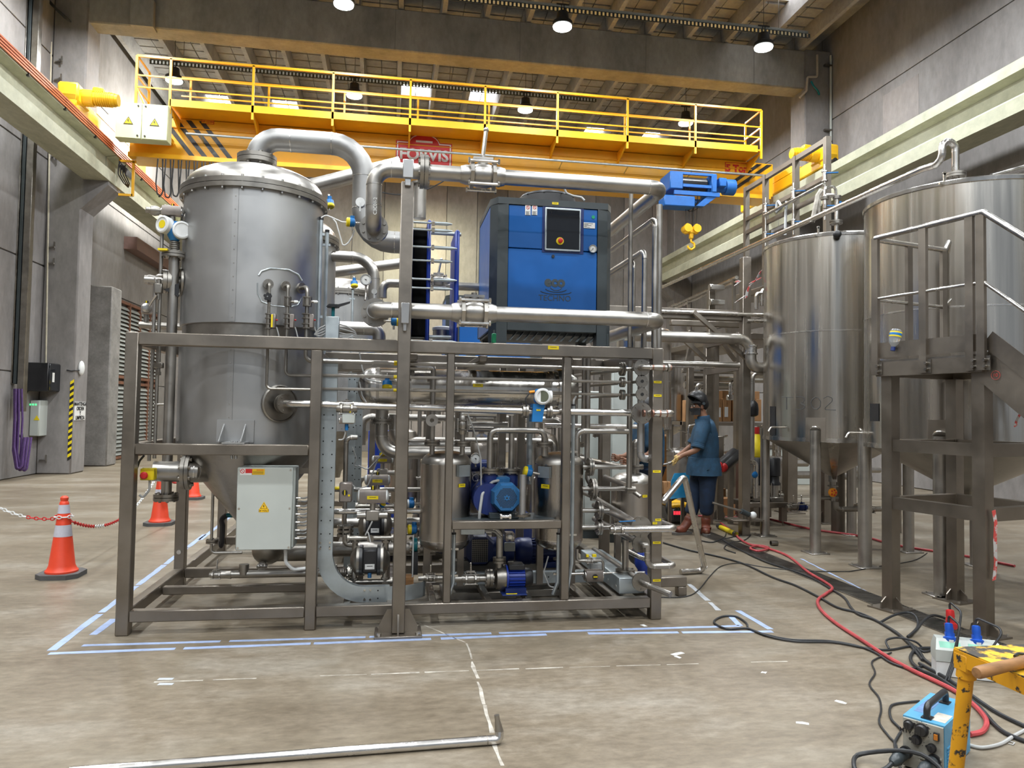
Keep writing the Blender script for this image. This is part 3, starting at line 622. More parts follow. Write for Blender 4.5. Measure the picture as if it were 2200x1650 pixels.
tag(obj('conduit_bundle', mb, M['cable']), 'short bundle of dark cables high on the left column', 'cable')
tag(obj('drain_conduit', MB().tube([at(110, 90, 17.25), at(98, 830, 17.25)], .018, 6), mat('cream_pipe', (.55, .5, .38), .6), None), 'thin cream pipe running down the left column', 'pipe')
c4 = bpy.data.objects['trim_4']
mb = MB(); p = at(1756, 120, 17.28); mb.tube([(p.x, 17.28, 10.9), at(1756, 165, 17.28), at(1735, 165, 17.28), at(1733, 195, 17.28), at(1718, 210, 17.33)], .03, 8, .06)
tag(obj('downpipe', mb, mat('pinkish_pipe', (.44, .39, .33), .6)), 'pale kinked drain pipe on the right column under the roof beam', 'pipe')
tag(obj('downpipe', MB().tube([(11.09, 17.24, 10.9), (11.09, 17.24, 7.5)], .03, 8), M['grey_box']), 'straight pale drain pipe beside the right column', 'pipe')
mb = MB()
for z in (10.6, 8.9, 8.6): mb.box((10.9, 17.2, z), (11.1, 17.28, z+.04))
obj('pipe_clip', mb, M['steel_dark'], c4)
tag(obj('cable_stub', MB().tube([at(1743, 175, 17.25), at(1748, 185, 17.2), at(1757, 195, 17.2), at(1760, 203, 17.28)], .025, 6, .1), M['teal']), 'short green cable stub looped on the right column', 'cable')
tag(obj('ledge_angle', MB().add([(XL, 22.0, 5.9), (XL+.35, 22, 5.9), (XL+.35, 22, 6.25), (XL, 22, 6.25), (XL, 26, 5.9), (XL+.35, 26, 5.9), (XL+.35, 26, 6.25), (XL, 26, 6.25)], [(0, 1, 2, 3), (7, 6, 5, 4), (0, 4, 5, 1), (1, 5, 6, 2), (2, 6, 7, 3), (3, 7, 4, 0)]), mat('brown_angle', (.2, .12, .1), .6)), 'brown steel canopy ledge on the left wall above the louvred gate', 'ledge')
# ================================================================ THE SKID
def _mv(p, axis, val, comp):
    e = V((0, 0, 0)); e['xyz'.index(axis)] = 1; q = p-CC
    if comp == 0: k = (val-1100)/F; return p+e*(-(q.dot(CR)-k*q.dot(CF))/(e.dot(CR)-k*e.dot(CF)))
    k = -(val-825)/F; return p+e*(-(q.dot(CU)-k*q.dot(CF))/(e.dot(CU)-k*e.dot(CF)))
def run(p, *mv):
    """axis-aligned waypoints: 'x',px  'z',py  'Y',px ride along an axis until that column/row of the photo; 'y',v goes to depth v; 'dx','dy','dz' step"""
    p = V(p); out = [p.copy()]
    for a, v in mv:
        if a == 'x': p = _mv(p, 'x', v, 0)
        elif a == 'z': p = _mv(p, 'z', v, 1)
        elif a == 'Y': p = _mv(p, 'y', v, 0)
        elif a == 'y': p = V((p.x, v, p.z))
        elif a == 'dx': p = p+V((v, 0, 0))
        elif a == 'dy': p = p+V((0, v, 0))
        elif a == 'dz': p = p+V((0, 0, v))
        elif a == 'p': p = V(v)
        out.append(p.copy())
    return out
X_, Y_, Z_ = V((1, 0, 0)), V((0, 1, 0)), V((0, 0, 1))
S, SD, SB = M['steel'], M['steel_dark'], M['steel_bright']
def pipe(name, label, pts, r, m=None, cat='pipe', bend=None, n=12, seams=True, group=None, sm=None):
    """one pipe run as a thing: the pipe plus its weld seams"""
    t = thing(name, label, cat, pts[0], group)
    obj('pipe', MB().tube(pts, r, n, r*2.6 if bend is None else bend, seg=6), m or S, t)
    if seams:
        mb = MB(); b = r*2.6 if bend is None else bend; k = 0
        for i in range(1, len(pts)-1):
            for q in (pts[i-1], pts[i+1]):
                d = (V(q)-V(pts[i])); L = d.length
                if L > b*1.4: d.normalize(); c = V(pts[i])+d*b; mb.cyl(c-d*.003, c+d*.003, r*1.035, n=n); k += 1
        if k: obj('weld_seam', mb, sm or SB, t)
    return t
def fl(t, c, d, R, pair=True, thick=.016, nb=6, m=None, name='flange'):
    mb = MB(); (mb.pair if pair else mb.flange)(c, d, R, thick, nb); return obj(name, mb, m or SD, t)
def valve3(c, d, r, up=None, lever=None, t=None, label='', m=None, name='ball_valve', group=None):
    """three-piece ball valve: body, end pieces, tie rods, top plate and lever"""
    c, d = V(c), V(d).normalized(); up = V(up or (0, 0, 1)); sd = d.cross(up); m = m or SD
    if t is None: t = thing(name, label, 'valve', c, group)
    L = r*1.9
    mb = MB().lathe([(r*1.05, -L*1.45), (r*1.25, -L*1.1), (r*1.25, -L*.8)], c, d, 14).lathe([(r*1.25, L*.8), (r*1.25, L*1.1), (r*1.05, L*1.45)], c, d, 14); mb.lathe([(r*1.32, -L*.6), (r*1.5, -L*.35), (r*1.5, L*.35), (r*1.32, L*.6)], c, d, 16); obj('valve_body', mb, m, t)
    mb = MB()
    for s in (-1, 1): mb.bar(c+d*s*L*.7-up*r*1.55, c+d*s*L*.7+up*r*1.55, r*2.9, r*.5, up=d) if False else mb.lathe([(r*1.75, -r*.22), (r*1.75, r*.22)], c+d*s*L*.72, d, 8)
    obj('end_plate', mb, m, t)
    mb = MB()
    for a in (-1, 1):
        for b in (-1, 1):
            o = c+up*a*r*1.4+sd*b*r*1.4; mb.cyl(o-d*L*1.0, o+d*L*1.0, r*.2, n=7); mb.cyl(o-d*L*1.02, o-d*L*.9, r*.34, n=6); mb.cyl(o+d*L*.9, o+d*L*1.02, r*.34, n=6)
    obj('tie_rod', mb, SB, t)
    mb = MB(); mb.cyl(c+up*r*1.3, c+up*r*2.0, r*.62, n=12); mb.bar(c+up*r*2.05-d*L*.65, c+up*r*2.05+d*L*.65, r*1.2, r*.3, up=up); mb.cyl(c+up*r*2.0, c+up*r*2.5, r*.34, n=10); obj('stem_plate', mb, m, t)
    if lever: a = c+up*r*2.45; obj('lever', MB().tube([a, a+V(lever)*.2, a+V(lever)], r*.26, 8, r*.5).sph(a+V(lever), r*.36, 8, 6), SB, t)
    return t
def actuator(c, ax_, L, H, t, m=None, cap=None, ind=True, up=(0, 0, 1)):
    """pneumatic quarter-turn actuator: ribbed barrel, end caps, position indicator"""
    c, d, up = V(c), V(ax_).normalized(), V(up); sd = d.cross(up); m = m or M['act']
    mb = MB(); q = H*.5; pr = [(-.9, -1), (.9, -1), (1, -.7), (1, .7), (.9, 1), (-.9, 1), (-1, .7), (-1, -.7)]
    mb.loft([[c+d*x+sd*(a*q)+up*(b*q*.95) for a, b in pr] for x in (-L/2, L/2)]); obj('actuator_barrel', mb, m, t)
    mb = MB()
    for s in (-1, 1): mb.lathe([(q*.95, 0), (q*.95, L*.05), (q*.6, L*.1), (q*.3, L*.11)], c+d*s*L/2, d*s, 12)
    obj('end_cap', mb, cap or SB, t)
    if ind: obj('position_indicator', MB().cyl(c+up*q*.9, c+up*q*1.5, q*.32, n=10), M['blackm'], t); obj('indicator_stripe', MB().box(c+up*q*1.1-V((q*.12, q*.34, q*.1)), c+up*q*1.52+V((q*.12, q*.34, 0))), M['yellow'], t)
M['act'] = mat('actuator_metal', (.30, .265, .24), .42, .75, .1, 12)
def gauge(c, n_, R, label, stem=None, name='pressure_gauge'):
    t = thing(name, label, 'gauge', c); c = V(c); d = V(n_).normalized()
    obj('case', MB().lathe([(R*.9, -.03), (R, -.025), (R, .004), (R*.97, .009), (R*.86, .009), (R*.86, .004)], c, d, 24), SB, t)
    dl = obj('dial', MB().cyl(c, c+d*.0045, R*.86, n=24), M['dial'], t); a = Z_; b = d.cross(a).normalized()
    mb = MB()
    for i in range(13):
        an = math.radians(-45+22.5*i); v = b*math.cos(an)+a*math.sin(an); o = c+d*.005; mb.bar(o+v*R*.66, o+v*R*.8, R*.05, .0015, up=d)
    obj('scale_mark', mb, M['blackm'], dl, kind='stuff'); v = (b*-.85+a*.35) if c.x < 1.4 else (b*.7-a*.7); v = v if v.dot(CR) < 0 else v-CR*2*v.dot(CR)
    obj('needle', MB().bar(c+d*.007-v*R*.2, c+d*.007+v*R*.7, R*.06, .002, up=d).cyl(c+d*.004, c+d*.01, R*.09, n=10), M['blackm'], dl)
    if stem: obj('stem', MB().tube([c-d*.01-Z_*R*.9]+[V(s) for s in stem], R*.16, 8, .02), SD, t)
    return t
def plate(parent, c, wd, ht, nrm, m='yellow', name='tag_plate', up=(0, 0, 1)):
    c, d, up = V(c), V(nrm).normalized(), V(up); sd = up.cross(d).normalized()
    o = obj(name, MB().bar(c-sd*wd/2, c+sd*wd/2, ht, .003, up=d), M[m], parent); obj('print_line', MB().bar(c+d*.002-sd*wd*.3+up*ht*.12, c+d*.002+sd*wd*.3+up*ht*.12, ht*.12, .001, up=d), M['blackm'], o); return o
FY = 5.19
fr = thing('skid_frame', 'stainless square-tube frame carrying the column, chiller, vessels and pumps', 'frame', (.12, 6.6, 0))
SF = M['steel_frame']
def tube_(a, b, name): return obj(name, MB().bev(a, b, .006), SF, fr)
tw = .083
for x0, x1 in ((-1.74, -1.657), (-.548, -.473), (1.902, 1.985)): tube_((x0, FY, 0), (x1, FY+tw, 1.99 if x0 != -.548 else 1.905), 'post')
tube_((.385, FY, .16), (.44, FY+.06, 1.905), 'post'); tube_((1.228, FY, .16), (1.288, FY+.06, 1.905), 'post')
tube_((-1.657, FY, 1.905), (1.902, FY+tw, 1.99), 'top_rail'); tube_((-1.657, FY, 1.178), (-.548, FY+.075, 1.253), 'middle_rail'); tube_((-1.657, FY, .085), (-.548, FY+.075, .16), 'bottom_rail'); tube_((-.473, FY, .085), (1.902, FY+.075, .16), 'bottom_rail')
zr = at(1090, 1119, FY).z; tube_((.44, FY, zr-.06), (1.228, FY+.06, zr), 'pump_rail')
for y in (6.49, 8.02, 11.05):
    for x in (-1.74, 1.902): tube_((x, y, 0), (x+.083, y+tw, 1.99), 'post')
    tube_((-1.657, y, 1.905), (1.902, y+tw, 1.99), 'top_rail'); tube_((-1.657, y, .085), (1.902, y+.075, .16), 'bottom_rail')
for x in (-1.74, 1.902):
    for y0, y1 in ((FY+tw, 6.49), (6.573, 8.02), (8.103, 11.05)):
        for z in (.085, 1.905): tube_((x, y0, z), (x+.075, y1, z+.08), 'side_rail')
        if x < 0: tube_((x, y0, 1.178), (x+.075, y1, 1.253), 'side_rail')
for x in (-.55, .12, .62, 1.26): tube_((x, FY+tw, 1.86), (x+.06, 6.49, 1.905), 'cross_rail')
for x in (-.3, .0, .3, .7, 1.0, 1.4, 1.65): tube_((x, FY+.075, .1), (x+.05, 6.49, .15), 'floor_bearer')
tube_((-1.657, 5.9, .09), (-.548, 5.96, .15), 'floor_bearer')
for px0, px1, y in ((1072, 1088, 6.42), (1113, 1129, 6.42), (978, 996, 6.42), (916, 934, 6.42)):
    a, b = at(px0, 900, y), at(px1, 900, y); tube_((a.x, y, .16), (b.x, y+.06, 1.9), 'inner_post')
# outrigger at right
p = gr(1470, 1278)
mb = MB(); zt = at(1440, 1238, 5.86).z
tube_((1.985, 5.82, zt-.08), (p.x, 5.9, zt), 'outrigger'); tube_((p.x-.075, 5.82, 0), (p.x, 5.9, zt-.08), 'outrigger')
for a in ((-1.7, FY+.012, 0), (1.94, FY, 0)): pass
for px, py, Y in ((594, 912, 6.4),): pass
bx = at(597, 1205, 6.49)
# central column with foot plate
cc = thing('support_column', 'tall square steel column in front of the frame with bolted foot plate', 'column', (.08, 5.03, 0))
obj('column', MB().bev((.035, 4.985, .02), (.122, 5.07, 3.05), .006), SF, cc)
mb = MB().bev((-.075, 4.93, .0), (.235, 5.17, .018), .003); obj('foot_plate', mb, SF, cc)
mb = MB()
for s, x in ((-1, .035), (1, .122)): mb.prism([(0, .018), (s*.085, .018), (s*.085, .06), (s*.03, .17), (0, .17)], (x, 5.033, 0), X_, Z_, -.012)
mb.prism([(0, .018), (-.05, .018), (-.05, .05), (-.012, .15), (0, .15)], (.072, 4.985, 0), Y_, Z_, .012)
for s in (-1, 1): mb.add([(.04+s*.0, 4.985, .018), (.04, 4.984, .018), (.04, 4.984, .02), (.04, 4.985, .02)], [(0, 1, 2, 3)])
obj('gusset', mb, SF, cc)
mb = MB()
for x in (-.045, .205):
    for y in (4.955, 5.14): mb.cyl((x, y, .018), (x, y, .035), .014, n=6)
obj('anchor_bolt', mb, M['bolt'], cc)
for (a, b, c, d) in ((865, 344, 889, 382), (861, 651, 880, 695)):
    p, q = at(a, d, 4.96), at(c, b, 4.96); obj('pipe_saddle', MB().bev((p.x, 4.945, p.z), (q.x, 4.96, q.z), .004).bev((p.x+.015, 4.96, p.z-.05), (q.x-.015, 4.985, p.z+.05), .004), M['clad'], cc)
# ---------------------------------------------------------------- columns
def column_vessel(t, cx, cy, r, main=True):
    seg = 48
    sh = obj('upper_cladding', MB().lathe([(r*.985, 2.09), (r, 2.095), (r, 3.05), (r*.985, 3.055)], (cx, cy, 0), n=seg), M['clad'], t)
    obj('skirt_band', MB().lathe([(r*.965, 1.96), (r*.965, 2.1)], (cx, cy, 0), n=seg), M['steel_dark'], t)
    lo = obj('lower_cladding', MB().lathe([(r*.985, 1.2), (r, 1.205), (r, 1.96), (r*.96, 1.965)], (cx, cy, 0), n=seg), M['clad'], t)
    obj('cone', MB().lathe([(r, 1.22), (r*.96, 1.16), (.07, .64), (.05, .55)], (cx, cy, 0), n=seg), M['steel_dark'], t)
    zf = 3.07; mb = MB().lathe([(r*.97, zf-.02), (r*1.06, zf-.02), (r*1.06, zf+.012), (r*.97, zf+.012)], (cx, cy, 0), n=seg); mb.lathe([(r*.97, zf+.016), (r*1.06, zf+.016), (r*1.06, zf+.05), (r*1.0, zf+.055)], (cx, cy, 0), n=seg); obj('head_flange', mb, M['steel_dark'], t)
    mb = MB()
    for i in range(24): a = 2*PI*i/24; o = V((cx+math.cos(a)*r*1.03, cy+math.sin(a)*r*1.03, zf-.035)); mb.cyl(o, o+Z_*.1, .009, n=6)
    obj('flange_bolt', mb, M['bolt'], t, kind='stuff')
    pr = [(r*1.0*math.cos(a)**.6 if a < 1.57 else 0, zf+.055+.185*math.sin(a)) for a in [PI/2*i/9 for i in range(10)]]
    obj('dished_head', MB().lathe(pr, (cx, cy, 0), n=seg), M['steel'], t)
    for ang in ((-95 if main else -80),):
        a = math.radians(ang); dv = V((math.cos(a), math.sin(a), 0)); tn = V((-dv.y, dv.x, 0))
        for z0, z1, par in ((2.1, 3.05, sh), (1.21, 1.96, lo)):
            o = V((cx, cy, 0))+dv*(r+.001); mb = MB().bar(o-tn*.012+Z_*z0, o-tn*.012+Z_*z1, .002, .03, up=dv) if False else MB().loft([[o+tn*x+dv*(k) for x, k in ((-.02, 0), (.02, 0), (.02, .002), (-.02, .002))] for o in (o+Z_*z0, o+Z_*z1)]); obj('cladding_seam', mb, M['clad'], par)
            mb = MB(); z = z0+.03
            while z < z1: mb.cyl(o+Z_*z, o+Z_*z+dv*.005, .0042, n=6); z += .095
            obj('rivet', mb, M['bolt'], par, kind='stuff')
    return sh, lo
VX, VY, VR = -1.062, 5.865, .507
v1 = thing('distillation_column', 'large grey clad column vessel with domed head at the left end of the frame', 'vessel', (VX, VY, .3)); sh, lo = column_vessel(v1, VX, VY, VR)
v2 = thing('distillation_column', 'grey column vessel half hidden directly behind the large left column', 'vessel', (VX, 7.22, .3)); column_vessel(v2, VX, 7.22, VR, False)
v3 = thing('distillation_column', 'farthest domed column vessel, beyond the second column and behind the pressure gauge', 'vessel', (-.73, 10.55, .3)); column_vessel(v3, -.73, 10.55, VR, False)
def vs(px, py, r=VR, cx=VX, cy=VY):       # point of the picture on the front of column 1
    d = ray(px, py); o = CC-V((cx, cy, 0)); a = d.x**2+d.y**2; b = 2*(o.x*d.x+o.y*d.y); c = o.x**2+o.y**2-r*r; D = b*b-4*a*c
    s = (-b-math.sqrt(max(D, 0)))/(2*a); p = CC+d*s; n = V((p.x-cx, p.y-cy, 0)).normalized(); return p, n
# support bracket of column 1 on the rail
a, na = vs(503, 960); b, _ = vs(540, 917)
mb = MB(); p, q = at(478, 950, FY+.03), at(537, 950, FY+.03); zb = 1.253
mb.box((p.x, FY+.0, zb), (q.x-.03, VY-VR+.03, zb+.012)); tz = zb+.16; xa, xb = at(466, 930, 5.36).x, at(546, 930, 5.36).x
mb.box((xa, VY-VR-.012, zb+.005), (xb, VY-VR+.02, tz))
for x in (xa+.045, xb-.06): mb.prism([(0, 0), (.18, 0), (.18, .13), (.165, .13), (0, .01)], (x, FY+.0, zb+.01), Y_, Z_, .008)
for x in (p.x+.06, q.x-.09): mb.cyl((x, FY+.04, zb-.1), (x, FY+.04, zb+.02), .01, n=6)
obj('support_bracket', mb, M['clad'], v1)
# branch ring plates and level-column branches on the left
for px, py, R, k in ((405, 600, .105, 1.0), (398, 465, .06, 1)):
    p, n = vs(px, py); n = V((-.93, -.36, 0)).normalized(); p = V((VX, VY, p.z))+n*VR; obj('branch_rosette', MB().lathe([(R*.55, -.02), (R, -.005), (R, .01), (R*.93, .014), (R*.9, .004), (R*.5, .006)], p, n, 28), M['steel_dark'], v1)
p1, n1 = vs(403, 602); n1 = V((-.93, -.36, 0)).normalized(); c = V((VX, VY, p1.z))+n1*(VR+.0)
mb = MB().cyl(c, c+n1*.11, .045).pair(c+n1*.10, n1, .085, .026, 8).cyl(c+n1*.13, c+n1*.22, .035); obj('branch_flange', mb, SD, v1); LC = c+n1*.24
# top left branch with actuated valve
c2 = V((VX, VY, at(400, 463, 5.7).z))+n1*VR
mb = MB().cyl(c2, c2+n1*.1, .022).pair(c2+n1*.11, n1, .055, .02, 4); obj('branch_flange', mb, SD, v1)
tv = thing('actuated_valve', 'actuated valve with black and yellow indicator at the upper left of the column', 'valve', c2+n1*.2)
q = at(371, 454, (c2+n1*.2).y); actuator(q, X_, .13, .07, tv); obj('valve_body', MB().cyl(q-Z_*.04, q-Z_*.11, .02).cyl(c2+n1*.12, c2+n1*.25, .022).lathe([(.03, -.03), (.038, 0), (.03, .03)], c2+n1*.19, n1, 12), SD, tv)
# rosette with insulation bead and three sampling branches, right front
mb = MB(); pts = []
for px, py in ((556, 592), (562, 583), (580, 577), (620, 580), (640, 590), (648, 603)): pts.append(vs(px, py)[0])
mb.tube(pts, .008, 6); mb.tube([vs(px, py)[0] for px, py in ((553, 608), (553, 630), (562, 648), (585, 657), (622, 660), (640, 655), (648, 640))], .005, 6); obj('cladding_bead', mb, M['galv'], v1)
smp = (('sampling_line', 'first sampling line with black star knob on the column front, left of three', 574, 612, 579, 21, True), ('sampling_line', 'middle sampling line of three dropping from the column front', 609, 616, 619, 22, False), ('sampling_line', 'rightmost and thickest sampling line of three on the column front', 641, 620, 661, 23, False))
for i, (nm, lb, px, py, pv, R, star) in enumerate(smp):
    p, n = vs(px, py); Rr = .036+.004*(i == 2); r = (.0105, .0115, .0155)[i]
    t = thing(nm, lb, 'pipe', p); fl(t, p+n*.035, n, Rr, False, .018, 4); obj('nozzle', MB().cyl(p-n*.02, p+n*.045, r*1.2).cyl(p+n*.0-X_*.07, p+n*.0, .005, n=6) if i < 2 else MB().cyl(p-n*.02, p+n*.045, r*1.3), SD, t)
    o = p+n*.04; k = o+n*.05; k2 = _mv(k, 'x', pv, 0); k2 = V((k2.x, k2.y-(.05 if i == 2 else .0), k2.z)); k2 = _mv(k2, 'x', pv, 0)
    # down, behind the top rail, and bending to the right
    zend = (835, 800, 775)[i]; y5 = FY+.16
    pts = [o, k2]+[V((k2.x, k2.y, 1.94))]
    if i == 0: e = run((k2.x, k2.y, 1.94), ('z', 835), ('x', 690))
    elif i == 1: e = run((k2.x, k2.y, 1.94), ('z', 806), ('x', 690))
    else: e = run((k2.x, k2.y, 1.94), ('z', 776), ('x', 690))
    obj('pipe', MB().tube(pts[:2]+e[1:], r, 9, r*3), SD, t)
    zv = k2.z-.12; c = V((k2.x, k2.y, _mv(k2, 'z', 690, 1).z))
    if star:
        s = _mv(k2, 'z', 640, 1); mb = MB(); mb.cyl(s-Y_*.05, s, .011); mb.cyl(s-Z_*.03, s+Z_*.03, .014)
        for j in range(5): a = 2*PI*j/5+.3; mb.cyl(s-Y_*.05+V((math.cos(a), 0, math.sin(a)))*.018, s-Y_*.065+V((math.cos(a), 0, math.sin(a)))*.018, .011, n=8)
        mb.cyl(s-Y_*.05, s-Y_*.066, .02); obj('star_knob', mb, M['blackm'], t); obj('knob_hub', MB().cyl(s-Y_*.066, s-Y_*.069, .005), SB, t)
    else:
        s = _mv(k2, 'z', 648, 1); mb = MB().cyl(s-Z_*.035, s+Z_*.035, r*1.5)
        for z in (-.03, .03): mb.cyl(s+Z_*(z-.004), s+Z_*(z+.004), r*2.1, n=8)
        for a in (-1, 1):
            for b in (-1, 1): mb.cyl(s+V((a*r*1.7, b*r*1.7, -.035)), s+V((a*r*1.7, b*r*1.7, .035)), .003, n=5)
        mb.cyl(s, s+X_*.06, .009); obj('needle_valve', mb, SD, t); obj('valve_knob', MB().cyl(s+X_*.045-Y_*.0, s+X_*.07, .011).cyl(s+X_*.07, s+X_*.075, .006), M['dial'], t)
    s = c; mb = MB().cyl(s-Z_*.045, s+Z_*.045, r*1.6)
    for z in (-.05, -.02, .02, .05): mb.cyl(s+Z_*(z-.004), s+Z_*(z+.004), r*2.3, n=8)
    obj('valve_body', mb, SD, t); mb = MB().bev(s+V((.018, -.028, -.05)), s+V((.05, .028, .05)), .005); obj('solenoid_actuator', mb, M['act'], t)
    if i == 0: obj('indicator_bar', MB().box(s+V((.022, -.032, -.045)), s+V((.034, -.027, .045))), M['yellow'], t)
    obj('cable_gland', MB().cyl(s+V((.05, 0, .01)), s+V((.062, 0, .01)), .006), M['red'], t)
    g = s+V((.055, 0, -.04)); obj('signal_cable', MB().tube([g, g+V((.01, 0, -.03)), g+V((.025, 0, -.09)), g+V((.055, .02, -.12))], .0045, 6, .02), M['cable_g'], t)
# side branch of column 1 at px 630,865
p, n = vs(636, 868); n = V((.55, -.83, 0)).normalized(); c = V((VX, VY, p.z))+n*VR
obj('branch_rosette', MB().lathe([(.06, -.01), (.135, -.004), (.135, .012), (.125, .016), (.12, .004), (.06, .004)], c, n, 28), M['steel_dark'], v1)
mb = MB().cyl(c, c+n*.1, .035).pair(c+n*.08, n, .07, .024, 6); obj('branch_flange', mb, SD, v1)
o = c+n*.1; e = at(690, 875, o.y-.07)
t = pipe('product_line', 'long horizontal polished product pipe from the column side to the blue flow meter', [o, o+n*.06, V((o.x+.12, o.y-.07, o.z)), V((at(1152, 885, o.y-.07).x, o.y-.07, at(1152, 884, o.y-.07).z))], .026, SB, bend=.06); PLY = o.y-.07
# lower cone outlet: pipe stub with flange to the left
p = at(372, 1017, 5.6); c0 = at(328, 1012, 5.5); cx1 = V((VX-.2, VY-.12, c0.z-.03))
t = pipe('cone_outlet', 'large horizontal outlet pipe with bolted flange leaving the column cone at left', [c0, V((at(415, 1020, 5.55).x, 5.56, c0.z-.01)), cx1], .07, S, bend=0, n=22); f = at(402, 1018, 5.56); fl(t, (f.x, 5.555, c0.z-.012), V((1, .05, 0)), .125, True, .024, 8)
# ---------------------------------------------------------------- level pipe stack at the left of column 1
lp = at(366, 800, 5.72); LX, LYY = lp.x, 5.62
lp = at(366, 800, LYY); LX = lp.x; zt, zb = at(375, 548, LYY).z, at(362, 1068, LYY).z
t = pipe('level_pipe', 'vertical level-measuring standpipe left of the column with flange at top and bottom', [(LX, LYY, zt), (LX, LYY, zb)], .036, S, seams=False, n=16)
fl(t, (LX, LYY, zt), Z_, .085, True, .018, 6); fl(t, (LX, LYY, zb), Z_, .085, True, .022, 8)
obj('side_branch', MB().cyl((LX, LYY, LC.z), LC, .03), S, t); obj('branch_stub', MB().cyl((LX, LYY, at(340, 869, LYY).z), (LX-.1, LYY, at(340, 869, LYY).z), .011), S, t)
obj('yellow_ring', MB().box((LX-.085, LYY-.1, zt+.012), (LX-.02, LYY-.05, zt+.026)), M['yellow'], t)
li = thing('level_transmitter', 'blue level transmitter with two white round caps on top of the standpipe', 'transmitter', (LX, LYY, zt))
mb = MB()
for k in range(5): mb.cyl((LX, LYY, zt+.03+.014*k), (LX, LYY, zt+.038+.014*k), .036, n=16)
mb.cyl((LX, LYY, zt+.01), (LX, LYY, zt+.11), .024); obj('cooling_neck', mb, SD, li)
h = V((LX+.0, LYY-.01, zt+.17)); obj('housing', MB().lathe([(.03, -.07), (.045, -.04), (.06, .0), (.055, .04), (.03, .07)], h, Z_, 18), M['blue_inst'], li)
for k, (dx, dz, nx) in enumerate(((.055, .0, .35), (-.055, .035, -.55))):
    d = V((nx, -.9, .05)).normalized(); o = h+V((dx, -.03, dz)); obj('housing_cap', MB().lathe([(.05, -.03), (.062, -.02), (.064, .03), (.056, .036), (.05, .036), (.048, .03)], o, d, 22), M['white'], li)
    if k: obj('display', MB().cyl(o+d*.03, o+d*.032, .03, n=16), M['yellow'], li)
for i, (px, ytop, ybot, dy, rr, lb) in enumerate(((343, 480, 955, .0, .0125, 'outer thin vertical tube left of the standpipe, bent over at its top'), (334, 592, 960, -.02, .0125, 'second thin vertical tube, leftmost beside the column, joined to the standpipe'))):
    a = at(px+(6 if i == 0 else 0), ytop, LYY+dy); zb_ = at(px, ybot, LYY+dy).z
    e = [a+V((.07 if i == 0 else .09, .0, 0)), a, V((a.x, a.y, zb_-.1))]
    t = pipe('instrument_tube', lb, e, rr, S, seams=False, bend=.03)
mb = MB(); c = at(341, 620, LYY-.05); tcl = thing('hand_valve', 'small hand valve with bent lever on the thin tubes left of the column', 'valve', c)
obj('valve_body', MB().bev(c-V((.025, .02, .035)), c+V((.025, .02, .035)), .005).cyl(c-Z_*.08, c+Z_*.07, .012), SD, tcl); obj('lever', MB().tube([c+V((-.01, -.02, -.05)), c+V((-.04, -.02, -.1)), c+V((-.055, -.02, -.13))], .009, 7, .02).tube([c+V((-.02, 0, .04)), c+V((-.03, 0, .075))], .006, 6), SB, tcl); obj('bracket', MB().prism([(0, 0), (.11, -.05), (.11, .05)], c+V((.02, .03, 0)), X_, Z_, .01), M['blackm'], tcl)
c = at(341, 785, LYY-.06); t = thing('drain_valve', 'small drain valve hanging below the top rail left of the standpipe', 'valve', c); obj('valve_body', MB().cyl(c-Z_*.05, c+Z_*.15, .012).bev(c-V((.03, .025, .02)), c+V((.03, .025, .02)), .005).cyl(c-Z_*.07, c-Z_*.045, .018, n=6), SD, t)
c = at(315, 663, 6.6); t = thing('actuated_valve', 'small actuated valve with round end cap beyond the upper left corner of the frame', 'valve', c); actuator(c, V((.3, -.95, 0)), .12, .085, t); obj('valve_body', MB().cyl(c-Z_*.05, c-Z_*.12, .02).tube([c+V((-.05, 0, -.14)), c+V((.4, 0, -.15))], .03, 10), SD, t)
px_ = at(383, 580, 5.75); tag(obj('cable_conduit', MB().tube([(at(382, 520, 5.72).x, 5.72, at(382, 520, 5.72).z), (at(377, 690, 5.72).x, 5.72, at(377, 690, 5.72).z)], .014, 8), M['galv']), 'short galvanised conduit standing behind the standpipe', 'conduit')
# conduits on the right of column 1
for i, (px, yt, yb, Yd, lb) in enumerate(((690, 470, 700, 5.75, 'tall galvanised conduit tube at the right edge of the large column'), (703, 497, 720, 6.5, 'shorter galvanised conduit tube between the first and second columns'), (758, 622, 740, 9.6, 'far galvanised conduit tube beside the third column'))):
    a, b = at(px, yt, Yd), at(px-4, yb, Yd); t = thing('conduit_tube', lb, 'conduit', (a.x, Yd, b.z)); obj('tube', MB().cyl((a.x, Yd, 1.97), (a.x, Yd, a.z), .016), M['galv'], t); obj('end_bush', MB().cyl((a.x, Yd, a.z-.01), (a.x, Yd, a.z+.012), .019), M['blackm'], t)
    obj('pipe_clip', MB().bar((a.x-.04, Yd, a.z-.12), (a.x+.03, Yd, a.z-.12), .02, .02).bar((a.x-.04, Yd, 2.2), (a.x+.03, Yd, 2.2), .02, .02), M['galv'], t)
# ---------------------------------------------------------------- vapour pipe over the dome
p = at(547, 345, VY); zn = p.z; c = V((VX+.02, VY, zn))
R0 = pxr(47, at(700, 300, VY))
t = pipe('vapour_pipe', 'big matt steel swan-neck pipe rising from the dome and dropping to the heat exchanger', run((VX, VY, 3.25), ('z', 297), ('x', 783), ('z', 517), ('x', 905)), R0, M['clad_pipe'] if 'clad_pipe' in M else S, bend=.25, n=22)
fl(t, (VX, VY, at(547, 345, VY).z), Z_, R0*1.72, True, .03, 8)
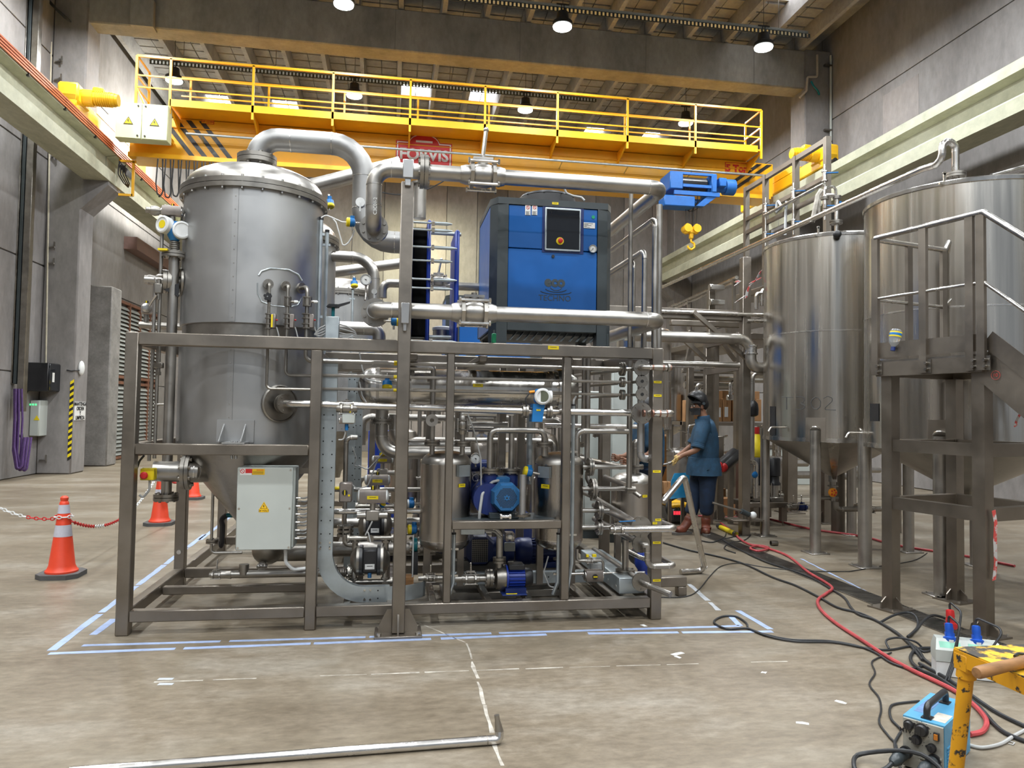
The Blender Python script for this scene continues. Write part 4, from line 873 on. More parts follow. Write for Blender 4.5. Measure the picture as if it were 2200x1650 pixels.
# ---------------------------------------------------------------- cooling pipes in front (upper and lower)
PYc = 5.10
a = at(802, 480, PYc-.02); rU = pxr(34, a)
def elbow_end(t, px, py, Yf, R): fl(t, at(px, py, Yf), Y_, R, True, .02, 8); 
st = at(802, 478, PYc); pts = run((st.x, PYc+.16, st.z), ('y', PYc), ('z', 362), ('x', 1425), ('dy', 1.75))
t = pipe('cooling_pipe', 'upper large steel pipe crossing in front of the chiller top, flanged at its left end', [V((st.x, PYc+.45, st.z))]+pts, rU, S, bend=.115, n=20)
fl(t, (st.x, PYc+.17, st.z), Y_, pxr(63, st), True, .022, 8); UZ = pts[2].z
text(t, 'pen_marking', 'C3C01-2', (st.x+.012, PYc-rU-.001, at(802, 447, PYc).z), Z_, -X_, .032, M['dial'], .0008)
f = at(911, 362, PYc); fl(t, (f.x, PYc, UZ), X_, pxr(72, f), True, .026, 8)
v = at(1037, 365, PYc); valve3((v.x, PYc, UZ), X_, rU*1.05, (0, 0, 1), (.02, 0, .19), None, 'large three-piece ball valve with raised lever on the upper cooling pipe', S)
st = at(805, 672, PYc); pts = run((st.x, PYc+.17, st.z), ('y', PYc), ('x', 1420), ('dy', 1.75))
pts[1].z = pts[2].z = at(1030, 673, PYc).z
for q in pts: q.z = at(1000, 672, PYc).z
t = pipe('cooling_pipe', 'lower large steel pipe crossing in front of the chiller, flanged at its left end', [V((st.x, PYc+.5, pts[0].z))]+pts, rU, S, bend=.115, n=20); LZ = pts[0].z
fl(t, (st.x, PYc+.17, LZ), Y_, pxr(63, st), True, .022, 8)
v = at(1018, 668, PYc); valve3((v.x, PYc, LZ), X_, rU*1.05, (0, 0, 1), None, None, 'large three-piece ball valve without lever on the lower cooling pipe', S)
t = gauge(at(786, 601, 5.35), -Y_, pxr(24, at(786, 601, 5.35)), 'round white-dial gauge on a stem above the lower cooling pipe flange', [at(786, 630, 5.35), at(784, 645, 5.3)])
p = at(774, 434, 5.4); tag(obj('cap_transmitter', MB().cyl(p, p+V((0, .05, 0)), pxr(20, p), n=20).cyl(p, p-Z_*.07, .006), M['white']), 'white round cap instrument beside the upper pipe flange', 'instrument')
p = at(804, 626, 5.4); tag(obj('cap_transmitter', MB().cyl(p, p+V((0, .04, 0)), pxr(12, p), n=18).cyl(p, p-Z_*.05, .005), M['white']), 'smaller white round cap above the lower pipe flange', 'instrument')
def transmitter(px, py, Y, lb, s=1., face=(-1, 0, 0), cablepts=None, ycol='yellow'):
    c = at(px, py, Y); t = thing('pressure_transmitter', lb, 'transmitter', c); d = V(face).normalized(); c = V(c)
    obj('housing', MB().lathe([(.02*s, -.02*s), (.032*s, -.012*s), (.034*s, .02*s), (.02*s, .03*s)], c, d, 16).cyl(c+Z_*.02*s, c+Z_*.048*s, .016*s), M['blue_inst'], t)
    obj('cap', MB().lathe([(.034*s, .02*s), (.034*s, .038*s), (.028*s, .044*s)], c, d, 16), M[ycol], t); obj('neck', MB().cyl(c-d*.02*s, c-d*.07*s, .009*s).cyl(c-Z_*.03*s, c-Z_*.06*s, .007*s), SB, t)
    if cablepts: obj('cable', MB().tube([at(a, b, Y) for a, b in cablepts], .005*s, 6, .03), M['white'], t)
    return t
transmitter(757, 478, 5.5, 'blue and yellow transmitter with looping white cable beside the big swan-neck pipe', 1., (-1, -.2, 0), [(690, 468), (700, 462), (715, 468), (735, 477), (748, 478)])
tag(obj('white_cable', MB().tube([at(a, b, 5.55) for a, b in ((712, 466), (722, 478), (730, 505), (737, 530), (748, 522), (757, 508), (761, 495))], .0055, 6, .05), M['white']), 'white cable hanging in a loop beside the swan-neck pipe', 'cable')
transmitter(708, 435, 7.2, 'blue and yellow transmitter hanging under the sloping pipe behind the column', 1.25, (.15, -.3, -1))
transmitter(761, 608, 8.5, 'small blue transmitter hanging under the rear sloping pipe', 1.2, (.1, -.3, -1))
transmitter(846, 690, 5.25, 'blue and yellow transmitter behind the flange of the lower cooling pipe', 1.0, (1, 0, 0))
# rear pipes between the columns
t = pipe('rear_elbow_pipe', 'pale elbow pipe from the second column bending down behind the gauge', run(at(690, 549, 7.1), ('x', 805), ('z', 720)), pxr(24, at(760, 550, 7.1)), M['steel'], bend=.2, n=16)
t = pipe('sloping_pipe', 'thick pale sloping pipe behind the dome of the large column', [at(600, 418, 8.6), at(860, 352, 8.6)], pxr(32, at(740, 390, 8.6)), S, seams=False, n=16)
t = pipe('sloping_pipe', 'thinner pale sloping pipe behind the gauge and second column', [at(690, 588, 8.6), at(862, 566, 8.6)], pxr(22, at(780, 575, 8.6)), S, seams=False, n=14)
t = pipe('rear_elbow_pipe', 'small rear elbow pipe rising beside the support column', run(at(822, 640, 6.3), ('z', 608), ('x', 1040)), pxr(18, at(830, 620, 6.3)), S, bend=.14, n=14); 
p = at(942, 603, 6.3); valve3((p.x, 6.3, at(942, 606, 6.3).z), X_, .035, (0, 0, 1), (.02, 0, .11), None, 'rear ball valve with lever seen between the heat exchanger bolts', S)
t = pipe('rear_vertical_pipe', 'vertical pipe rising behind the support column beside the flanged joint', run(at(903, 395, 5.6), ('z', 470)), pxr(27, at(903, 430, 5.6)), S, bend=0, n=16); fl(t, run(at(903, 395, 5.6))[0], Z_, .07, False)
t = pipe('rear_lower_pipe', 'large pipe running behind the lower pipe flange above the top rail', run(at(725, 704, 6.0), ('x', 815), ('z', 740)), pxr(28, at(760, 700, 6.0)), S, bend=.12, n=16)
# lever butterfly valve & grey junction box at the column
p = at(716, 660, 5.6); t = thing('butterfly_valve', 'butterfly valve with black notched hand lever beside the column', 'valve', p)
obj('valve_stem', MB().cyl(p-Z_*.1, p+Z_*.0, .012), M['teal'], t); obj('hand_lever', MB().prism([(-.05, 0), (.03, -.005), (.12, .03), (.125, .045), (.04, .02), (-.03, .02)], p+V((0, -.01, 0)), X_, Z_, .02).lathe([(.045, -.004), (.045, .004)], p, Z_, 12), M['blackm'], t)
obj('valve_disc', MB().lathe([(.05, -.03), (.055, -.02), (.055, .02), (.05, .03)], p+V((-.02, 0, -.14)), X_, 18), SB, t)
p, q = at(700, 738, 5.4), at(730, 683, 5.4); jb = thing('junction_box', 'small grey junction box standing on the top rail with cables at both sides', 'junction box', p); obj('box', MB().bev((p.x, 5.33, 1.99), (q.x, 5.42, q.z), .003), M['galv'], jb)
mb = MB()
for i in range(4): mb.tube([V((q.x, 5.37, q.z-.05-i*.03)), V((q.x+.05, 5.37, q.z-.06-i*.03)), V((q.x+.11, 5.38, 2.06-i*.01)), V((q.x+.15, 5.4, 1.95))], .005, 6, .03); mb.tube([V((p.x, 5.37, q.z-.06-i*.02)), V((p.x-.04, 5.37, q.z-.08-i*.02)), V((p.x-.08, 5.4, 2.03))], .005, 6, .03)
obj('cable', mb, M['cable_g'], jb)
# ---------------------------------------------------------------- plate heat exchanger
def phx():
    Y0, Y1 = 5.42, 5.78; t = thing('plate_heat_exchanger', 'plate heat exchanger with dark plate pack between royal blue frame plates and long tie bolts', 'heat exchanger', (at(920, 740, Y0).x, 5.6, 2.0))
    xa, xb, xc = at(886, 600, Y0).x, at(916, 600, Y0).x, at(979, 600, Y0).x; zt = at(920, 473, Y0).z
    n = 26; dx = (xb-xa)/n
    M['pack'] = mat('plate_pack', (.10, .10, .10), .4, .7, .3, 30)
    for i in range(n): obj('plate', MB().loft([[(xa+dx*(i+.12), y, z) for y, z in ((Y0+.01, 2.06), (Y1-.01, 2.06), (Y1-.01, zt-.06), (Y0+.01, zt-.06))], [(xa+dx*(i+.85), y, z) for y, z in ((Y0+.005, 2.05), (Y1, 2.05), (Y1, zt-.05), (Y0+.005, zt-.05))]]), M['pack'], t)
    def fp(x, w, z1, nm): obj(nm, MB().bev((x, Y0-.03, 2.0), (x+w, Y1+.03, z1), .012), M['blue_royal'], t)
    fp(xb, .028, zt, 'frame_plate'); fp(xa-.03, .028, zt, 'frame_plate'); fp(xc-.012, .034, at(979, 495, Y0).z, 'end_support')
    mb = MB(); 
    for py in (480, 495, 532, 561, 601, 620, 734):
        z = at(930, py, Y0-.04).z; L = at(968 if py in (480, 495, 561, 620) else 978, py, Y0).x
        for y in ((Y0-.045,) if py not in (480,) else (Y0-.045,)):
            b = obj('tie_bolt', MB().cyl((xa-.05, y, z), (xb+.03, y, z), .008).lathe([(.013, 0), (.013, L-xb-.06), (.004, L-xb-.02)], (xb+.03, y, z), X_, 10), M['galv'], t); obj('nut', MB().cyl((xb+.03, y, z), (xb+.05, y, z), .02, n=6), M['bolt'], b)
    obj('guide_bar', MB().cyl((xa-.05, 5.6, zt-.05), (xc+.05, 5.6, zt-.05), .014).cyl((xa, 5.6, 2.06), (xc, 5.6, 2.06), .014), M['galv'], t)
phx()
p = at(950, 710, 5.9); t = thing('white_lidded_pot', 'squat white-lidded canister behind the heat exchanger bolts', 'canister', (p.x, 5.9, 2)); obj('pot', MB().cyl((p.x, 5.9, 1.99), (p.x, 5.9, p.z), .075, n=18), S, t); obj('lid', MB().lathe([(.08, 0), (.08, .02), (.06, .03)], (p.x, 5.9, p.z), Z_, 18), M['white'], t)
# ---------------------------------------------------------------- chillers
def chiller(Y0, xL, xR, zB, zT, lb, full=True):
    D = .8; t = thing('chiller', lb, 'chiller', ((xL+xR)/2, Y0+D/2, zB)); W = xR-xL; cw = W*.135; k = .045; xi0, xi1 = xL+cw, xR-cw
    # chamfered corner pillars, base, top frame, side and front panels
    for nm, a, s in (('corner_pillar', xL, 1), ('corner_pillar', xR, -1)):
        poly = [(a, Y0+.09), (a+s*.05, Y0+k*.2), (a+s*cw, Y0), (a+s*cw, Y0+.1)]
        obj(nm, MB().loft([[(x, y, z) for x, y in poly] for z in (zB+.0, zT-.0)]), M['dgrey'], t)
        obj('corner_pillar', MB().bev((min(a, a+s*.06), Y0+.09+.42, zB), (max(a, a+s*.06), Y0+D, zT), .01), M['dgrey'], t) if False else None
    zp = zT-.05
    obj('top_panel', MB().loft([[(xL, Y0+.09, z), (xL+.05, Y0, z), (xR-.05, Y0, z), (xR, Y0+.09, z), (xR, Y0+D, z), (xL, Y0+D, z)] for z in (zp, zT)]), M['dgrey'], t)
    obj('base_panel', MB().bev((xi0, Y0+.005, zB+.1), (xi1, Y0+.09, zB+.21), .004).bev((xL+.02, Y0+.1, zB+.08), (xR-.02, Y0+D, zB+.12), .004), M['dgrey'], t)
    obj('side_panel', MB().bev((xL+.002, Y0+.095, zB+.1), (xL+.02, Y0+D, zp), .006), M['blue'], t); obj('side_panel', MB().bev((xR-.02, Y0+.095, zB+.1), (xR-.002, Y0+D, zp), .006), M['blue'], t); obj('back_panel', MB().box((xL, Y0+D-.02, zB+.1), (xR, Y0+D, zp)), M['dgrey'], t)
    zm = zB+(zT-zB)*.655
    up = obj('upper_front_panel', MB().bev((xi0+.002, Y0+.008, zm+.003), (xi1-.002, Y0+.05, zp-.003), .004), M['blue'], t); lw_ = obj('lower_front_panel', MB().bev((xi0+.002, Y0+.008, zB+.21), (xi1-.002, Y0+.05, zm-.003), .004), M['blue'], t)
    obj('panel_lock', MB().cyl((xL+W*.5, Y0+.0, zm-.05), (xL+W*.5, Y0+.02, zm-.05), .012), M['blackm'], lw_)
    if full:
        g0, g1, h0, h1 = at(1168, 538, Y0), at(1248, 450, Y0), 0, 0
        obj('display_recess', MB().box((g0.x-.012, Y0+.004, g0.z-.012), (g1.x+.025, Y0+.012, g1.z+.02)), M['blue_navy'], up)
        pn = obj('control_window', MB().bev((g0.x+.005, Y0-.012, g0.z), (g1.x, Y0+.006, g1.z), .006), M['galv'], t); obj('window_pane', MB().box((g0.x+.018, Y0-.0135, g0.z+.015), (g1.x-.012, Y0-.011, g1.z-.015)), M['glass_dark'], pn)
        e = at(1203, 518, Y0-.014); obj('emergency_button', MB().lathe([(.012, 0), (.012, .012), (.019, .016), (.019, .026), (.012, .03)], e, -Y_, 14), M['red'], pn); obj('button_ring', MB().lathe([(.03, 0), (.03, .003)], e, -Y_, 18), M['yellow'], pn)
        for a, b in ((1134, 451), (1148.5, 451)):
            c = at(a, b, Y0+.006); st = obj('warning_sticker', MB().box((c.x-.021, Y0+.004, c.z-.04), (c.x+.021, Y0+.0085, c.z+.04)), M['paper'], up)
            mb = MB().lathe([(.0135, 0), (.0135, .0015), (.0105, .0015), (.0105, 0)], (c.x, Y0+.004, c.z+.018), -Y_, 18, False); mb.bar((c.x-.009, Y0+.003, c.z+.027), (c.x+.009, Y0+.003, c.z+.009), .003, .001, up=Y_); obj('prohibition_ring', mb, M['red'], st); 
            mb = MB()
            for i in range(5): mb.box((c.x-.016, Y0+.003, c.z-.012-i*.006), (c.x+.016-(i % 2)*.008, Y0+.005, c.z-.0145-i*.006))
            obj('print_line', mb, M['dgrey'], st, kind='stuff')
        c = at(1275, 466, Y0); obj('green_dot', MB().cyl((c.x, Y0+.004, c.z), (c.x, Y0+.01, c.z), .0135, n=18), M['green'], up)
        c = at(1266, 484, Y0); st = obj('rating_sticker', MB().box((c.x-.047, Y0+.004, c.z-.022), (c.x+.047, Y0+.009, c.z+.022)), M['paper'], up); mb = MB()
        for i in range(5): mb.box((c.x-.04, Y0+.003, c.z+.015-i*.007), (c.x+.03-(i*3 % 5)*.012, Y0+.005, c.z+.0125-i*.007))
        obj('print_line', mb, M['dgrey'], st, kind='stuff')
        c = at(1193, 433, Y0); plate(t, (c.x, Y0-.001, zT-.025), .05, .018, -Y_)
        c = at(1273, 535, Y0); g = gauge((c.x, Y0-.005, c.z), -Y_, .0325, 'small round dial gauge on the blue chiller front')
        for a, b in ((1155, 440), (1240, 447), (1252, 462), (1157, 530), (1252, 535), (1170, 546), (1240, 550)): pass
        e = at(1192, 608, Y0+.006)
        M['logo'] = mat('logo_grey', (.035, .05, .06), .5, 0, .05)
        text(t, 'logo_lettering', 'eco', (e.x+.0, Y0+.007, e.z+.008), X_, Z_, .108, M['logo'], .001, bold=.006); b = at(1192, 641, Y0+.006); text(t, 'logo_lettering', 'TECHNO', (b.x, Y0+.007, b.z), X_, Z_, .062, M['logo'], .001)
        for i, (wd, dz) in enumerate(((.045, .048), (.085, .062), (.125, .08))):
            pts = [V((e.x+.01+wd*math.cos(a), Y0+.007, e.z-dz+.02-.028*math.sin(a)-.0)) for a in [PI*(.08+.84*j/10) for j in range(11)]]; obj('logo_swoosh', MB().tube(pts, .003, 5), M['logo'], t)
        # fan cowl on the roof
        fc = V((at(1176, 415, Y0+.35).x, Y0+.36, zT)); R = .235
        obj('fan_cowl', MB().lathe([(R*1.05, 0), (R*1.02, .05), (R*.98, .1), (R*.94, .1), (R*.9, .0)], fc, Z_, 28), M['black'], t); mb = MB()
        for i in range(9): mb.lathe([(R*(.12+.1*i)-.006, .1+.05*(1-(.12+.1*i)**2)), (R*(.12+.1*i)+.006, .1+.05*(1-(.12+.1*i)**2)), (R*(.12+.1*i), .115+.05*(1-(.12+.1*i)**2))], fc, Z_, 24, False)
        for i in range(10): a = 2*PI*i/10; mb.tube([fc+V((0, 0, .155)), fc+V((math.cos(a)*R*.6, math.sin(a)*R*.6, .14)), fc+V((math.cos(a)*R, math.sin(a)*R, .1))], .006, 5)
        obj('fan_guard', mb, M['blackm'], t, kind='stuff')
        obj('fan_cable', MB().tube([at(1211, 402, Y0+.1), at(1217, 415, Y0+.1), at(1232, 421, Y0+.1), at(1250, 424, Y0+.08), at(1256, 431, Y0+.06)], .008, 7, .03), M['cable_g'], t)
        for i in range(3):
            x0 = xi0+.03+i*(xi1-xi0)/3
            for j in range(4): obj('base_slat', MB().bar((x0+j*.055, Y0+.05, zB+.03), (x0+.06+j*.055, Y0+.09, zB+.1), .02, .004), M['galv'], t)
    else: text(t, 'logo_lettering', 'eco', ((xi0+.17), Y0+.004, zB+.3), X_, Z_, .1, M['logo'], .001, bold=.006)
    mb = MB()
    for x in (xL+.03, xR-.1):
        for y in (Y0+.02, Y0+D-.12): mb.box((x, y, zB-.03), (x+.07, y+.1, zB+.1))
    obj('foot', mb, M['dgrey'], t); return t
CY0 = 5.5
chiller(CY0, at(1054, 600, CY0).x, at(1318, 600, CY0).x, 2.02, at(1190, 430, CY0).z, 'large bright blue chiller cabinet with dark grey corners and roof fan on the frame')
chiller(10.4, at(958, 700, 10.4).x, at(1058, 700, 10.4).x+.75, 2.02, at(985, 634, 10.4).z, 'second blue chiller far behind, its corner showing left of the front chiller', False)
# ================================================================ INSIDE THE SKID
def hcyl(px0, px1, py, Y): a = at(px0, py, Y); return a, _mv(a, 'x', px1, 0)
# condenser
YC2 = 5.95; a = at(800, 833, YC2); r = pxr(83, at(1000, 833, YC2)); x0, x1 = at(812, 833, YC2).x, at(1193, 842, YC2).x; zc = at(1000, 836, YC2).z
t = thing('condenser', 'horizontal shell-and-tube condenser lying high behind the thin pipes', 'condenser', (x0, YC2, zc))
obj('shell', MB().cyl((x0, YC2, zc), (x1, YC2, zc), r, n=32), M['steel_tank'], t)
obj('dished_end', MB().lathe([(r, 0), (r, .04), (r*.93, .09), (r*.7, .13), (r*.3, .155), (.001, .16)], (x0, YC2, zc), -X_, 32), SB, t); obj('dished_end', MB().lathe([(r, .06), (r*.95, .12), (r*.75, .17), (.001, .2)], (x1, YC2, zc), X_, 32), S, t)
mb = MB().pair((x1+.03, YC2, zc), X_, r*1.16, .03, 16); mb.lathe([(r*1.04, -.02), (r*1.04, .02)], (x1-.05, YC2, zc), X_, 32); obj('girth_flange', mb, SB, t)
obj('shell_band', MB().lathe([(r*1.02, -.012), (r*1.02, .012)], (x0, YC2, zc), X_, 32), S, t); obj('shell_band', MB().lathe([(r*1.015, -.008), (r*1.015, .008)], (x0+.25, YC2, zc), X_, 32), S, t)
plate(t, at(1027, 828, YC2-r-.003), .08, .025, -Y_)
q = at(820, 905, 5.8); obj('nozzle', MB().cyl((q.x, YC2, zc), (q.x, YC2, q.z), .05), S, t)
tp = pipe('condenser_drain_pipe', 'thick pipe dropping from the condenser flange and bending right behind the first buffer vessel', run((q.x, 5.9, q.z), ('z', 972), ('x', 1010)), pxr(27, at(820, 940, 5.9)), S, bend=.13, n=16); fl(tp, (q.x, 5.9, q.z), Z_, .085, True, .018, 6)
pipe('rear_bend_pipe', 'second thick bend behind the support column below the condenser', run(at(848, 890, 6.1), ('z', 955), ('x', 990)), pxr(24, at(848, 930, 6.1)), S, bend=.12, n=14)
# product line: flow meter, end bend
p = at(1152, 885, PLY); z0 = at(1152, 884, PLY).z
fm = thing('flow_meter', 'blue flow transmitter with white-ringed round display on the product pipe', 'flow meter', (p.x, PLY, z0))
fl(fm, (at(1128, 885, PLY).x, PLY, z0), X_, .05, True, .018, 4); fl(fm, (at(1179, 885, PLY).x, PLY, z0), X_, .05, True, .018, 4)
obj('meter_tube', MB().cyl((at(1128, 885, PLY).x, PLY, z0), (at(1179, 885, PLY).x, PLY, z0), .03), SB, fm)
a, b = at(1142, 906, PLY-.04), at(1168, 868, PLY-.04); obj('sensor_body', MB().loft([[(a.x, y, a.z), (b.x-.012, y, a.z), (b.x+.005, y, b.z), (a.x+.008, y, b.z)] for y in (PLY-.06, PLY+.06)]), M['blue_inst'], fm); plate(fm, at(1157, 881, PLY-.062), .03, .012, -Y_)
h = at(1163, 852, PLY-.03); obj('housing', MB().bev(h+V((-.05, -.03, -.05)), h+V((.05, .05, .055)), .015), M['blue_inst'], fm); hc = obj('housing_cap', MB().lathe([(.05, 0), (.06, .006), (.06, .03), (.05, .038), (.042, .038), (.04, .03)], h+V((0, -.03, 0)), V((-.05, -1, 0)), 24), M['white'], fm); obj('display', MB().cyl(h+V((0, -.058, 0)), h+V((-.002, -.064, 0)), .041, n=20), mat('lcd_grey', (.12, .13, .09), .2), hc)
obj('housing_cap', MB().cyl(h+V((.05, .0, .0)), h+V((.075, 0, 0)), .045, n=18), M['white'], fm); obj('cable_gland', MB().cyl(h+V((-.05, 0, .035)), h+V((-.09, 0, .03)), .01), M['orange_valve'], fm); obj('signal_cable', MB().tube([h+V((-.085, 0, .03)), h+V((-.12, 0, -.02)), h+V((-.1, 0, -.09)), h+V((-.04, -.01, -.09))], .005, 6, .03), M['cable'], fm)
a = at(1179, 884, PLY); e = run((a.x, PLY, z0), ('x', 1372)); e2 = [e[-1]+V((0, 0, 0)), V((at(1445, 884, 5.02).x, 5.08, z0-.0))]
t = pipe('product_outlet', 'product pipe with heat-tinted welds passing in front of the right post', [e[0], e[1], V((e[1].x+.06, 5.10, z0)), V((at(1447, 885, 5.1).x, 5.10, z0)), V((at(1447, 885, 5.1).x, 5.45, z0))], .026, SB, bend=.05)
mb = MB()
for px in (1383, 1402, 1417, 1432): c = at(px, 885, 5.1); mb.cyl((c.x-.006, 5.1, z0), (c.x+.006, 5.1, z0), .0272, n=14)
obj('tinted_weld', mb, M['rust'], t)
c = at(745, 880, PLY); v = thing('actuated_valve', 'ball valve with actuator above and grey switch box below on the product pipe', 'valve', (c.x, PLY, z0)); valve3((c.x, PLY, z0), X_, .026, None, None, v); actuator((c.x, PLY, z0-.085), X_, .09, .05, v, ind=False)
a, b = at(735, 909, PLY-.03), at(763, 889, PLY-.03); obj('switch_box', MB().bev((a.x, PLY-.04, a.z), (b.x, PLY+.03, b.z), .004), M['grey_box'], v); obj('hand_knob', MB().bev((b.x-.04, PLY-.03, b.z+.0), (b.x-.02, PLY, b.z+.06), .003), M['yellow'], v); obj('solenoid', MB().cyl((a.x+.03, PLY, a.z), (a.x+.03, PLY, a.z-.05), .012), M['blue_inst'], v)
# three thin lines: continue to the flanged ends at right
for i, (pyL, py, yF, R) in enumerate(((776, 786, 786, .062), (806, 819, 820, .046), (835, 850, 850, .046))):
    r = (.0155, .0115, .0105)[i]; Yl = FY+.16; a = at(690, pyL, Yl)
    ln = pipe('header_line', '%s thin horizontal pipe crossing behind the posts to the right manifold' % ('uppermost', 'middle', 'lowest')[i], [a, V((at(1377, yF, 5.15).x-.0, Yl, a.z)), V((at(1377, yF, 5.15).x, 5.13, a.z))], r, S, bend=.03, n=9, seams=False)
    fl(ln, (at(1337, py, Yl).x, Yl, a.z), X_, R*.85, True, .014, 4); fl(ln, (at(1377, yF, 5.15).x, 5.13, a.z), Y_, R, False, .016, 4); obj('gasket', MB().cyl((at(1337, py, Yl).x-.004, Yl, a.z), (at(1337, py, Yl).x+.004, Yl, a.z), R*.75), M['teal'] if i == 2 else M['black'], ln)
    if i: obj('bore', MB().cyl((at(1377, yF, 5.15).x, 5.121, a.z), (at(1377, yF, 5.15).x, 5.1195, a.z), R*.27, n=14), M['black'], ln)
    obj('tag_band', MB().cyl((at(846, 800, Yl).x, Yl, a.z), (at(852, 800, Yl).x+.01, Yl, a.z), r*1.12), M['yellow'], ln)
    if i == 0:
        u = pipe('welded_bend', 'short heat-tinted bend pipe sticking out right from the top manifold flange', [V((at(1378, 786, 5.1).x, 5.12, a.z)), V((at(1378, 786, 5.1).x, 5.06, a.z)), V((at(1445, 788, 5.06).x, 5.06, a.z)), V((at(1445, 788, 5.06).x, 5.3, a.z))], .02, S, bend=.05); f = at(1436, 788, 5.06); fl(u, (f.x, 5.06, a.z), X_, .03, False)
        mb = MB(); 
        for px in (1402, 1425, 1440): c = at(px, 788, 5.06); mb.cyl((c.x-.006, 5.06, a.z), (c.x+.006, 5.06, a.z), .021, n=12)
        obj('tinted_weld', mb, M['rust'], u)
    b = a+V((0, 0, 0)); q = at(1232, (810, 836, 864)[i], 6.35)
    pipe('rear_branch', 'thin branch pipe running back from the %s manifold flange' % ('top', 'middle', 'lowest')[i], [V((at(1330, py, Yl).x, Yl+.04, a.z-.01)), V((q.x, 6.3, a.z-.01))], r*.9, S, seams=False, n=8)
f = at(1378, 886, 5.16); mb = MB().flange((f.x, 5.16, z0), Y_, .078, .018, 6, br=.009); t = thing('manifold_flange', 'large drilled flange behind the product pipe at the right post', 'flange', (f.x, 5.16, z0)); obj('flange', mb, SD, t); obj('neck', MB().cyl((f.x, 5.16, z0), (f.x, 5.3, z0), .03), SD, t)
hp = pipe('manifold_riser', 'pale vertical riser behind the manifold flanges, bending right at its foot', run(at(1378, 790, 5.3), ('z', 986), ('x', 1400)), pxr(16, at(1378, 900, 5.3)), M['galv_pipe'] if 'galv_pipe' in M else S, bend=.05)
pipe('manifold_riser', 'dark vertical riser left of the manifold flanges', run(at(1354, 775, 5.45), ('z', 1048)), pxr(12, at(1354, 900, 5.45)), S, bend=0)
pipe('rear_elbow', 'short dark elbow pipe beside the riser at the top of the right rear tank', run(at(1372, 950, 6.2), ('x', 1364), ('z', 1020)), .028, SD, bend=.05)
pipe('right_elbow_pipe', 'horizontal elbow pipe above the second buffer vessel, turning down at its left', run(at(1350, 927, 5.4), ('x', 1239), ('z', 975)), pxr(12.5, at(1300, 927, 5.4)), S, bend=.055); 
pipe('right_back_pipe', 'pale horizontal pipe behind the right posts at chest height', run(at(1170, 914, 6.3), ('x', 1375)), pxr(10, at(1300, 918, 6.3)), SB, seams=False)
pipe('deep_header', 'dull horizontal pipe behind the pump risers', run(at(1000, 914, 6.2), ('x', 1090)), .035, S, seams=False); pipe('deep_header', 'lower dull horizontal pipe behind the pump risers', run(at(1005, 922, 6.1), ('x', 1060)), .022, S, seams=False)
# buffer vessels
def buffer(px0, px1, ytop, ybot, Y, lb, legs=True, hasplate=True):
    a, b = at(px0, 1060, Y), at(px1, 1060, Y); c = (a+b)/2; r = (b.x-a.x)/2*.985; k = lambda py: at((px0+px1)/2, py, Y).z
    zt, zb = k(ytop), k(ybot); h = r*.5; t = thing('buffer_vessel', lb, 'vessel', (c.x, Y, zb)); n = 36
    dome = [(r*math.cos(a_)**.75 if a_ < 1.57 else 0, h*math.sin(a_)) for a_ in [PI/2*i/8 for i in range(9)]]
    obj('shell', MB().cyl((c.x, Y, zb+h), (c.x, Y, zt-h), r, n=n), M['steel_buffer'], t); obj('top_head', MB().lathe(dome, (c.x, Y, zt-h), Z_, n), S, t); obj('bottom_head', MB().lathe(dome, (c.x, Y, zb+h), -Z_, n), M['steel_buffer'], t)
    obj('seam_band', MB().lathe([(r*1.004, -.003), (r*1.004, .003)], (c.x, Y, zt-h), Z_, n).lathe([(r*1.004, -.003), (r*1.004, .003)], (c.x, Y, zb+h), Z_, n), SB, t)
    return t, c, r, zt, zb
ta, ca, ra, zta, zba = buffer(902, 1012, 968, 1184, 5.66, 'upright steel buffer vessel behind the support column, left of the blue motor')
tb, cb_, rb, ztb, zbb = buffer(1149, 1252, 970, 1181, 5.66, 'upright steel buffer vessel right of the blue motor, behind the narrow post')
tc, cc_, rc, ztc, zbc = buffer(1314, 1399, 1014, 1148, 6.25, 'shorter steel buffer vessel behind the right post and the slanting pipes')
for t, px, py, w in ((ta, 992, 1043, .06), (tb, 1172, 1045, .075), (tc, 1385, 1066, .05)):
    c, r, Y = {id(ta): (ca, ra, 5.66), id(tb): (cb_, rb, 5.66), id(tc): (cc_, rc, 6.25)}[id(t)]
    d = ray(px, py); o = CC-V((c.x, Y, 0)); A = d.x**2+d.y**2; B = 2*(o.x*d.x+o.y*d.y); Cq = o.x**2+o.y**2-r*r; p = CC+d*((-B-math.sqrt(max(0, B*B-4*A*Cq)))/(2*A)); n = V((p.x-c.x, p.y-Y, 0)).normalized(); plate(t, p+n*.003, w, w*.42, n)
    if t is not tc:
        p = p+Z_*.11; sd = n.cross(Z_); mb = MB().bar(p+n*.03-sd*.05, p+n*.03+sd*.05, .085, .003, up=n); mb.bar(p-sd*.05+n*.0, p-sd*.05+n*.03, .003, .085).bar(p+sd*.05+n*.0, p+sd*.05+n*.03, .003, .085); obj('nameplate_bracket', mb, M['galv'], t)
obj('mounting_lug', MB().bev((ca.x-.02, 5.25, 1.3), (ca.x+.0, 5.46, 1.45), .003), SD, ta)
def riser(px, y0, y1, Y, r, t, flpy, R): 
    a = at(px, y0, Y); b = _mv(a, 'z', y1, 1); obj('nozzle', MB().cyl(a, b, r), S, t); f = _mv(a, 'z', flpy, 1); fl(t, f, Z_, R, True, .016, 4)
riser(928, 980, 905, 5.6, pxr(11, at(928, 940, 5.6)), ta, 951, .06); riser(993, 980, 890, 5.6, pxr(11, at(993, 940, 5.6)), ta, 953, .062)
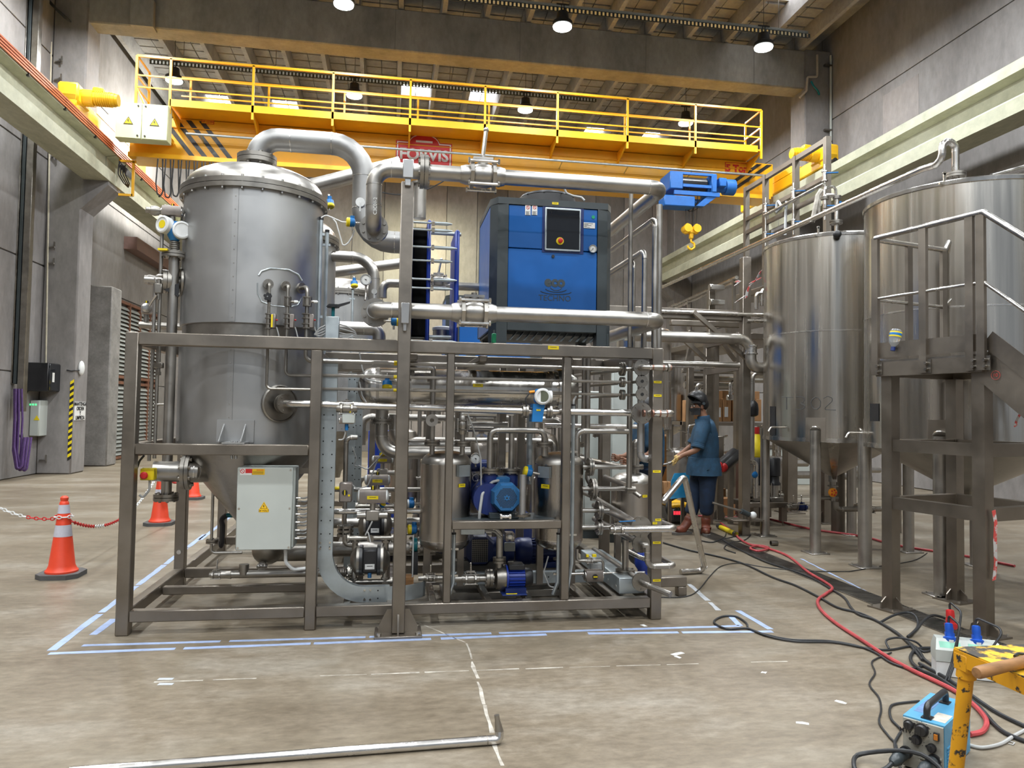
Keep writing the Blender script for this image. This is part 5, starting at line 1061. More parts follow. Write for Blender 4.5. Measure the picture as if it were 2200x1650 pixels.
s = at(928, 903, 5.55); tag(obj('spectacle_disc', MB().lathe([(.016, -.006), (.046, -.006), (.046, .006), (.016, .006), (.016, -.006)], s, Y_, 28, False), S), 'round spectacle disc with a hole above the left buffer vessel', 'disc')
s = at(993, 913, 5.6); valve3(s, Z_, .026, (1, 0, 0), None, None, 'compact check valve on the riser of the left buffer vessel', S)
pipe('overhead_pipe', 'dark pipe bending from the left buffer riser to the right under the product pipe', run(at(993, 895, 5.6), ('z', 889), ('x', 1066)), .026, S, bend=.05)
riser(1170, 980, 940, 5.6, .027, tb, 955, .066); riser(1239, 985, 940, 5.6, .026, tb, 955, .055)
riser(1368, 1020, 975, 6.2, .022, tc, 1003, .06)
# bottom nozzles
for t, c, z, Y in ((ta, ca, zba, 5.66), (tb, cb_, zbb, 5.66)):
    obj('drain_nozzle', MB().cyl((c.x, Y, z+.02), (c.x, Y, z-.12), .016).flange((c.x, Y, z-.07), Z_, .04, .014, 4), SD, t)
    mb = MB()
    for s in (-1, 1): mb.box((c.x+s*.13-.025, Y+.06, .15), (c.x+s*.13+.025, Y+.11, z+.1))
    obj('leg', mb, SF, t)
mb = MB()
for s in (-1, 1): mb.box((cc_.x+s*.13-.025, 6.2, .0), (cc_.x+s*.13+.025, 6.25, zbc+.12))
obj('leg', mb, SF, tc)
# pump risers: from the pump flanges to the second vessel
pipe('pump_riser', 'pump discharge pipe rising, crossing right and dropping into the second buffer vessel', run(at(1052, 1011, 5.6), ('z', 924), ('x', 1170), ('z', 955)), pxr(13.5, at(1052, 960, 5.6)), S, bend=.055)
pipe('pump_riser', 'straight pump riser standing just left of the inner post', run(at(1098, 1011, 5.75), ('z', 893)), pxr(13, at(1098, 960, 5.75)), S, bend=0)
pipe('tall_riser', 'tall vertical pipe beside the second narrow post, rising to the top rail', run(at(1261, 1010, 5.85), ('z', 760)), pxr(11.5, at(1261, 900, 5.85)), S, bend=0); pipe('tall_riser', 'slimmer tall pipe just left of the tall vertical pipe', run(at(1252, 960, 5.95), ('z', 760)), pxr(8, at(1251, 900, 5.9)), S, bend=0)
pipe('tall_riser', 'tall galvanised pipe between the inner posts behind the flow meter', run(at(1136, 1040, 6.2), ('z', 880)), .024, M['galv'], bend=0)
pipe('drop_pipe', 'vertical pipe left of the first buffer vessel passing the condenser', run(at(931, 795, 5.75), ('z', 900)), pxr(11.5, at(931, 850, 5.7)), S, bend=0); pipe('drop_bend', 'short bend joining the drop pipe in front of the condenser top', run(at(880, 790, 5.75), ('x', 931), ('z', 800)), pxr(10, at(900, 790, 5.75)), S, bend=.04)
# motors and pumps
def motor(t, c, d, R, L, m, fanm=None, fins=True, grill=True, square=False):
    """electric motor, fan cover at c looking along -d"""
    c, d = V(c), V(d).normalized(); u = Z_; s = d.cross(u).normalized(); n = 20
    if square:
        k = [(1, .45), (.45, 1), (-.45, 1), (-1, .45), (-1, -.45), (-.45, -1), (.45, -1), (1, -.45)]
        mb = MB(); mb.loft([[c+d*t_+s*a*R*q+u*b*R*q for a, b in k] for q, t_ in ((.86, 0), (1, .03), (1, .12), (.96, .14))]); fc = obj('fan_cover', mb, fanm or m, t)
    else: fc = obj('fan_cover', MB().lathe([(R*.8, 0), (R*.97, .025), (R, .05), (R, .13), (R*.95, .14)], c, d, n), fanm or m, t)
    mb = MB().cyl(c+d*.13, c+d*L, R*.82, n=n)
    for i in range(20 if fins else 0):
        a = 2*PI*i/20; v = s*math.cos(a)+u*math.sin(a); mb.bar(c+d*.14+v*R*.86, c+d*(L-.02)+v*R*.86, R*.05, R*.2, up=v)
    mb.cyl(c+d*(L-.02), c+d*L, R*.95, n=n); obj('motor_body', mb, m, t)
    obj('terminal_box', MB().bev(*sorted([tuple(c+d*(L*.45)-s*R*.5+u*R*.8), tuple(c+d*(L*.85)+s*R*.5+u*R*1.28)]), .008), m if fanm is None else fanm, t)
    if grill:
        o = c-d*.001; mb = MB()
        for i in range(-7, 8):
            for j in range(-8, 9):
                x, y = (i+.5*(j % 2))*R*.105, j*R*.091
                if (R*.2)**2 < x*x+y*y < (R*.7)**2: p = o+s*x+u*y; mb.cyl(p, p+d*.003, R*.042, n=6)
        obj('vent_hole', mb, M['black'], fc, kind='stuff'); obj('grille_hub', MB().cyl(o-d*.004, o, R*.17, n=16), m, fc); obj('hub_hole', MB().cyl(o-d*.005, o-d*.003, R*.06, n=10), M['black'], fc)
    mb = MB()
    for e in (-1, 1): mb.bev(*[tuple(q) for q in (c+d*.2+s*e*R*.75-s*.02-u*R*1.12, c+d*(L-.05)+s*e*R*.75+s*.02-u*R*.7)], .004)
    obj('motor_foot', mb, m, t)
Ym = 5.36; c = at(1089, 1070, Ym); t = thing('vacuum_pump', 'bright blue motor pump with round perforated fan cover on the shelf between the vessels', 'pump', c); Rm = pxr(62, c)
motor(t, c, Y_, Rm, .42, M['blue_motor'], square=True); 
obj('pump_casing', MB().lathe([(Rm*.9, 0), (Rm*1.25, .03), (Rm*1.3, .09), (Rm*1.0, .14)], c+V((-.09, .2, 0)), Y_, 24).cyl(c+V((-.12, .1, -.02)), c+V((-.12, .35, -.02)), Rm*1.1, n=20), M['blue_navy'], t)
for px in (1053, 1097): q = at(px, 1011, 5.6 if px < 1080 else 5.75); mb = MB().pair(q, Z_, .08, .016, 6); obj('port_flange', mb, SD, t); obj('port', MB().cyl(q, q-Z_*.12, .06), M['blue_navy'], t)
obj('base_frame', MB().bev(c+V((-.12, .05, -Rm-.055)), c+V((.1, .5, -Rm-.01)), .005).bev((.44, FY+.06, zr-.05), (1.228, 5.75, zr-.02), .004), M['dgrey'], t)
obj('power_cable', MB().tube([c+V((-.03, .2, Rm*1.05)), c+V((-.09, .16, Rm*.95)), c+V((-.17, .1, .02)), c+V((-.19, .08, -.12)), c+V((-.19, .1, -.2))], .011, 8, .05), M['cable_g'], t)
q = at(1122, 1110, 5.3); t = thing('capped_stub_pipe', 'short upright open pipe with foot flange standing on the pump shelf rail', 'pipe', q); obj('pipe', MB().cyl(q, _mv(q, 'z', 1020, 1), pxr(14, q), n=16), M['galv_pipe'] if 'galv_pipe' in M else S, t); fl(t, q+Z_*.012, Z_, .062, False, .016, 4)
q = at(1086, 1110, 5.25); tag(obj('small_fitting', MB().cyl(q-X_*.035, q+X_*.035, .014).cyl(q-X_*.04, q-X_*.025, .02, n=6).cyl(q+X_*.025, q+X_*.04, .02, n=6), SB), 'small loose pipe fitting on the shelf in front of the blue motor', 'fitting')
transmitter(1138, 1014, 5.5, 'blue instrument head above the upright stub pipe', 1.1, (-1, 0, .2))
gauge(at(1022, 985, 5.8), -Y_, pxr(24, at(1022, 985, 5.8)), 'small pressure gauge with white dial right of the first buffer vessel', [at(1022, 1003, 5.8)])
q = at(1024, 1027, 5.8); tag(obj('open_pipe_end', MB().lathe([(.034, 0), (.034, .1), (.029, .1), (.029, 0), (.034, 0)], q, Y_, 20, False), SB), 'open steel pipe end facing out between vessel and blue pump', 'pipe')
mb = MB().lathe([(.1, 0), (.13, .05), (.13, .3), (.1, .36)], at(1012, 1040, 6.0)+V((-.05, 0, 0)), Y_, 18).cyl(at(1000, 1000, 5.95), at(1045, 1000, 5.95), .05); tag(obj('rear_pump', mb, M['blue_navy']), 'dark blue pump body half hidden behind the first buffer vessel', 'pump')
tag(obj('warning_tag', MB().bar(at(1028, 1048, 5.7), at(1034, 1036, 5.7), .012, .004), M['yellow']), 'small yellow and red tag hanging by the blue pump', 'tag')
# large navy pumps behind, near the floor
for i, (px, py, Y, R, L, lb) in enumerate(((1028, 1178, 6.0, .125, .3, 'navy pump motor with black square grille low behind the first vessel'), (1160, 1183, 6.05, .11, .5, 'navy finned pump motor low behind the second vessel'))):
    c = at(px, py, Y); t = thing('floor_pump', lb, 'pump', c)
    if i == 0:
        motor(t, c-Y_*.1, Y_, R, L, M['blue_navy'], grill=False, square=True); obj('grille', MB().box(c+V((-.065, -.105, -.09)), c+V((.065, -.098, .09))), M['black'], t); mb = MB()
        for k in range(9): mb.box(c+V((-.065+.0155*k, -.109, -.09)), c+V((-.0625+.0155*k, -.104, .09)))
        for k in range(12): mb.box(c+V((-.065, -.109, -.09+.0155*k)), c+V((.065, -.104, -.0875+.0155*k)))
        obj('grille_bars', mb, M['steel_dark'], t, kind='stuff')
    else: motor(t, c-X_*.22, X_, R, L, M['blue_navy'], grill=False)
    obj('base_frame', MB().bev((c.x-.3, Y-.12, .0), (c.x+.3, Y+.2, .06), .005).box((c.x-.2, Y, .06), (c.x+.2, Y+.1, c.z-R*.8)), SD, t)
c = at(1075, 1180, 6.0); t = thing('pump_coupling', 'navy pump housing and valve between the two low motors', 'pump', c); obj('housing', MB().cyl(c-X_*.15, c+X_*.1, .1, n=18).cyl(c+X_*.02, c+X_*.05, .12, n=18), M['blue_navy'], t); q = at(1094, 1152, 5.8); actuator(q, Y_, .1, .07, t, ind=False); obj('switch_box', MB().bev(at(1084, 1185, 5.82), at(1106, 1165, 5.85), .004), M['grey_box'], t)
# bottom centrifugal pump
Yp = 5.48; c = at(1143, 1240, Yp); t = thing('centrifugal_pump', 'royal blue centrifugal pump with steel casing low in the middle bay', 'pump', c); R = pxr(44, c)
d = -X_; mb = MB().lathe([(R*.75, 0), (R*.9, .02), (R*.92, .06)], c, d, 20); obj('fan_cover', mb, M['blackm'], t)
xm0, xm1 = at(1127, 1240, Yp).x, at(1089, 1240, Yp).x; mb = MB().cyl((xm0, Yp, c.z), (xm1, Yp, c.z), R*.82, n=20)
for i in range(18): a = 2*PI*i/18; v = V((0, math.cos(a), math.sin(a))); mb.bar(V((xm0-.005, Yp, c.z))+v*R*.86, V((xm1+.01, Yp, c.z))+v*R*.86, R*.06, R*.18, up=v)
obj('motor_body', mb, M['blue_royal'], t); obj('terminal_box', MB().bev((xm1+.005, Yp-.06, c.z+R*.85), (xm0-.01, Yp+.05, c.z+R*1.4), .006), M['blackm'], t); obj('adapter_plate', MB().cyl((xm1, Yp, c.z), (xm1-.012, Yp, c.z), R*1.25, n=24).box((xm1-.012, Yp-.06, c.z-R*1.45), (xm1, Yp+.06, c.z)), M['blue_royal'], t)
obj('pump_casing', MB().lathe([(R*1.15, 0), (R*1.2, .03), (R*1.05, .07), (R*.45, .085), (R*.4, .12)], (xm1-.012, Yp, c.z), d, 24), SD, t); xi = xm1-.1
fz = at(1073, 1203, Yp); q = V((at(1073, 1203, Yp).x, Yp, c.z)); obj('discharge', MB().cyl(q, (q.x, Yp, fz.z), .028), SD, t); obj('port_flange', MB().pair((q.x, Yp, fz.z), Z_, .05, .018, 4), SD, t)
obj('base_plate', MB().bev((xm1-.05, Yp-.12, .155), (xm0+.0, Yp+.12, .165), .003).box((xm1-.02, Yp-.08, .165), (xm0, Yp+.08, c.z-R*.8)), M['blue_navy'], t); plate(t, (xm1+.02, Yp-.105, .168), .08, .02, Z_, up=Y_)
pipe('pump_discharge', 'heat-tinted discharge pipe rising from the small blue pump and bending left', run((q.x, Yp, fz.z), ('z', 1135), ('x', 1040)), .026, S, bend=.05)
t = pipe('pump_inlet', 'inlet pipe with flange feeding the small blue pump from the left', [V((xi, Yp, c.z)), V((at(962, 1240, Yp).x, Yp, c.z))], .026, S, seams=False); fl(t, (at(1051, 1240, Yp).x, Yp, c.z), X_, .065, True, .022, 6)
v = at(1011, 1240, Yp); valve3((v.x, Yp, c.z), X_, .025, None, (.0, 0, .05), None, 'ball valve on the inlet of the small blue pump', S)
# galvanised cable channels and conduits
gl = M['galv']
YT = 5.36; a0, a1 = at(692, 760, YT), at(726, 760, YT); wch = a1.x-a0.x; xc0 = (a0.x+a1.x)/2+.0; zc1 = at(800, 1268, YT).z; xb = at(852, 1268, YT).x
def channel(pts, wd, side, nrm, t, name='channel'):
    """flat perforated channel swept along pts (in a plane), wd wide across, flanges towards nrm"""
    rings = []
    for i, p in enumerate(pts):
        T = (pts[min(i+1, len(pts)-1)]-pts[max(i-1, 0)]).normalized(); s = T.cross(nrm).normalized()*wd/2; k = nrm*side
        rings.append([p-s, p+s, p+s+k, p+s*.9+k, p+s*.9+nrm*.003, p-s*.9+nrm*.003, p-s*.9+k, p-s+k])
    return obj(name, MB().loft(rings), gl, t)
t = thing('cable_channel', 'galvanised perforated cable channel dropping behind the second post and curving right along the floor', 'cable channel', (xc0, YT, .2)); pts = [V((xc0, YT, 1.86)), V((xc0-.0, YT, 1.2)), V((xc0-.005, YT, .47))]
Rb = .28
for i in range(1, 9): an = PI/2*i/8; pts.append(V((xc0+Rb-Rb*math.cos(an), YT, .47-Rb*math.sin(an)+.0)))
zc1 = pts[-1].z; pts.append(V((xb-.05, YT, zc1)))
for i in range(1, 7): an = PI/2*i/9; pts.append(V((xb-.05+.3*math.sin(an), YT+.3-.3*math.cos(an), zc1)))
channel(pts[:-6], wch, .06, Y_, t); 
rr_ = [[p+Z_*wch/2, p-Z_*wch/2, p-Z_*wch/2+k, p+Z_*wch/2+k] for p, k in [(q, V((0, .004, 0))) for q in pts[-7:]]]; obj('channel_bend', MB().loft(rr_), gl, t)
mb = MB(); z = 1.83
while z > .5:
    for s in (-.28, .28): mb.cyl((xc0+s*wch, YT-.0015, z), (xc0+s*wch, YT+.002, z), .0055, n=6)
    z -= .093
x = xc0+Rb
while x < xb-.05:
    for s in (-.25, .25): mb.cyl((x, YT-.0015, zc1+s*wch), (x, YT+.002, zc1+s*wch), .0055, n=6)
    x += .093
obj('slot_holes', mb, M['black'], t, kind='stuff'); mb = MB()
for (x, z) in ((xc0, .52), (xc0, .56), (xc0+Rb+.0, zc1), (xc0+Rb+.04, zc1)):
    for s in (-.3, .3): o = V((x+s*wch, YT, z)) if z > .4 else V((x, YT, zc1+s*wch)); mb.cyl(o, o-Y_*.006, .008, n=8)
obj('channel_bolt', mb, M['bolt'], t)
for px, yd, lb in ((757, 6.3, 'second galvanised channel upright, standing deeper behind the first'), (772, 7.0, 'third galvanised channel upright, deepest of the three')):
    a, b = at(px-9, 800, yd), at(px+9, 800, yd); t = thing('channel_upright', lb, 'cable channel', (a.x, yd, .1)); channel([V(((a.x+b.x)/2, yd, 1.8)), V(((a.x+b.x)/2, yd, .16))], b.x-a.x, .05, Y_, t); mb = MB(); z = 1.75
    while z > .3: 
        for s in (-.02, .02): mb.cyl(((a.x+b.x)/2+s, yd-.0015, z), ((a.x+b.x)/2+s, yd, z), .006, n=6)
        z -= .1
    obj('slot_holes', mb, M['black'], t, kind='stuff')
for px, y0, y1, Yd, lb in ((975, 1148, 1280, 5.3, 'galvanised conduit beside the left narrow post with a bend at its foot'), (1200, 1148, 1280, 5.3, 'galvanised conduit left of the right narrow post'), (1232, 872, 1240, 5.3, 'long galvanised conduit just right of the right narrow post')):
    a = at(px, y0, Yd); b = at(px-1, y1-30, Yd); t = thing('conduit_tube', lb, 'conduit', (a.x, Yd, .15)); obj('tube', MB().tube([a, V((a.x, Yd, max(.24, b.z))), V((a.x-.03, Yd+.02, .17))], .0145, 9, .04), gl, t); obj('end_bush', MB().cyl(a, a+Z_*.012, .017), M['blackm'], t); mb = MB()
    for f_ in (.25, .7): z = a.z+(.2-a.z)*f_; mb.bar((a.x-.035, Yd, z), (a.x+.035, Yd, z), .016, .014)
    obj('pipe_clip', mb, M['bolt'], t); obj('cable', MB().tube([a-Z_*.01, a+Z_*.04, a+V((.03, .05, .07))], .008, 6, .03), M['cable_g'], t)
a = at(990, 1140, 5.34); t = thing('cable_duct', 'horizontal galvanised cable duct under the pump shelf at its left', 'cable channel', a); obj('duct', MB().bev(a+V((0, 0, -.03)), at(1042, 1140, 5.34)+V((0, .03, .012)), .003), gl, t); obj('cable', MB().tube([a+V((.16, .01, 0)), a+V((.25, .01, -.01)), a+V((.3, .03, -.06))], .01, 6, .03), M['cable_g'], t)
# floor channels
for x0, y0, x1, y1, z, lb in ((.45, 5.75, 1.75, 5.82, .24, 'horizontal galvanised floor channel behind the small blue pump'),):
    t = thing('floor_channel', lb, 'cable channel', (x0, y0, .15)); obj('channel', MB().bev((x0, y0, .15), (x1, y1, z), .003), gl, t); mb = MB()
    for i in range(18): mb.cyl((x0+.04+i*.07, y0-.001, .2), (x0+.04+i*.07, y0, .2), .006, n=6)
    obj('slot_holes', mb, M['black'], t, kind='stuff')
a, b = at(1330, 1278, 5.32), at(1385, 1278, 5.32); t = thing('floor_channel', 'wide galvanised channel running back from the right front post', 'cable channel', (a.x, 5.32, .16)); mb = MB().bev((a.x, 5.32, .16), (b.x, 6.45, at(1330, 1242, 5.32).z), .004); obj('channel', mb, gl, t)
mb = MB(); 
for i in range(5): mb.cyl((a.x-.003, 5.4+i*.2, .2), (a.x, 5.4+i*.2, .2), .012, n=6)
obj('channel_bolt', mb, M['bolt'], t); ztop = at(1330, 1242, 5.32).z
q = at(1343, 1240, 5.5); t = thing('standing_pipe', 'upright open pipe with foot flange on the wide floor channel at right', 'pipe', (q.x, 5.5, ztop)); obj('pipe', MB().cyl((q.x, 5.5, ztop), (q.x, 5.5, at(1343, 1160, 5.5).z), pxr(14, q), n=16), S, t); fl(t, (q.x, 5.5, ztop+.012), Z_, .075, True, .012, 4)
# pump group at the left: diaphragm pumps, actuated valves, big suction pipes
for py, r_, Y, lb in ((1180, 32, 5.85, 'thick suction pipe crossing low behind the front diaphragm pump'), (1124, 22, 6.2, 'medium suction pipe crossing behind the rear diaphragm pump'), (1099, 12, 5.65, 'thin polished pipe feeding the valve above the diaphragm pumps'), (1052, 10, 6.5, 'far thin pipe crossing behind the upper actuated valve')):
    a = at(705, py, Y); pipe('suction_pipe', lb, run(a, ('x', 935)), pxr(r_, at(800, py, Y)), S if py != 1099 else SB, seams=False, n=16)
def diaphragm_pump(px, py, Y, s, lb):
    c = at(px, py, Y); t = thing('diaphragm_pump', lb, 'pump', c); w = .105*s
    obj('centre_block', MB().bev(c+V((-w*.55, -w*.55, -w*.8)), c+V((w*.55, w*.55, w*.8)), .012), M['blackm'], t)
    for e in (-1, 1):
        obj('chamber', MB().lathe([(w*1.0, 0), (w*1.02, w*.18), (w*.9, w*.32), (w*.4, w*.6), (.001, w*.64)], c+X_*e*w*.72, X_*e, 20), SD, t); obj('chamber_ring', MB().lathe([(w*1.0, -w*.25), (w*1.05, -w*.2), (w*1.05, 0), (w*1.0, .0)], c+X_*e*w*.72, X_*e, 20), M['blackm'], t)
        mb = MB()
        for k in (-1, 1): mb.cyl(c+V((e*w*1.05, 0, k*w*.6)), c+V((e*w*1.05, 0, k*w*1.45)), w*.2, n=10); mb.cyl(c+V((e*w*1.05, 0, k*w*1.2)), c+V((e*w*1.05, 0, k*w*1.32)), w*.28, n=8)
        obj('manifold_leg', mb, SD, t)
    mb = MB()
    for k in (-1, 1): mb.cyl(c+V((-w*1.5, 0, k*w*1.5)), c+V((w*1.5, 0, k*w*1.5)), w*.18, n=10); mb.flange(c+V((-w*1.5, 0, k*w*1.5)), X_, w*.32, .015, 4); mb.flange(c+V((w*1.5, 0, k*w*1.5)), X_, w*.32, .015, 4)
    mb.cyl(c+V((0, -w*.1, w*1.5)), c+V((0, -w*.35, w*1.5)), w*.24, n=12)
    obj('manifold', mb, SD, t); plate(t, c+V((0, -w*.57, -w*.35)), w*.65, w*.35, -Y_, 'paper'); obj('air_inlet', MB().cyl(c+V((0, -w*.3, -w*.8)), c+V((0, -w*.3, -w*1.15)), w*.14), M['blue_motor'], t)
    mb = MB(); 
    for e in (-1, 1): mb.box(c+V((e*w*1.05-.02, -.02, -w*1.55)), (c.x+e*w*1.05+.02, Y+.02, .15))
    obj('foot', mb, SF, t)
diaphragm_pump(795, 1203, 5.5, 1.0, 'front double diaphragm pump, black centre with steel chambers, low in the left bay'); diaphragm_pump(806, 1128, 6.05, .95, 'second double diaphragm pump behind and above the front one')
for px, py, Y, L, H, lab in ((801, 1066, 5.55, .19, .1, 'front actuated valve with yellow label on the left-bay pipes'), (811, 1031, 6.1, .17, .085, 'second actuated valve just behind the front labelled one'), (822, 987, 6.9, .16, .07, 'third actuated valve, deepest and highest of the row')):
    c = at(px, py, Y); t = thing('actuated_valve', lab, 'valve', c); actuator(c, X_, L, H, t, cap=M['dial']); plate(t, c+V((0, -H*.52, -.005)), .08, .024, -Y_); obj('stem_block', MB().cyl(c-Z_*H*.5, c-Z_*(H*.5+.05), .02).bev(c+V((-.05, -.03, -H*.5-.13)), c+V((.05, .03, -H*.5-.05)), .008).cyl(c+V((-.11, 0, -H*.5-.09)), c+V((.11, 0, -H*.5-.09)), .026), S, t)
transmitter(824, 968, 6.9, 'blue transmitter above the deepest actuated valve', 1.3, (.2, -.4, -.9)); transmitter(821, 1086, 5.6, 'small blue instrument beside the front actuated valve', .6, (.4, -.4, .8))
c = at(743, 1057, 5.45); t = thing('vertical_actuated_valve', 'flat square actuator with yellow dot on the vertical left-bay pipe', 'valve', c); obj('actuator_body', MB().bev(c+V((-.045, -.04, -.07)), c+V((.045, .04, .07)), .008), M['act'], t); obj('dial', MB().cyl(c+V((-.005, -.042, .0)), c+V((-.005, -.048, 0)), .02), M['blackm'], t); obj('yellow_mark', MB().box(c+V((-.008, -.052, -.018)), c+V((-.001, -.046, .018))).cyl(c+V((.025, -.042, -.02)), c+V((.025, -.046, -.02)), .008), M['yellow'], t); obj('gland', MB().cyl(c+V((-.045, -.02, .03)), c+V((-.075, -.02, .03)), .012), M['yellow'], t)
pipe('left_bay_riser', 'vertical pipe behind the cable channel carrying the flat actuator', run(at(768, 940, 5.75), ('x', 744), ('z', 1130)), pxr(11, at(744, 1000, 5.5)), S, bend=.04); q = at(742, 1140, 5.6); t = thing('flange_stack', 'stack of bolted flanges low on the left-bay riser', 'flange', q); mb = MB()
for k in range(3): mb.flange(q+Z_*(.03-.03*k), Z_, .06, .018, 6)
obj('flange', mb, SD, t); obj('bend', MB().tube(run(q, ('z', 1170), ('x', 762)), .022, 10, .05), S, t)
q = at(735, 1230, 5.55); t = thing('flange_stack', 'bellows joint between two flanges left of the front diaphragm pump', 'flange', q); mb = MB().flange(q-X_*.05, X_, .062, .016, 6).flange(q+X_*.05, X_, .062, .016, 6); obj('flange', mb, SD, t); mb = MB()
for k in range(5): mb.lathe([(.03, -.007), (.045, 0), (.03, .007)], q+X_*(-.032+.016*k), X_, 16)
obj('bellows', mb, SB, t); obj('pipe', MB().cyl(q-X_*.25, q+X_*.16, .026), S, t)
for px, py, Y in ((884, 1083, 6.2), (890, 1137, 5.75)):
    tt = transmitter(px, py, Y, 'blue and pale transmitter %s the support column at left-bay height' % ('high beside' if py < 1100 else 'low beside'), 1.15, (-1, -.1, 0), ycol='white' if py < 1100 else 'yellow')
q = at(891, 1170, 5.75); t = thing('wafer_valve', 'teal wafer butterfly valve between flanges beside the support column', 'valve', q); obj('flange', MB().flange(q-X_*.03, X_, .06, .018, 4).flange(q+X_*.03, X_, .06, .018, 4), SB, t); obj('wafer', MB().cyl(q-X_*.018, q+X_*.018, .055, n=18), M['teal'], t); obj('hand_lever', MB().bar(q-Z_*.05-Y_*.03, q-Z_*.22-Y_*.04, .05, .02), M['blackm'], t)
q = at(880, 1245, 5.6); tag(obj('wood_block', MB().bev(q+V((-.07, 0, -.09)), q+V((.03, .1, .02)), .004), M['wood']), 'brown wooden block on the floor behind the support column', 'block')
q = at(925, 1242, 5.5); t = thing('drain_valve', 'small drain valve with open lever right of the support column near the floor', 'valve', q); valve3(q, X_, .018, None, (0, 0, .05), t); obj('pipe', MB().cyl(q-X_*.09, q+X_*.2, .018), S, t)
# loose signal cables inside
for pts, Y, lb in (([(741, 905), (742, 930), (738, 945), (727, 945)], 5.3, 'grey cable hanging under the switch box'), ([(756, 1040), (765, 1050), (790, 1045), (812, 985)], 6.0, 'white cable looping from the third actuated valve'), ([(772, 820), (778, 850), (790, 870), (800, 880)], 5.5, 'thin white cable in front of the condenser end'), ([(770, 745), (778, 790), (785, 815), (815, 822), (830, 822)], 5.6, 'white cable dropping from the top rail to the condenser head'), ([(796, 1165), (790, 1140), (785, 1150), (800, 1120)], 5.4, 'grey air hose between the two diaphragm pumps'), ([(1005, 890), (1020, 930), (1033, 985), (1034, 1080), (1028, 1110)], 5.5, 'long grey cable running down beside the blue pump'), ([(1025, 1045), (1035, 1060), (1030, 1100)], 5.55, 'grey cable below the open pipe end'), ([(888, 1150), (887, 1200), (886, 1240)], 5.6, 'grey cable falling beside the support column'), ([(1178, 1195), (1168, 1230), (1180, 1260), (1190, 1262)], 5.5, 'grey cable loop at the foot of the right narrow post'), ([(770, 1000), (790, 1010), (825, 972)], 6.4, 'white cable to the rear transmitter'), ([(757, 960), (766, 985), (760, 1000), (768, 1002)], 6.1, 'white cable tied behind the second channel upright')):
    tag(obj('signal_cable', MB().tube([at(a, b, Y) for a, b in pts], .0055, 6, .04), M['cable_g']), lb, 'cable')
transmitter(832, 823, 5.6, 'blue transmitter with yellow plate in front of the condenser head', 1.1, (0, -.3, -1))
# ---------------------------------------------------------------- left front: control box, emergency stop, drain line
Yb = 5.27; p0, p1 = at(505, 1183, Yb), at(630, 1004, Yb); cbx = thing('control_box', 'light grey control box with warning stickers on the front of the frame below the column', 'control box', p0)
obj('box_body', MB().bev((p0.x+.01, Yb+.02, p0.z+.01), (p1.x+.015, Yb+.2, p1.z), .006), M['grey_box'], cbx); lid = obj('box_lid', MB().bev((p0.x, Yb, p0.z), (p1.x, Yb+.022, p1.z), .006), M['grey_box'], cbx)
for fx in (.045, .955):
    for fz in (.03, .5, .965): c = V((p0.x+(p1.x-p0.x)*fx, Yb-.001, p0.z+(p1.z-p0.z)*fz)); obj('screw', MB().cyl(c, c+Y_*.004, .0075, n=12), M['bolt'], lid)
c = at(529, 1013, Yb); obj('warning_sticker', MB().box((c.x-.04, Yb-.0015, c.z-.024), (c.x+.04, Yb+.001, c.z+.018)), M['paper'], lid); obj('warning_sticker', MB().box((c.x-.005, Yb-.002, c.z-.011), (c.x+.04, Yb, c.z+.018)), M['red'], lid)
mb = MB().lathe([(.015, 0), (.015, .0015), (.011, .0015), (.011, 0)], (c.x-.024, Yb-.001, c.z+.002), -Y_, 16, False); mb.bar((c.x-.033, Yb-.002, c.z+.011), (c.x-.015, Yb-.002, c.z-.007), .003, .001, up=Y_); obj('prohibition_ring', mb, M['red'], lid)
c = at(555, 1013, Yb); obj('warning_sticker', MB().box((c.x-.042, Yb-.0015, c.z-.022), (c.x+.042, Yb+.001, c.z+.018)), mat('sticker_amber', (.80, .48, .01), .5), lid); mb = MB()
for i in range(3): mb.box((c.x-.036, Yb-.002, c.z+.0-.007*i), (c.x+.034, Yb-.001, c.z-.002-.007*i))
obj('print_line', mb, M['blackm'], lid, kind='stuff'); obj('print_line', MB().box((c.x-.012, Yb-.002, c.z+.008), (c.x+.034, Yb-.001, c.z+.012)), M['red'], lid)
c = at(567, 1089, Yb); am = bpy.data.materials['sticker_amber']; obj('warning_triangle', MB().prism([(-.031, -.016), (.031, -.016), (0, .036)], (c.x, Yb-.0005, c.z), X_, Z_, .001), am, lid); obj('warning_triangle', MB().prism([(-.024, -.011), (.024, -.011), (0, .029)], (c.x, Yb-.001, c.z), X_, Z_, .001), M['blackm'], lid); obj('warning_triangle', MB().prism([(-.02, -.009), (.02, -.009), (0, .025)], (c.x, Yb-.0015, c.z), X_, Z_, .001), am, lid)
obj('bolt_symbol', MB().prism([(-.003, .013), (.003, .013), (.0, .004), (.005, .004), (-.003, -.008), (0, .0), (-.005, .0)], (c.x, Yb-.002, c.z), X_, Z_, .001), M['blackm'], lid)
obj('warning_sticker', MB().box((c.x-.033, Yb-.0012, c.z-.036), (c.x+.033, Yb, c.z-.016)), am, lid); text(lid, 'sticker_lettering', '24 VOLT', (c.x, Yb-.002, c.z-.026), X_, Z_, .018, M['blackm'], .0004)
mb = MB(); mc = MB()
for i in range(11):
    z = p1.z-.22-i*.028; o = V((p1.x+.015, Yb+.08+.04*(i % 2), z)); mb.cyl(o, o+X_*.03, .008, n=8); mc.tube([o+X_*.03, o+V((.06, 0, -.004)), o+V((.1, .02, .02)), V((-.5, Yb+.15, z+.05))], .0065, 6, .04)
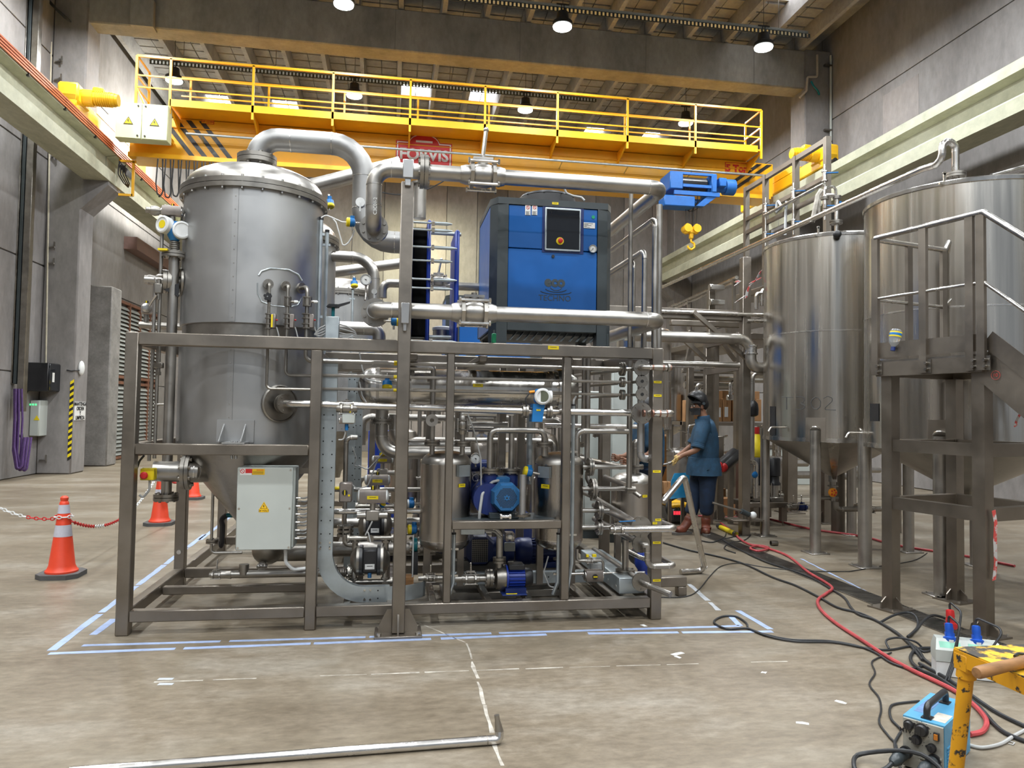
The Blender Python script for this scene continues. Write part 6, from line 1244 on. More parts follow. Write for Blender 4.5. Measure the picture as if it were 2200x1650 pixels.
obj('cable_gland', mb, M['bolt'], cbx, kind='stuff'); obj('cable', mc, M['cable_g'], cbx, kind='stuff'); o = V((at(610, 1188, Yb).x, Yb+.09, p0.z)); obj('cable_gland', MB().cyl(o, o-Z_*.035, .014), M['white'], cbx); obj('cable', MB().tube([o-Z_*.03, o-Z_*.1, o+V((.05, .02, -.16)), o+V((.18, .04, -.15))], .012, 7, .05), M['white'], cbx)
obj('mounting_bar', MB().box((p0.x, Yb+.2, p1.z-.06), (-.5, Yb+.24, p1.z-.02)).box((p0.x, Yb+.2, p0.z+.06), (-.5, Yb+.24, p0.z+.1)), SF, cbx)
Ye = 5.3; p0, p1 = at(300, 1032, Ye), at(331, 1007, Ye); es = thing('emergency_stop', 'yellow emergency stop box with red mushroom button on the left post', 'switch', p0); obj('box', MB().bev((p0.x, Ye, p0.z), (p1.x, Ye+.07, p1.z), .005), M['yellow'], es); c = at(312, 1021, Ye); obj('mushroom_button', MB().lathe([(.012, 0), (.012, .015), (.024, .02), (.025, .032), (.018, .04), (.001, .042)], c, -Y_, 18), M['red'], es); obj('cable', MB().tube([V((c.x+.02, Ye+.03, p0.z)), V((c.x+.02, Ye+.03, p0.z-.07)), V((c.x-.02, Ye+.03, p0.z-.12)), V((-1.66, Ye+.03, p0.z-.1))], .008, 7, .05), M['cable_g'], es); obj('mounting_plate', MB().box((-1.66, Ye+.07, p0.z+.01), (p1.x-.01, Ye+.08, p1.z)), SF, es)
tag(obj('estop_lead', MB().tube([at(292, 1012, 5.35), at(300, 990, 5.35), at(310, 978, 5.35)], .008, 6, .04), M['cable']), 'black lead curving above the emergency stop', 'cable')
Yd = 5.75; zd = at(560, 1233, Yd).z; t = pipe('drain_pipe', 'horizontal drain pipe with reducer low behind the control box', [V((at(475, 1233, Yd).x, Yd, zd)), V((at(700, 1233, Yd).x, Yd, zd))], pxr(16, at(560, 1233, Yd)), S, seams=False); x = at(497, 1233, Yd).x; obj('reducer', MB().lathe([(.018, -.1), (.033, .0)], (x, Yd, zd), X_, 14), S, t); q = at(524, 1225, Yd); obj('tee', MB().cyl((q.x, Yd, zd), (q.x, Yd, .34), .036), S, t)
v = at(465, 1237, Yd); valve3((v.x, Yd, zd), X_, .018, None, (.0, .02, .06), None, 'small ball valve at the left end of the drain pipe', S)
t = pipe('tracing_tube', 'thin vertical tube left of the control box bending right at the bottom', run(at(458, 1045, 5.8), ('z', 1188), ('x', 520)), .011, S, seams=False, bend=.03); q = at(456, 1163, 5.8); fl(t, q, Z_, .045, True, .012, 4)
q = at(483, 1140, 6.0); t = thing('butterfly_valve', 'butterfly valve with long black lever and teal neck left of the control box', 'valve', q); a = at(487, 1107, 6.0); obj('hand_lever', MB().tube([a, a+V((-.04, 0, -.03)), at(478, 1130, 6.0), at(476, 1168, 6.0)], .02, 8, .04).sph(at(475, 1168, 6.0), .03, 8, 6, (.7, .7, 1.2)), M['blackm'], t); obj('neck', MB().cyl(a, a+X_*.12, .018), M['teal'], t); obj('body', MB().cyl(a+V((.1, 0, -.0)), a+V((.16, 0, 0)), .05), SD, t)
q = at(575, 1196, 6.0); tag(obj('round_sump', MB().sph(q+Z_*.06, .12, 20, 10), M['steel_dark']), 'round dark sump bottom showing below the control box', 'vessel'); q = at(563, 1216, 5.9); valve3(q, X_, .014, None, None, None, 'tiny drain valve under the round sump', S)
q = at(690, 1190, 6.3); pipe('low_header', 'dark thick header pipe low behind the control box', run(at(585, 1188, 6.4), ('x', 700)), .07, SD, seams=False, n=16)
# labels on the right post and top rail
for px, py, w in ((1413, 821, .06), (1413, 850, .06), (1411, 1013, .06), (1414, 1117, .045), (1407, 1124, .035), (1411, 1166, .06), (1411, 1247, .06)): plate(fr, at(px, py, FY-.002), w, .017, -Y_, name='label_plate')
plate(fr, at(1189, 747, FY-.002), .08, .026, -Y_, name='label_plate')
obj('bolt_head', MB().cyl((-1.70, 6.489, .3), (-1.70, 6.478, .3), .018, n=12), M['bolt'], fr)
tag(obj('green_bracket', MB().bev((at(1057, 735, 5.2).x, 5.2, 1.99), (at(1066, 735, 5.2).x, 5.24, 2.06), .004), M['green']), 'small green bracket standing on the top rail beside the chiller foot', 'bracket')
# ---------------------------------------------------------------- right end: pipes behind the chiller, slanting pipes, ends
for px, pt, pb, Yd, w, Yend, lb in ((1408, 470, 742, 5.55, 13, 7.2, 'pale riser right of the chiller, tallest with elbow to the rear'), (1385, 538, 742, 5.7, 12, 7.4, 'second riser right of the chiller, shorter with elbow to the rear'), (1362, 560, 742, 6.0, 8, 7.6, 'thin third riser close to the chiller'), (1417, 440, 742, 5.75, 13, None, 'outermost pale riser, rising straight up behind the upper cooling pipe bend'), (1356, 400, 742, 5.35, 9, None, 'dark slim upright tube right of the chiller under the upper cooling pipe')):
    a = at(px, pt, Yd); pts = ([V((a.x, Yend, a.z))] if Yend else [])+[a, V((a.x, Yd, 1.92))]
    pipe('riser', lb, pts, pxr(w, a), S if w > 9 else SD, bend=.07, n=12)
a = at(1320, 400, 6.5)
def yend(px, py, R, Y1, r, lb, Y0=5.2, m=None):
    q = at(px, py, Y0); t = pipe('slanting_pipe', lb, [q, V((q.x, Y1, q.z))], r, m or S, seams=False); fl(t, q, Y_, R, False, .018, 4); return t, q
t1, q1 = yend(1377, 1132, .078, 6.45, .026, 'upper rearward pipe ending in a round flange with blue-handled valve beside the right post'); t2, q2 = yend(1377, 1168, .066, 6.45, .024, 'middle rearward pipe ending in a round flange beside the right post'); t3, q3 = yend(1377, 1250, .068, 6.45, .026, 'lowest rearward pipe ending in a round flange beside the right post')
a = at(1340, 1134, 5.1); pipe('silver_pipe', 'bright silver pipe crossing in front of the right post at knee height', [V((a.x, 5.1, q1.z)), V((at(1452, 1134, 5.1).x, 5.1, q1.z)), V((at(1452, 1134, 5.1).x, 5.5, q1.z))], pxr(15, a), SB, bend=.06, n=14)
v = at(1327, 1134, 5.1); vv = valve3((v.x, 5.1, q1.z), X_, .02, None, None, None, 'ball valve with flat blue handle at the left end of the silver pipe', S); obj('lever', MB().bar((v.x+.01, 5.1, q1.z+.055), (v.x+.13, 5.1, q1.z+.06), .016, .004), M['blue_inst'], vv)
pts = [q2-Y_*.01]+run(q2-Y_*.07, ('x', 1391), ('z', 1217), ('x', 1450)); pipe('bent_outlet', 'twice-bent steel outlet pipe falling in front of the right post', pts+[pts[-1]+V((.0, .3, .0))], .0215, S, bend=.05)
pts = [q3-Y_*.01, q3-Y_*.06, at(1441, 1277, 4.95)]; pipe('loose_outlet', 'capped outlet pipe sticking out right and down below the bent outlet', pts, .021, S, bend=.05)
q = at(1393, 1203, 5.5); pipe('blue_pump_branch', 'short bent branch from the blue pump at the right post', [at(1350, 1185, 5.6), at(1372, 1196, 5.5), at(1392, 1204, 5.45)], .018, S, bend=.04); q = at(1385, 1205, 5.75); t = thing('small_blue_pump', 'small royal blue pump half hidden behind the right post', 'pump', q); obj('casing', MB().lathe([(.05, 0), (.09, .02), (.09, .05), (.06, .07)], q-Y_*.05, Y_, 18), M['blue_royal'], t); obj('motor', MB().cyl(q+Y_*.02, q+Y_*.2, .07, n=16), M['blackm'], t); obj('foot', MB().box((q.x-.05, 5.72, .16), (q.x+.05, 5.78, q.z)), M['blue_royal'], t)
# branches on the right of the second buffer vessel
for py, R, x1, lb, vx in ((1003, .07, 1352, 'upper flanged branch right of the second vessel', None), (1097, .075, 1308, 'third flanged branch right of the second vessel', None), (1133, .06, 1315, 'lowest flanged branch right of the second vessel', None), (1050, .08, 1352, 'second flanged branch with end valve right of the second vessel', 1350)):
    a = at(1248, py, 5.6); t = pipe('vessel_branch', lb, run(a, ('x', x1)), pxr(10, at(1290, py, 5.6)), S, seams=False); f = at(1268 if py < 1040 else 1287 if py > 1060 else 1274, py, 5.6); fl(t, V((f.x, 5.6, a.z)), X_, R, True, .016, 6); obj('gasket', MB().cyl((f.x-.004, 5.6, a.z), (f.x+.004, 5.6, a.z), R*.86), M['teal'] if py == 1003 else M['blackm'], t)
    if vx: q = at(1356, 1052, 5.55); obj('end_valve', MB().cyl(q-X_*.04, q+X_*.03, .03).cyl(q+V((.02, -.01, -.02)), q+V((.06, -.05, -.05)), .016).bar(q+V((-.03, 0, .05)), q+V((.05, 0, .06)), .02, .012), SD, t)
for pts, r, lb in (([(1246, 985, 6.4), (1335, 1003, 5.75)], .024, 'upper slanting pipe to the riser beside the second vessel'), ([(1300, 1025, 6.2), (1345, 1043, 5.7)], .022, 'middle slanting pipe above the right rear tank'), ([(1255, 1060, 7.5), (1280, 1070, 6.6), (1376, 1128, 5.3)], .02, 'long slanting pipe running forward to the upper round flange'), ([(1262, 1015, 5.7), (1262, 1030, 5.68), (1273, 1045, 5.66), (1273, 1075, 5.66)], .02, 'short drooping hose-like bend at the vessel branches')):
    tag(obj('branch_pipe', MB().tube([at(*p) for p in pts], r, 10, .06), S), lb, 'pipe')
# small actuator box near the floor with thin tubes
c = at(1275, 1236, 5.5); t = thing('floor_actuator', 'small actuator with black and yellow dial on the floor channel at right', 'actuator', c); actuator(c, X_, .13, .085, t, ind=False); obj('dial', MB().cyl(c-Y_*.045, c-Y_*.055, .02), M['blackm'], t); obj('dial_mark', MB().box(c+V((-.016, -.058, -.005)), c+V((.016, -.055, .005))), M['yellow'], t)
pipe('sample_loop', 'thin tube loop with small valves above the floor actuator', run(at(1240, 1180, 5.55), ('z', 1205), ('x', 1296), ('z', 1235)), .011, S, seams=False, bend=.025); pipe('sample_rod', 'thin bright tube running right from the floor actuator', run(at(1225, 1233, 5.5), ('x', 1385)), .009, SB, seams=False)
q = at(1267, 1205, 5.55); valve3(q, X_, .012, None, None, None, 'tiny ball valve with yellow handles on the tube loop', S); tag(obj('handle_pair', MB().box(q+V((.02, -.01, .03)), q+V((.05, .01, .05))).box(q+V((-.03, -.01, .03)), q+V((-.01, .01, .05))), M['yellow']), 'pair of tiny yellow valve handles on the tube loop', 'handle')
tag(obj('white_tag_sheet', MB().bar(at(1270, 1218, 5.6), at(1294, 1216, 5.6), .004, .05), M['paper']), 'white paper sheet behind the floor actuator', 'paper')
# tall pale cabinets standing behind the skid on the right
for px0, px1, pt, Yd, lb in ((1310, 1352, 790, 8.3, 'pale green-grey tall cabinet behind the right risers'), (1252, 1288, 840, 8.6, 'bluish pale cabinet left of the tall cabinet behind the vessels')):
    a, b = at(px0, 1000, Yd), at(px1, 1000, Yd); z = at(px0, pt, Yd).z; t = thing('tall_cabinet', lb, 'cabinet', (a.x, Yd, 0)); obj('cabinet_body', MB().bev((a.x, Yd, .1), (b.x+.15, Yd+.4, z), .01), M['grey_box'], t); obj('plinth', MB().box((a.x+.02, Yd+.02, 0), (b.x+.13, Yd+.38, .1)), M['dgrey'], t); obj('door', MB().bev((a.x+.02, Yd-.012, .14), (b.x+.13, Yd, z-.04), .005), M['grey_box'], t)
# dark unit with cream back panel seen through the left bay, and navy cabinet
a = at(785, 1110, 9.5); b = at(845, 1000, 9.5); tag(obj('cream_crate', MB().bev((a.x, 9.5, a.z-.5), (b.x, 9.8, b.z), .02), mat('cream_board', (.60, .55, .44), .7, 0, .06)), 'cream coloured crate far behind the actuated valves', 'crate')
a = at(790, 1000, 9.3); b = at(830, 925, 9.3); t = thing('navy_cabinet', 'navy blue cabinet far behind the condenser drain bend', 'cabinet', (a.x, 9.3, 0)); obj('cabinet_body', MB().bev((a.x, 9.3, 0), (b.x+.2, 9.45, b.z), .01), M['blue_royal'], t); obj('white_lettering_plate', MB().box((a.x+.03, 9.29, b.z-.12), (b.x-.05, 9.3, b.z-.06)), M['paper'], t)
# loose bent pipe leaning at the right post
g = lambda px, py, Y: at(px, py, Y)
pipe('leaning_pipe', 'long silver pipe bent into a triangle leaning against the right end of the frame', [at(1424, 1078, 5.9), at(1470, 1022, 6.0), gr(1515, 1226, .025), gr(1462, 1229, .025)], pxr(13.5, at(1490, 1120, 6.0)), SB, bend=.05, n=14)

# second process module further back, seen between the front vessels
t = thing('rear_module', 'second process module of posts, pipes and vessels crowded behind the front buffer vessels', 'machine', (.9, 8.4, 0))
for i, (px, y0, w_, Yr) in enumerate(((1003, 880, 9, 7.7), (1019, 895, 7, 7.9), (1036, 880, 11, 8.2), (1066, 870, 10, 7.8), (1110, 890, 8, 8.0), (1145, 880, 12, 7.7), (1163, 900, 8, 8.3), (1190, 880, 10, 8.1), (1218, 880, 13, 7.8), (1237, 930, 8, 8.0), (860, 900, 10, 7.9), (902, 880, 9, 7.7), (918, 890, 14, 8.3), (770, 900, 9, 8.2), (800, 930, 12, 8.4), (1290, 900, 9, 7.9))):
    a = at(px, y0, Yr); (obj('riser_pipe', MB().cyl((a.x, Yr, .16), (a.x, Yr, 1.9), pxr(w_, a), n=10), S if i % 3 else SD, t) if i % 2 else obj('module_post', MB().bev((a.x-pxr(w_, a), Yr, .0), (a.x+pxr(w_, a), Yr+.08, 1.9), .004), SF, t))
    if i % 3 == 0: obj('flange', MB().pair((a.x, Yr-.02, .9+.12*(i % 4)), Z_, .09, .018, 6), SD, t)
for x0, x1, z, r, Yr in ((-.3, 1.9, 1.42, .04, 8.1), (.2, 1.7, 1.2, .03, 7.6), (-.4, 1.2, .62, .06, 7.9), (.3, 1.9, .42, .05, 8.2), (-.3, 1.85, .8, .025, 7.7), (.5, 1.8, 1.66, .05, 8.2)): obj('header_pipe', MB().tube([(x0, Yr, z-.3), (x0, Yr, z), (x1, Yr, z), (x1, Yr, z-.35)], r, 10, r*2.5), S, t)
for x, z0, z1, r, Yr, m in ((.12, .55, 1.28, .17, 7.75, M['steel_buffer']), (.98, .4, 1.2, .2, 7.95, M['steel_buffer']), (1.62, .4, 1.25, .19, 7.9, M['steel_buffer']), (.55, .12, .5, .17, 7.5, M['blue_navy']), (1.3, .12, .46, .16, 7.5, M['blue_navy'])): obj('rear_vessel' if r != .17 or z0 > .3 else 'rear_pump', MB().lathe([(r*.3, z0-.05), (r*.85, z0), (r, z0+.08), (r, z1-.08), (r*.85, z1), (.02, z1+.06)], (x, Yr, 0), Z_, 24), m, t)
obj('module_tray', MB().bev((-.5, 7.4, .1), (1.8, 8.5, .16), .005), SD, t); obj('module_beam', MB().bev((-.5, 7.6, 1.9), (1.9, 7.68, 1.98), .005), SF, t)
# ================================================================ THE RIGHT SIDE: tanks, stair tower, pipe bridge
def on_cyl(px, py, c, r):
    d = ray(px, py); o = CC-V((c[0], c[1], 0)); A = d.x**2+d.y**2; B = 2*(o.x*d.x+o.y*d.y); q = o.x**2+o.y**2-r*r; p = CC+d*((-B-math.sqrt(max(0, B*B-4*A*q)))/(2*A)); return p, V((p.x-c[0], p.y-c[1], 0)).normalized()
def cone_tank(lb, c, r, legs, zt=3.53, zs=2.457, zb=1.25, za=.78, lr=.058):
    t = thing('cone_bottom_tank', lb, 'tank', (c[0], c[1], 0)); n = 64; o = (c[0], c[1], 0)
    obj('lower_shell', MB().cyl((c[0], c[1], zb), (c[0], c[1], zs), r, n=n), M['steel_tank'], t); obj('upper_shell', MB().cyl((c[0], c[1], zs), (c[0], c[1], zt), r*.998, n=n), M['steel_tank'], t)
    mb = MB().lathe([(r*.99, zs-.012), (r*1.004, zs-.006), (r*1.004, zs+.006), (r*.99, zs+.012)], o, n=n); obj('weld_band', mb, SB, t)
    obj('rim', MB().lathe([(r*.99, zt-.02), (r*1.012, zt-.015), (r*1.015, zt+.015), (r*.985, zt+.03), (r*.9, zt+.05), (r*.3, zt+.13), (.001, zt+.14)], o, n=n), SB, t)
    obj('base_ring', MB().lathe([(r*.99, zb-.03), (r*1.01, zb-.03), (r*1.01, zb+.012), (r*.99, zb+.012)], o, n=n), SB, t)
    obj('cone', MB().lathe([(r*.995, zb-.01), (r*.06, za+.02), (.05, za-.05)], o, n=n), S, t)
    obj('outlet', MB().cyl((c[0], c[1], za+.0), (c[0], c[1], za-.22), .035).flange((c[0], c[1], za-.1), Z_, .06, .014, 4), SD, t)
    for (x, y) in legs:
        d = V((x-c[0], y-c[1], 0)).normalized(); p = V((c[0], c[1], 0))+d*(r+lr*.2); lg = obj('leg', MB().cyl(p, p+Z_*(zb+.1), lr, n=20), S, t)
        mb = MB().lathe([(lr*1.03, 0), (lr*1.03, .012), (lr*.5, .016)], p+Z_*(zb+.1), Z_-d*.8, 20); obj('leg_cap', mb, SB, lg)
        s = d.cross(Z_); rings = []
        for k in range(-3, 4): an = math.atan2(d.y, d.x)+k*.11/3/r*1.0*.95; rings.append([V((c[0]+math.cos(an)*q, c[1]+math.sin(an)*q, z)) for q, z in ((r, zb-.02), (r+.01, zb-.02), (r+.01, zb+.24), (r, zb+.24))])
        obj('leg_pad', MB().loft(rings), SF, lg); obj('foot_plate', MB().bev(p+V((-.11, -.11, 0)), p+V((.11, .11, .012)), .003), S, lg)
        mb = MB()
        for a in (-.085, .085):
            for b in (-.085, .085): mb.cyl(p+V((a, b, .012)), p+V((a, b, .024)), .011, n=6)
        obj('anchor_bolt', mb, M['bolt'], lg)
    return t
C1, R1 = (5.22, 8.08), .79; C2, R2 = (5.335, 6.15), .86
k1 = cone_tank('polished steel cone-bottom tank with handwritten T302 on its shell', C1, R1, ((4.653, 7.525), (4.665, 8.65), (5.7, 8.5), (5.79, 7.5)))
k2 = cone_tank('larger polished steel cone-bottom tank behind the stair tower at the right edge', C2, R2, ((4.652, 5.628), (4.74, 6.78), (5.95, 6.72), (5.95, 5.6)), lr=.065)
PENM = mat('grey_pen', (.07, .07, .07), .6)
for st in ([(1680, 853), (1703, 854)], [(1690, 854), (1690, 880)], [(1710, 853), (1722, 852), (1729, 856), (1727, 863), (1718, 867), (1727, 869), (1730, 875), (1722, 880), (1709, 880)], [(1752, 853), (1745, 858), (1742, 866), (1746, 877), (1755, 880), (1762, 874), (1763, 862), (1757, 854), (1750, 854)], [(1769, 856), (1778, 851), (1788, 855), (1788, 862), (1778, 871), (1769, 880), (1796, 881)]):
    pp = [on_cyl(a, b, C1, R1) for a, b in st]; obj('handwritten_mark', MB().tube([p+n*.001 for p, n in pp], .004, 5, .02), PENM, k1)
p, n = on_cyl(1791, 965, C1, R1*.98); a = V((C1[0]-.0, C1[1]-.05, .72)); w_ = n.cross(Z_); b0 = V((p.x, p.y, 1.22)); d = V((C1[0], C1[1], 0))-V((p.x, p.y, 0)); tip = b0+d*.86+Z_*(-.45)-V((0, .03, 0))
obj('cone_strip', MB().loft([[b0-w_*.062+n*k, b0+w_*.062+n*k, tip+w_*.022+n*k, tip-w_*.022+n*k] for k in (.0, .05)]), SB, k1)
q = at(1789, 1058, C1[1]-.12); t = thing('orange_valve', 'orange round valve cap under the cone of the T302 tank', 'valve', q); obj('cap', MB().lathe([(.04, -.02), (.052, -.01), (.052, .012), (.04, .02)], q, -Y_, 20), M['orange_valve'], t); mb = MB()
for i in range(5): an = 2*PI*i/5; mb.cyl(q+V((math.cos(an)*.03, -.02, math.sin(an)*.03)), q+V((math.cos(an)*.03, -.026, math.sin(an)*.03)), .01, n=8)
obj('cap_recess', mb, M['red'], t); obj('pipe', MB().tube([q+Y_*.02, V((C1[0], C1[1], .62)), V((C1[0], C1[1], .5))], .03, 10, .03), SD, t)
pipe('tank_outlet_pipe', 'dark outlet pipe bending right under the T302 tank', run(at(1796, 1078, 8.0), ('z', 1094), ('x', 1900)), .032, SD, bend=.07); pipe('tank_outlet_pipe', 'short pipe left of the orange valve with flanged end', run(at(1762, 1070, 8.1), ('x', 1800)), .025, SD)
for i, (px, py) in enumerate(((1845, 1090), (1870, 1096))): q = at(px, py, 8.0); valve3(q, X_, .022, None, (0, 0, .05), None, 'dark ball valve under the tanks, %s of two' % ('left', 'right')[i], M['steel_dark'])
def tap(c, r, px, py, lb, t_):
    p, n = on_cyl(px, py, c, r); t = thing('sample_tap', lb, 'tap', p); e = n.cross(Z_)*-1; obj('spout', MB().tube([p-n*.01, p+n*.05, p+n*.06-X_*.1, p+n*.06-X_*.13-Z_*.05], .011, 8, .03), SB, t); obj('handle', MB().bar(p+n*.05+Z_*.02-X_*.03, p+n*.05+Z_*.02+X_*.03, .01, .006), SB, t)
tap(C2, R2, 1858, 930, 'chrome sample tap at the lower left of the big tank', k2); tap(C1, R1, 1682, 918, 'chrome sample tap at the lower left of the T302 tank', k1)
p, n = on_cyl(1798, 506, C1, R1); t = thing('wrapped_knob', 'dark tape-wrapped knob on the rim of the T302 tank', 'knob', p); obj('wrap', MB().sph(p+n*.06, .045, 10, 7), M['cable'], t); obj('neck', MB().cyl(p-n*.01, p+n*.06, .015), SD, t)
for c, r, px, py, lb in ((C1, R1, 1758, 493, 'small lifting lug on the rim of the T302 tank'), (C2, R2, 2029, 385, 'small lifting lug on the rim of the big tank')):
    p, n = on_cyl(px, py+14, c, r); p.z = 3.53; tag(obj('lifting_lug', MB().bar(p, p+Z_*.09, .02, .012).cyl(p+Z_*.09-Y_*.006, p+Z_*.09+Y_*.006, .016).bar(p-X_*.05, p+X_*.05, .02, .02), SB), lb, 'lug')
p, n = on_cyl(1665, 885, C1, R1); obj('dark_plate', MB().loft([[on_cyl(a, b, C1, R1+k)[0] for a, b in ((1654, 873), (1666, 873), (1666, 935), (1654, 935))] for k in (.001, .004)]), M['blackm'], k1)
p, n = on_cyl(1870, 900, C2, R2); obj('dark_plate', MB().loft([[on_cyl(a, b, C2, R2+k)[0] for a, b in ((1869, 867), (1888, 867), (1888, 905), (1869, 905))] for k in (.001, .004)]), M['blackm'], k2)
# pipes over the tanks
q = at(2053, 378, 6.15); zp = at(2052, 306, 6.15).z; t = pipe('overhead_pipe', 'polished pipe swan-necking from the big tank top and sloping away to the left rear', [V((q.x, 6.15, 3.6)), V((q.x, 6.15, zp)), V((at(2024, 306, 6.15).x, 6.15, zp)), V((at(2024, 345, 6.15).x, 6.15, at(2024, 350, 6.15).z)), V((at(2024, 345, 6.15).x-.02, 6.4, at(2012, 358, 6.3).z)), V((at(2024, 345, 6.15).x-.02, 13.5, at(2012, 358, 6.3).z))], pxr(15, q), SB, bend=.09, n=14); fl(t, V((q.x, 6.15, at(2053, 377, 6.15).z)), Z_, .09, True, .02, 8)
a = at(2130, 380, 6.9); pipe('side_pipe', 'short polished pipe rising to the right behind the big tank rim', [a, at(2230, 352, 6.9)], .035, SB, seams=False)
q = at(1785, 490, 8.08); t = pipe('tank_top_manifold', 'looped pipe manifold with two uprights and valves on top of the T302 tank', [at(1772, 448, 8.1), at(1772, 430, 8.1), at(1772, 420, 8.1), at(1798, 420, 8.1), at(1798, 440, 8.1), V((at(1796, 490, 8.1).x, 8.1, 3.6))], pxr(9, q), SB, bend=.09); fl(t, V((at(1796, 480, 8.1).x, 8.1, at(1796, 478, 8.1).z)), Z_, .075, True, .018, 6); fl(t, at(1772, 426, 8.1), Z_, .05, True, .014, 4); fl(t, at(1798, 424, 8.1), Z_, .05, True, .014, 4)
obj('upper_loop', MB().tube([at(1772, 425, 8.1), at(1772, 405, 8.1), at(1795, 398, 8.1), at(1796, 425, 8.1)], pxr(6, q), 9, .05), SB, t); obj('blue_handle', MB().bar(at(1805, 432, 8.1), at(1806, 446, 8.1), .03, .012), M['blue_inst'], t)
tag(obj('hanging_strap', MB().tube([at(1765, 408, 8.3), at(1757, 420, 8.3), at(1752, 445, 8.3), at(1745, 478, 8.3)], .03, 6, .05).tube([at(1762, 410, 8.3), at(1760, 440, 8.3), at(1758, 470, 8.3)], .02, 6, .05), M['filler']), 'pale cloth strap hanging beside the manifold on the T302 tank', 'strap')
# guard rail along the tank tops
XG = 5.75; gy = [ax(px, py, XG).y for px, py in ((1604, 405), (1645, 385), (1710, 345), (1777, 293))]; ZG = 5.25; t = thing('guard_rail', 'steel guard rail of upright posts running along behind the tank tops', 'railing', (XG, gy[1], 3.6))
for y in gy: obj('post', MB().bar((XG, y, 3.55), (XG, y, ZG+.04), .075, .075), SF, t)
obj('top_rail', MB().bar((XG, gy[0], ZG), (XG, gy[-1], ZG), .06, .07), SF, t)
zm1 = ax(1604, 472, XG).z; zm2 = ax(1604, 500, XG).z
for z in (zm1, zm2): obj('middle_rail', MB().bar((XG, gy[0], z), (XG, gy[-1], z), .05, .06), SF, t)
obj('walkway', MB().bev((XG-.1, gy[-1]-.4, 3.42), (XG+.9, gy[0]+.3, 3.52), .01), SF, t); mb = MB()
for y in (gy[0], gy[-1]-.3): mb.box((XG-.06, y, 0), (XG+.06, y+.12, 3.42)); mb.box((XG+.75, y, 0), (XG+.87, y+.12, 3.42))
obj('leg', mb, SF, t)
for i, (px, py, pb) in enumerate(((1645, 425, 498), (1705, 393, 465), (1772, 353, 420))):
    a = ax(px, py, XG-.12); b = V((XG-.12, a.y, a.z-.75)); tt = pipe('valve_riser', 'thin riser with blue-handled valves on the guard rail, %s of three' % ('left', 'middle', 'right')[i], [a, b], .016, SB, seams=False)
    for z in (a.z-.16, a.z-.6): obj('valve_body', MB().cyl((XG-.12, a.y, z-.06), (XG-.12, a.y, z+.06), .03).cyl((XG-.12, a.y, z-.07), (XG-.12, a.y, z-.055), .042, n=8).cyl((XG-.12, a.y, z+.055), (XG-.12, a.y, z+.07), .042, n=8), SB, tt); obj('blue_handle', MB().bar((XG-.12, a.y-.04, z+.03), (XG+.0, a.y-.12, z+.02), .03, .014), M['blue_inst'], tt)
tag(obj('header_pipe', MB().tube([ax(1642, 463, XG-.15), ax(1770, 395, XG-.15)], .022, 8), SB), 'thin polished header pipe slung along the guard rail', 'pipe')
tag(obj('white_tube_coil', MB().tube([ax(1667, 455, XG-.1), ax(1670, 428, XG-.1), ax(1680, 445, XG-.1), ax(1668, 457, XG-.1)], .018, 6, .03).tube([ax(1690, 432, XG-.1), ax(1688, 460, XG-.1), ax(1687, 505, XG-.1)], .02, 6, .05), M['white']), 'white hose tied in loops over the guard rail', 'hose')
# stair tower
T0 = V((3.915, 5.285, 0)); E1 = V((.2455, -.969, 0)); E2 = V((.969, .2455, 0)); L1, L2 = .74, .75; w = .092
tw_ = thing('stair_tower', 'steel access platform on square legs with railings and stair in front of the big tank', 'platform', (4.2, 5.0, 0)); TP = lambda a, b, z=0: T0+E1*a+E2*b+Z_*z
for a, b in ((0, 0), (L1, 0), (0, L2), (L1, L2)):
    p = TP(a, b); lg = obj('leg', MB().bar(p, p+Z_*1.83, w, w, up=E1), SF, tw_)
    obj('foot_plate', MB().bar(p, p+Z_*.012, .24, .24, up=E1), SF, lg); mb = MB()
    for e, s in ((E1, 1), (E1, -1), (E2, 1), (E2, -1)): mb.prism([(w/2, .012), (w/2+.06, .012), (w/2+.05, .06), (w/2, .1)], p-e.cross(Z_)*.005, e*s, Z_, .01)
    obj('gusset', mb, SF, lg); mb = MB()
    for s in (-.1, .1):
        for q in (-.1, .1): mb.cyl(p+E1*s+E2*q+Z_*.012, p+E1*s+E2*q+Z_*.026, .01, n=6)
    obj('anchor_bolt', mb, M['bolt'], lg)
for z in (1.285, .835):
    for (a, b), (c, d) in (((0, 0), (L1, 0)), ((0, 0), (0, L2)), ((0, L2), (L1, L2)), ((L1, 0), (L1, L2))): obj('cross_beam', MB().bar(TP(a, b, z), TP(c, d, z), w*.8, w), SF, tw_)
for (a, b), (c, d) in (((-.06, -.06), (L1+.06, -.06)), ((-.06, -.06), (-.06, L2+.06)), ((-.06, L2+.06), (L1+.06, L2+.06)), ((L1+.06, -.06), (L1+.06, L2+.06))): obj('deck_beam', MB().bar(TP(a, b, 1.885), TP(c, d, 1.885), .05, .11), SF, tw_)
obj('deck', MB().loft([[TP(-.08, -.08, z), TP(L1+.08, -.08, z), TP(L1+.08, L2+.08, z), TP(-.08, L2+.08, z)] for z in (1.94, 1.955)]), SD, tw_)
for (a, b), (c, d) in (((-.06, -.08), (L1+.06, -.08)), ((-.08, -.06), (-.08, L2+.06))): obj('kick_plate', MB().bar(TP(a, b, 2.035), TP(c, d, 2.035), .006, .12), SF, tw_)
PH = 2.94
posts = [(-.06, -.09), (.36, -.09), (L1-.02, -.09), (L1+.06, -.09), (-.09, .33), (-.09, L2+.0)]
for a, b in posts: obj('railing_post', MB().bar(TP(a, b, 1.84), TP(a, b, PH), .058, .03, up=E2 if b < 0 else E1), SF, tw_)
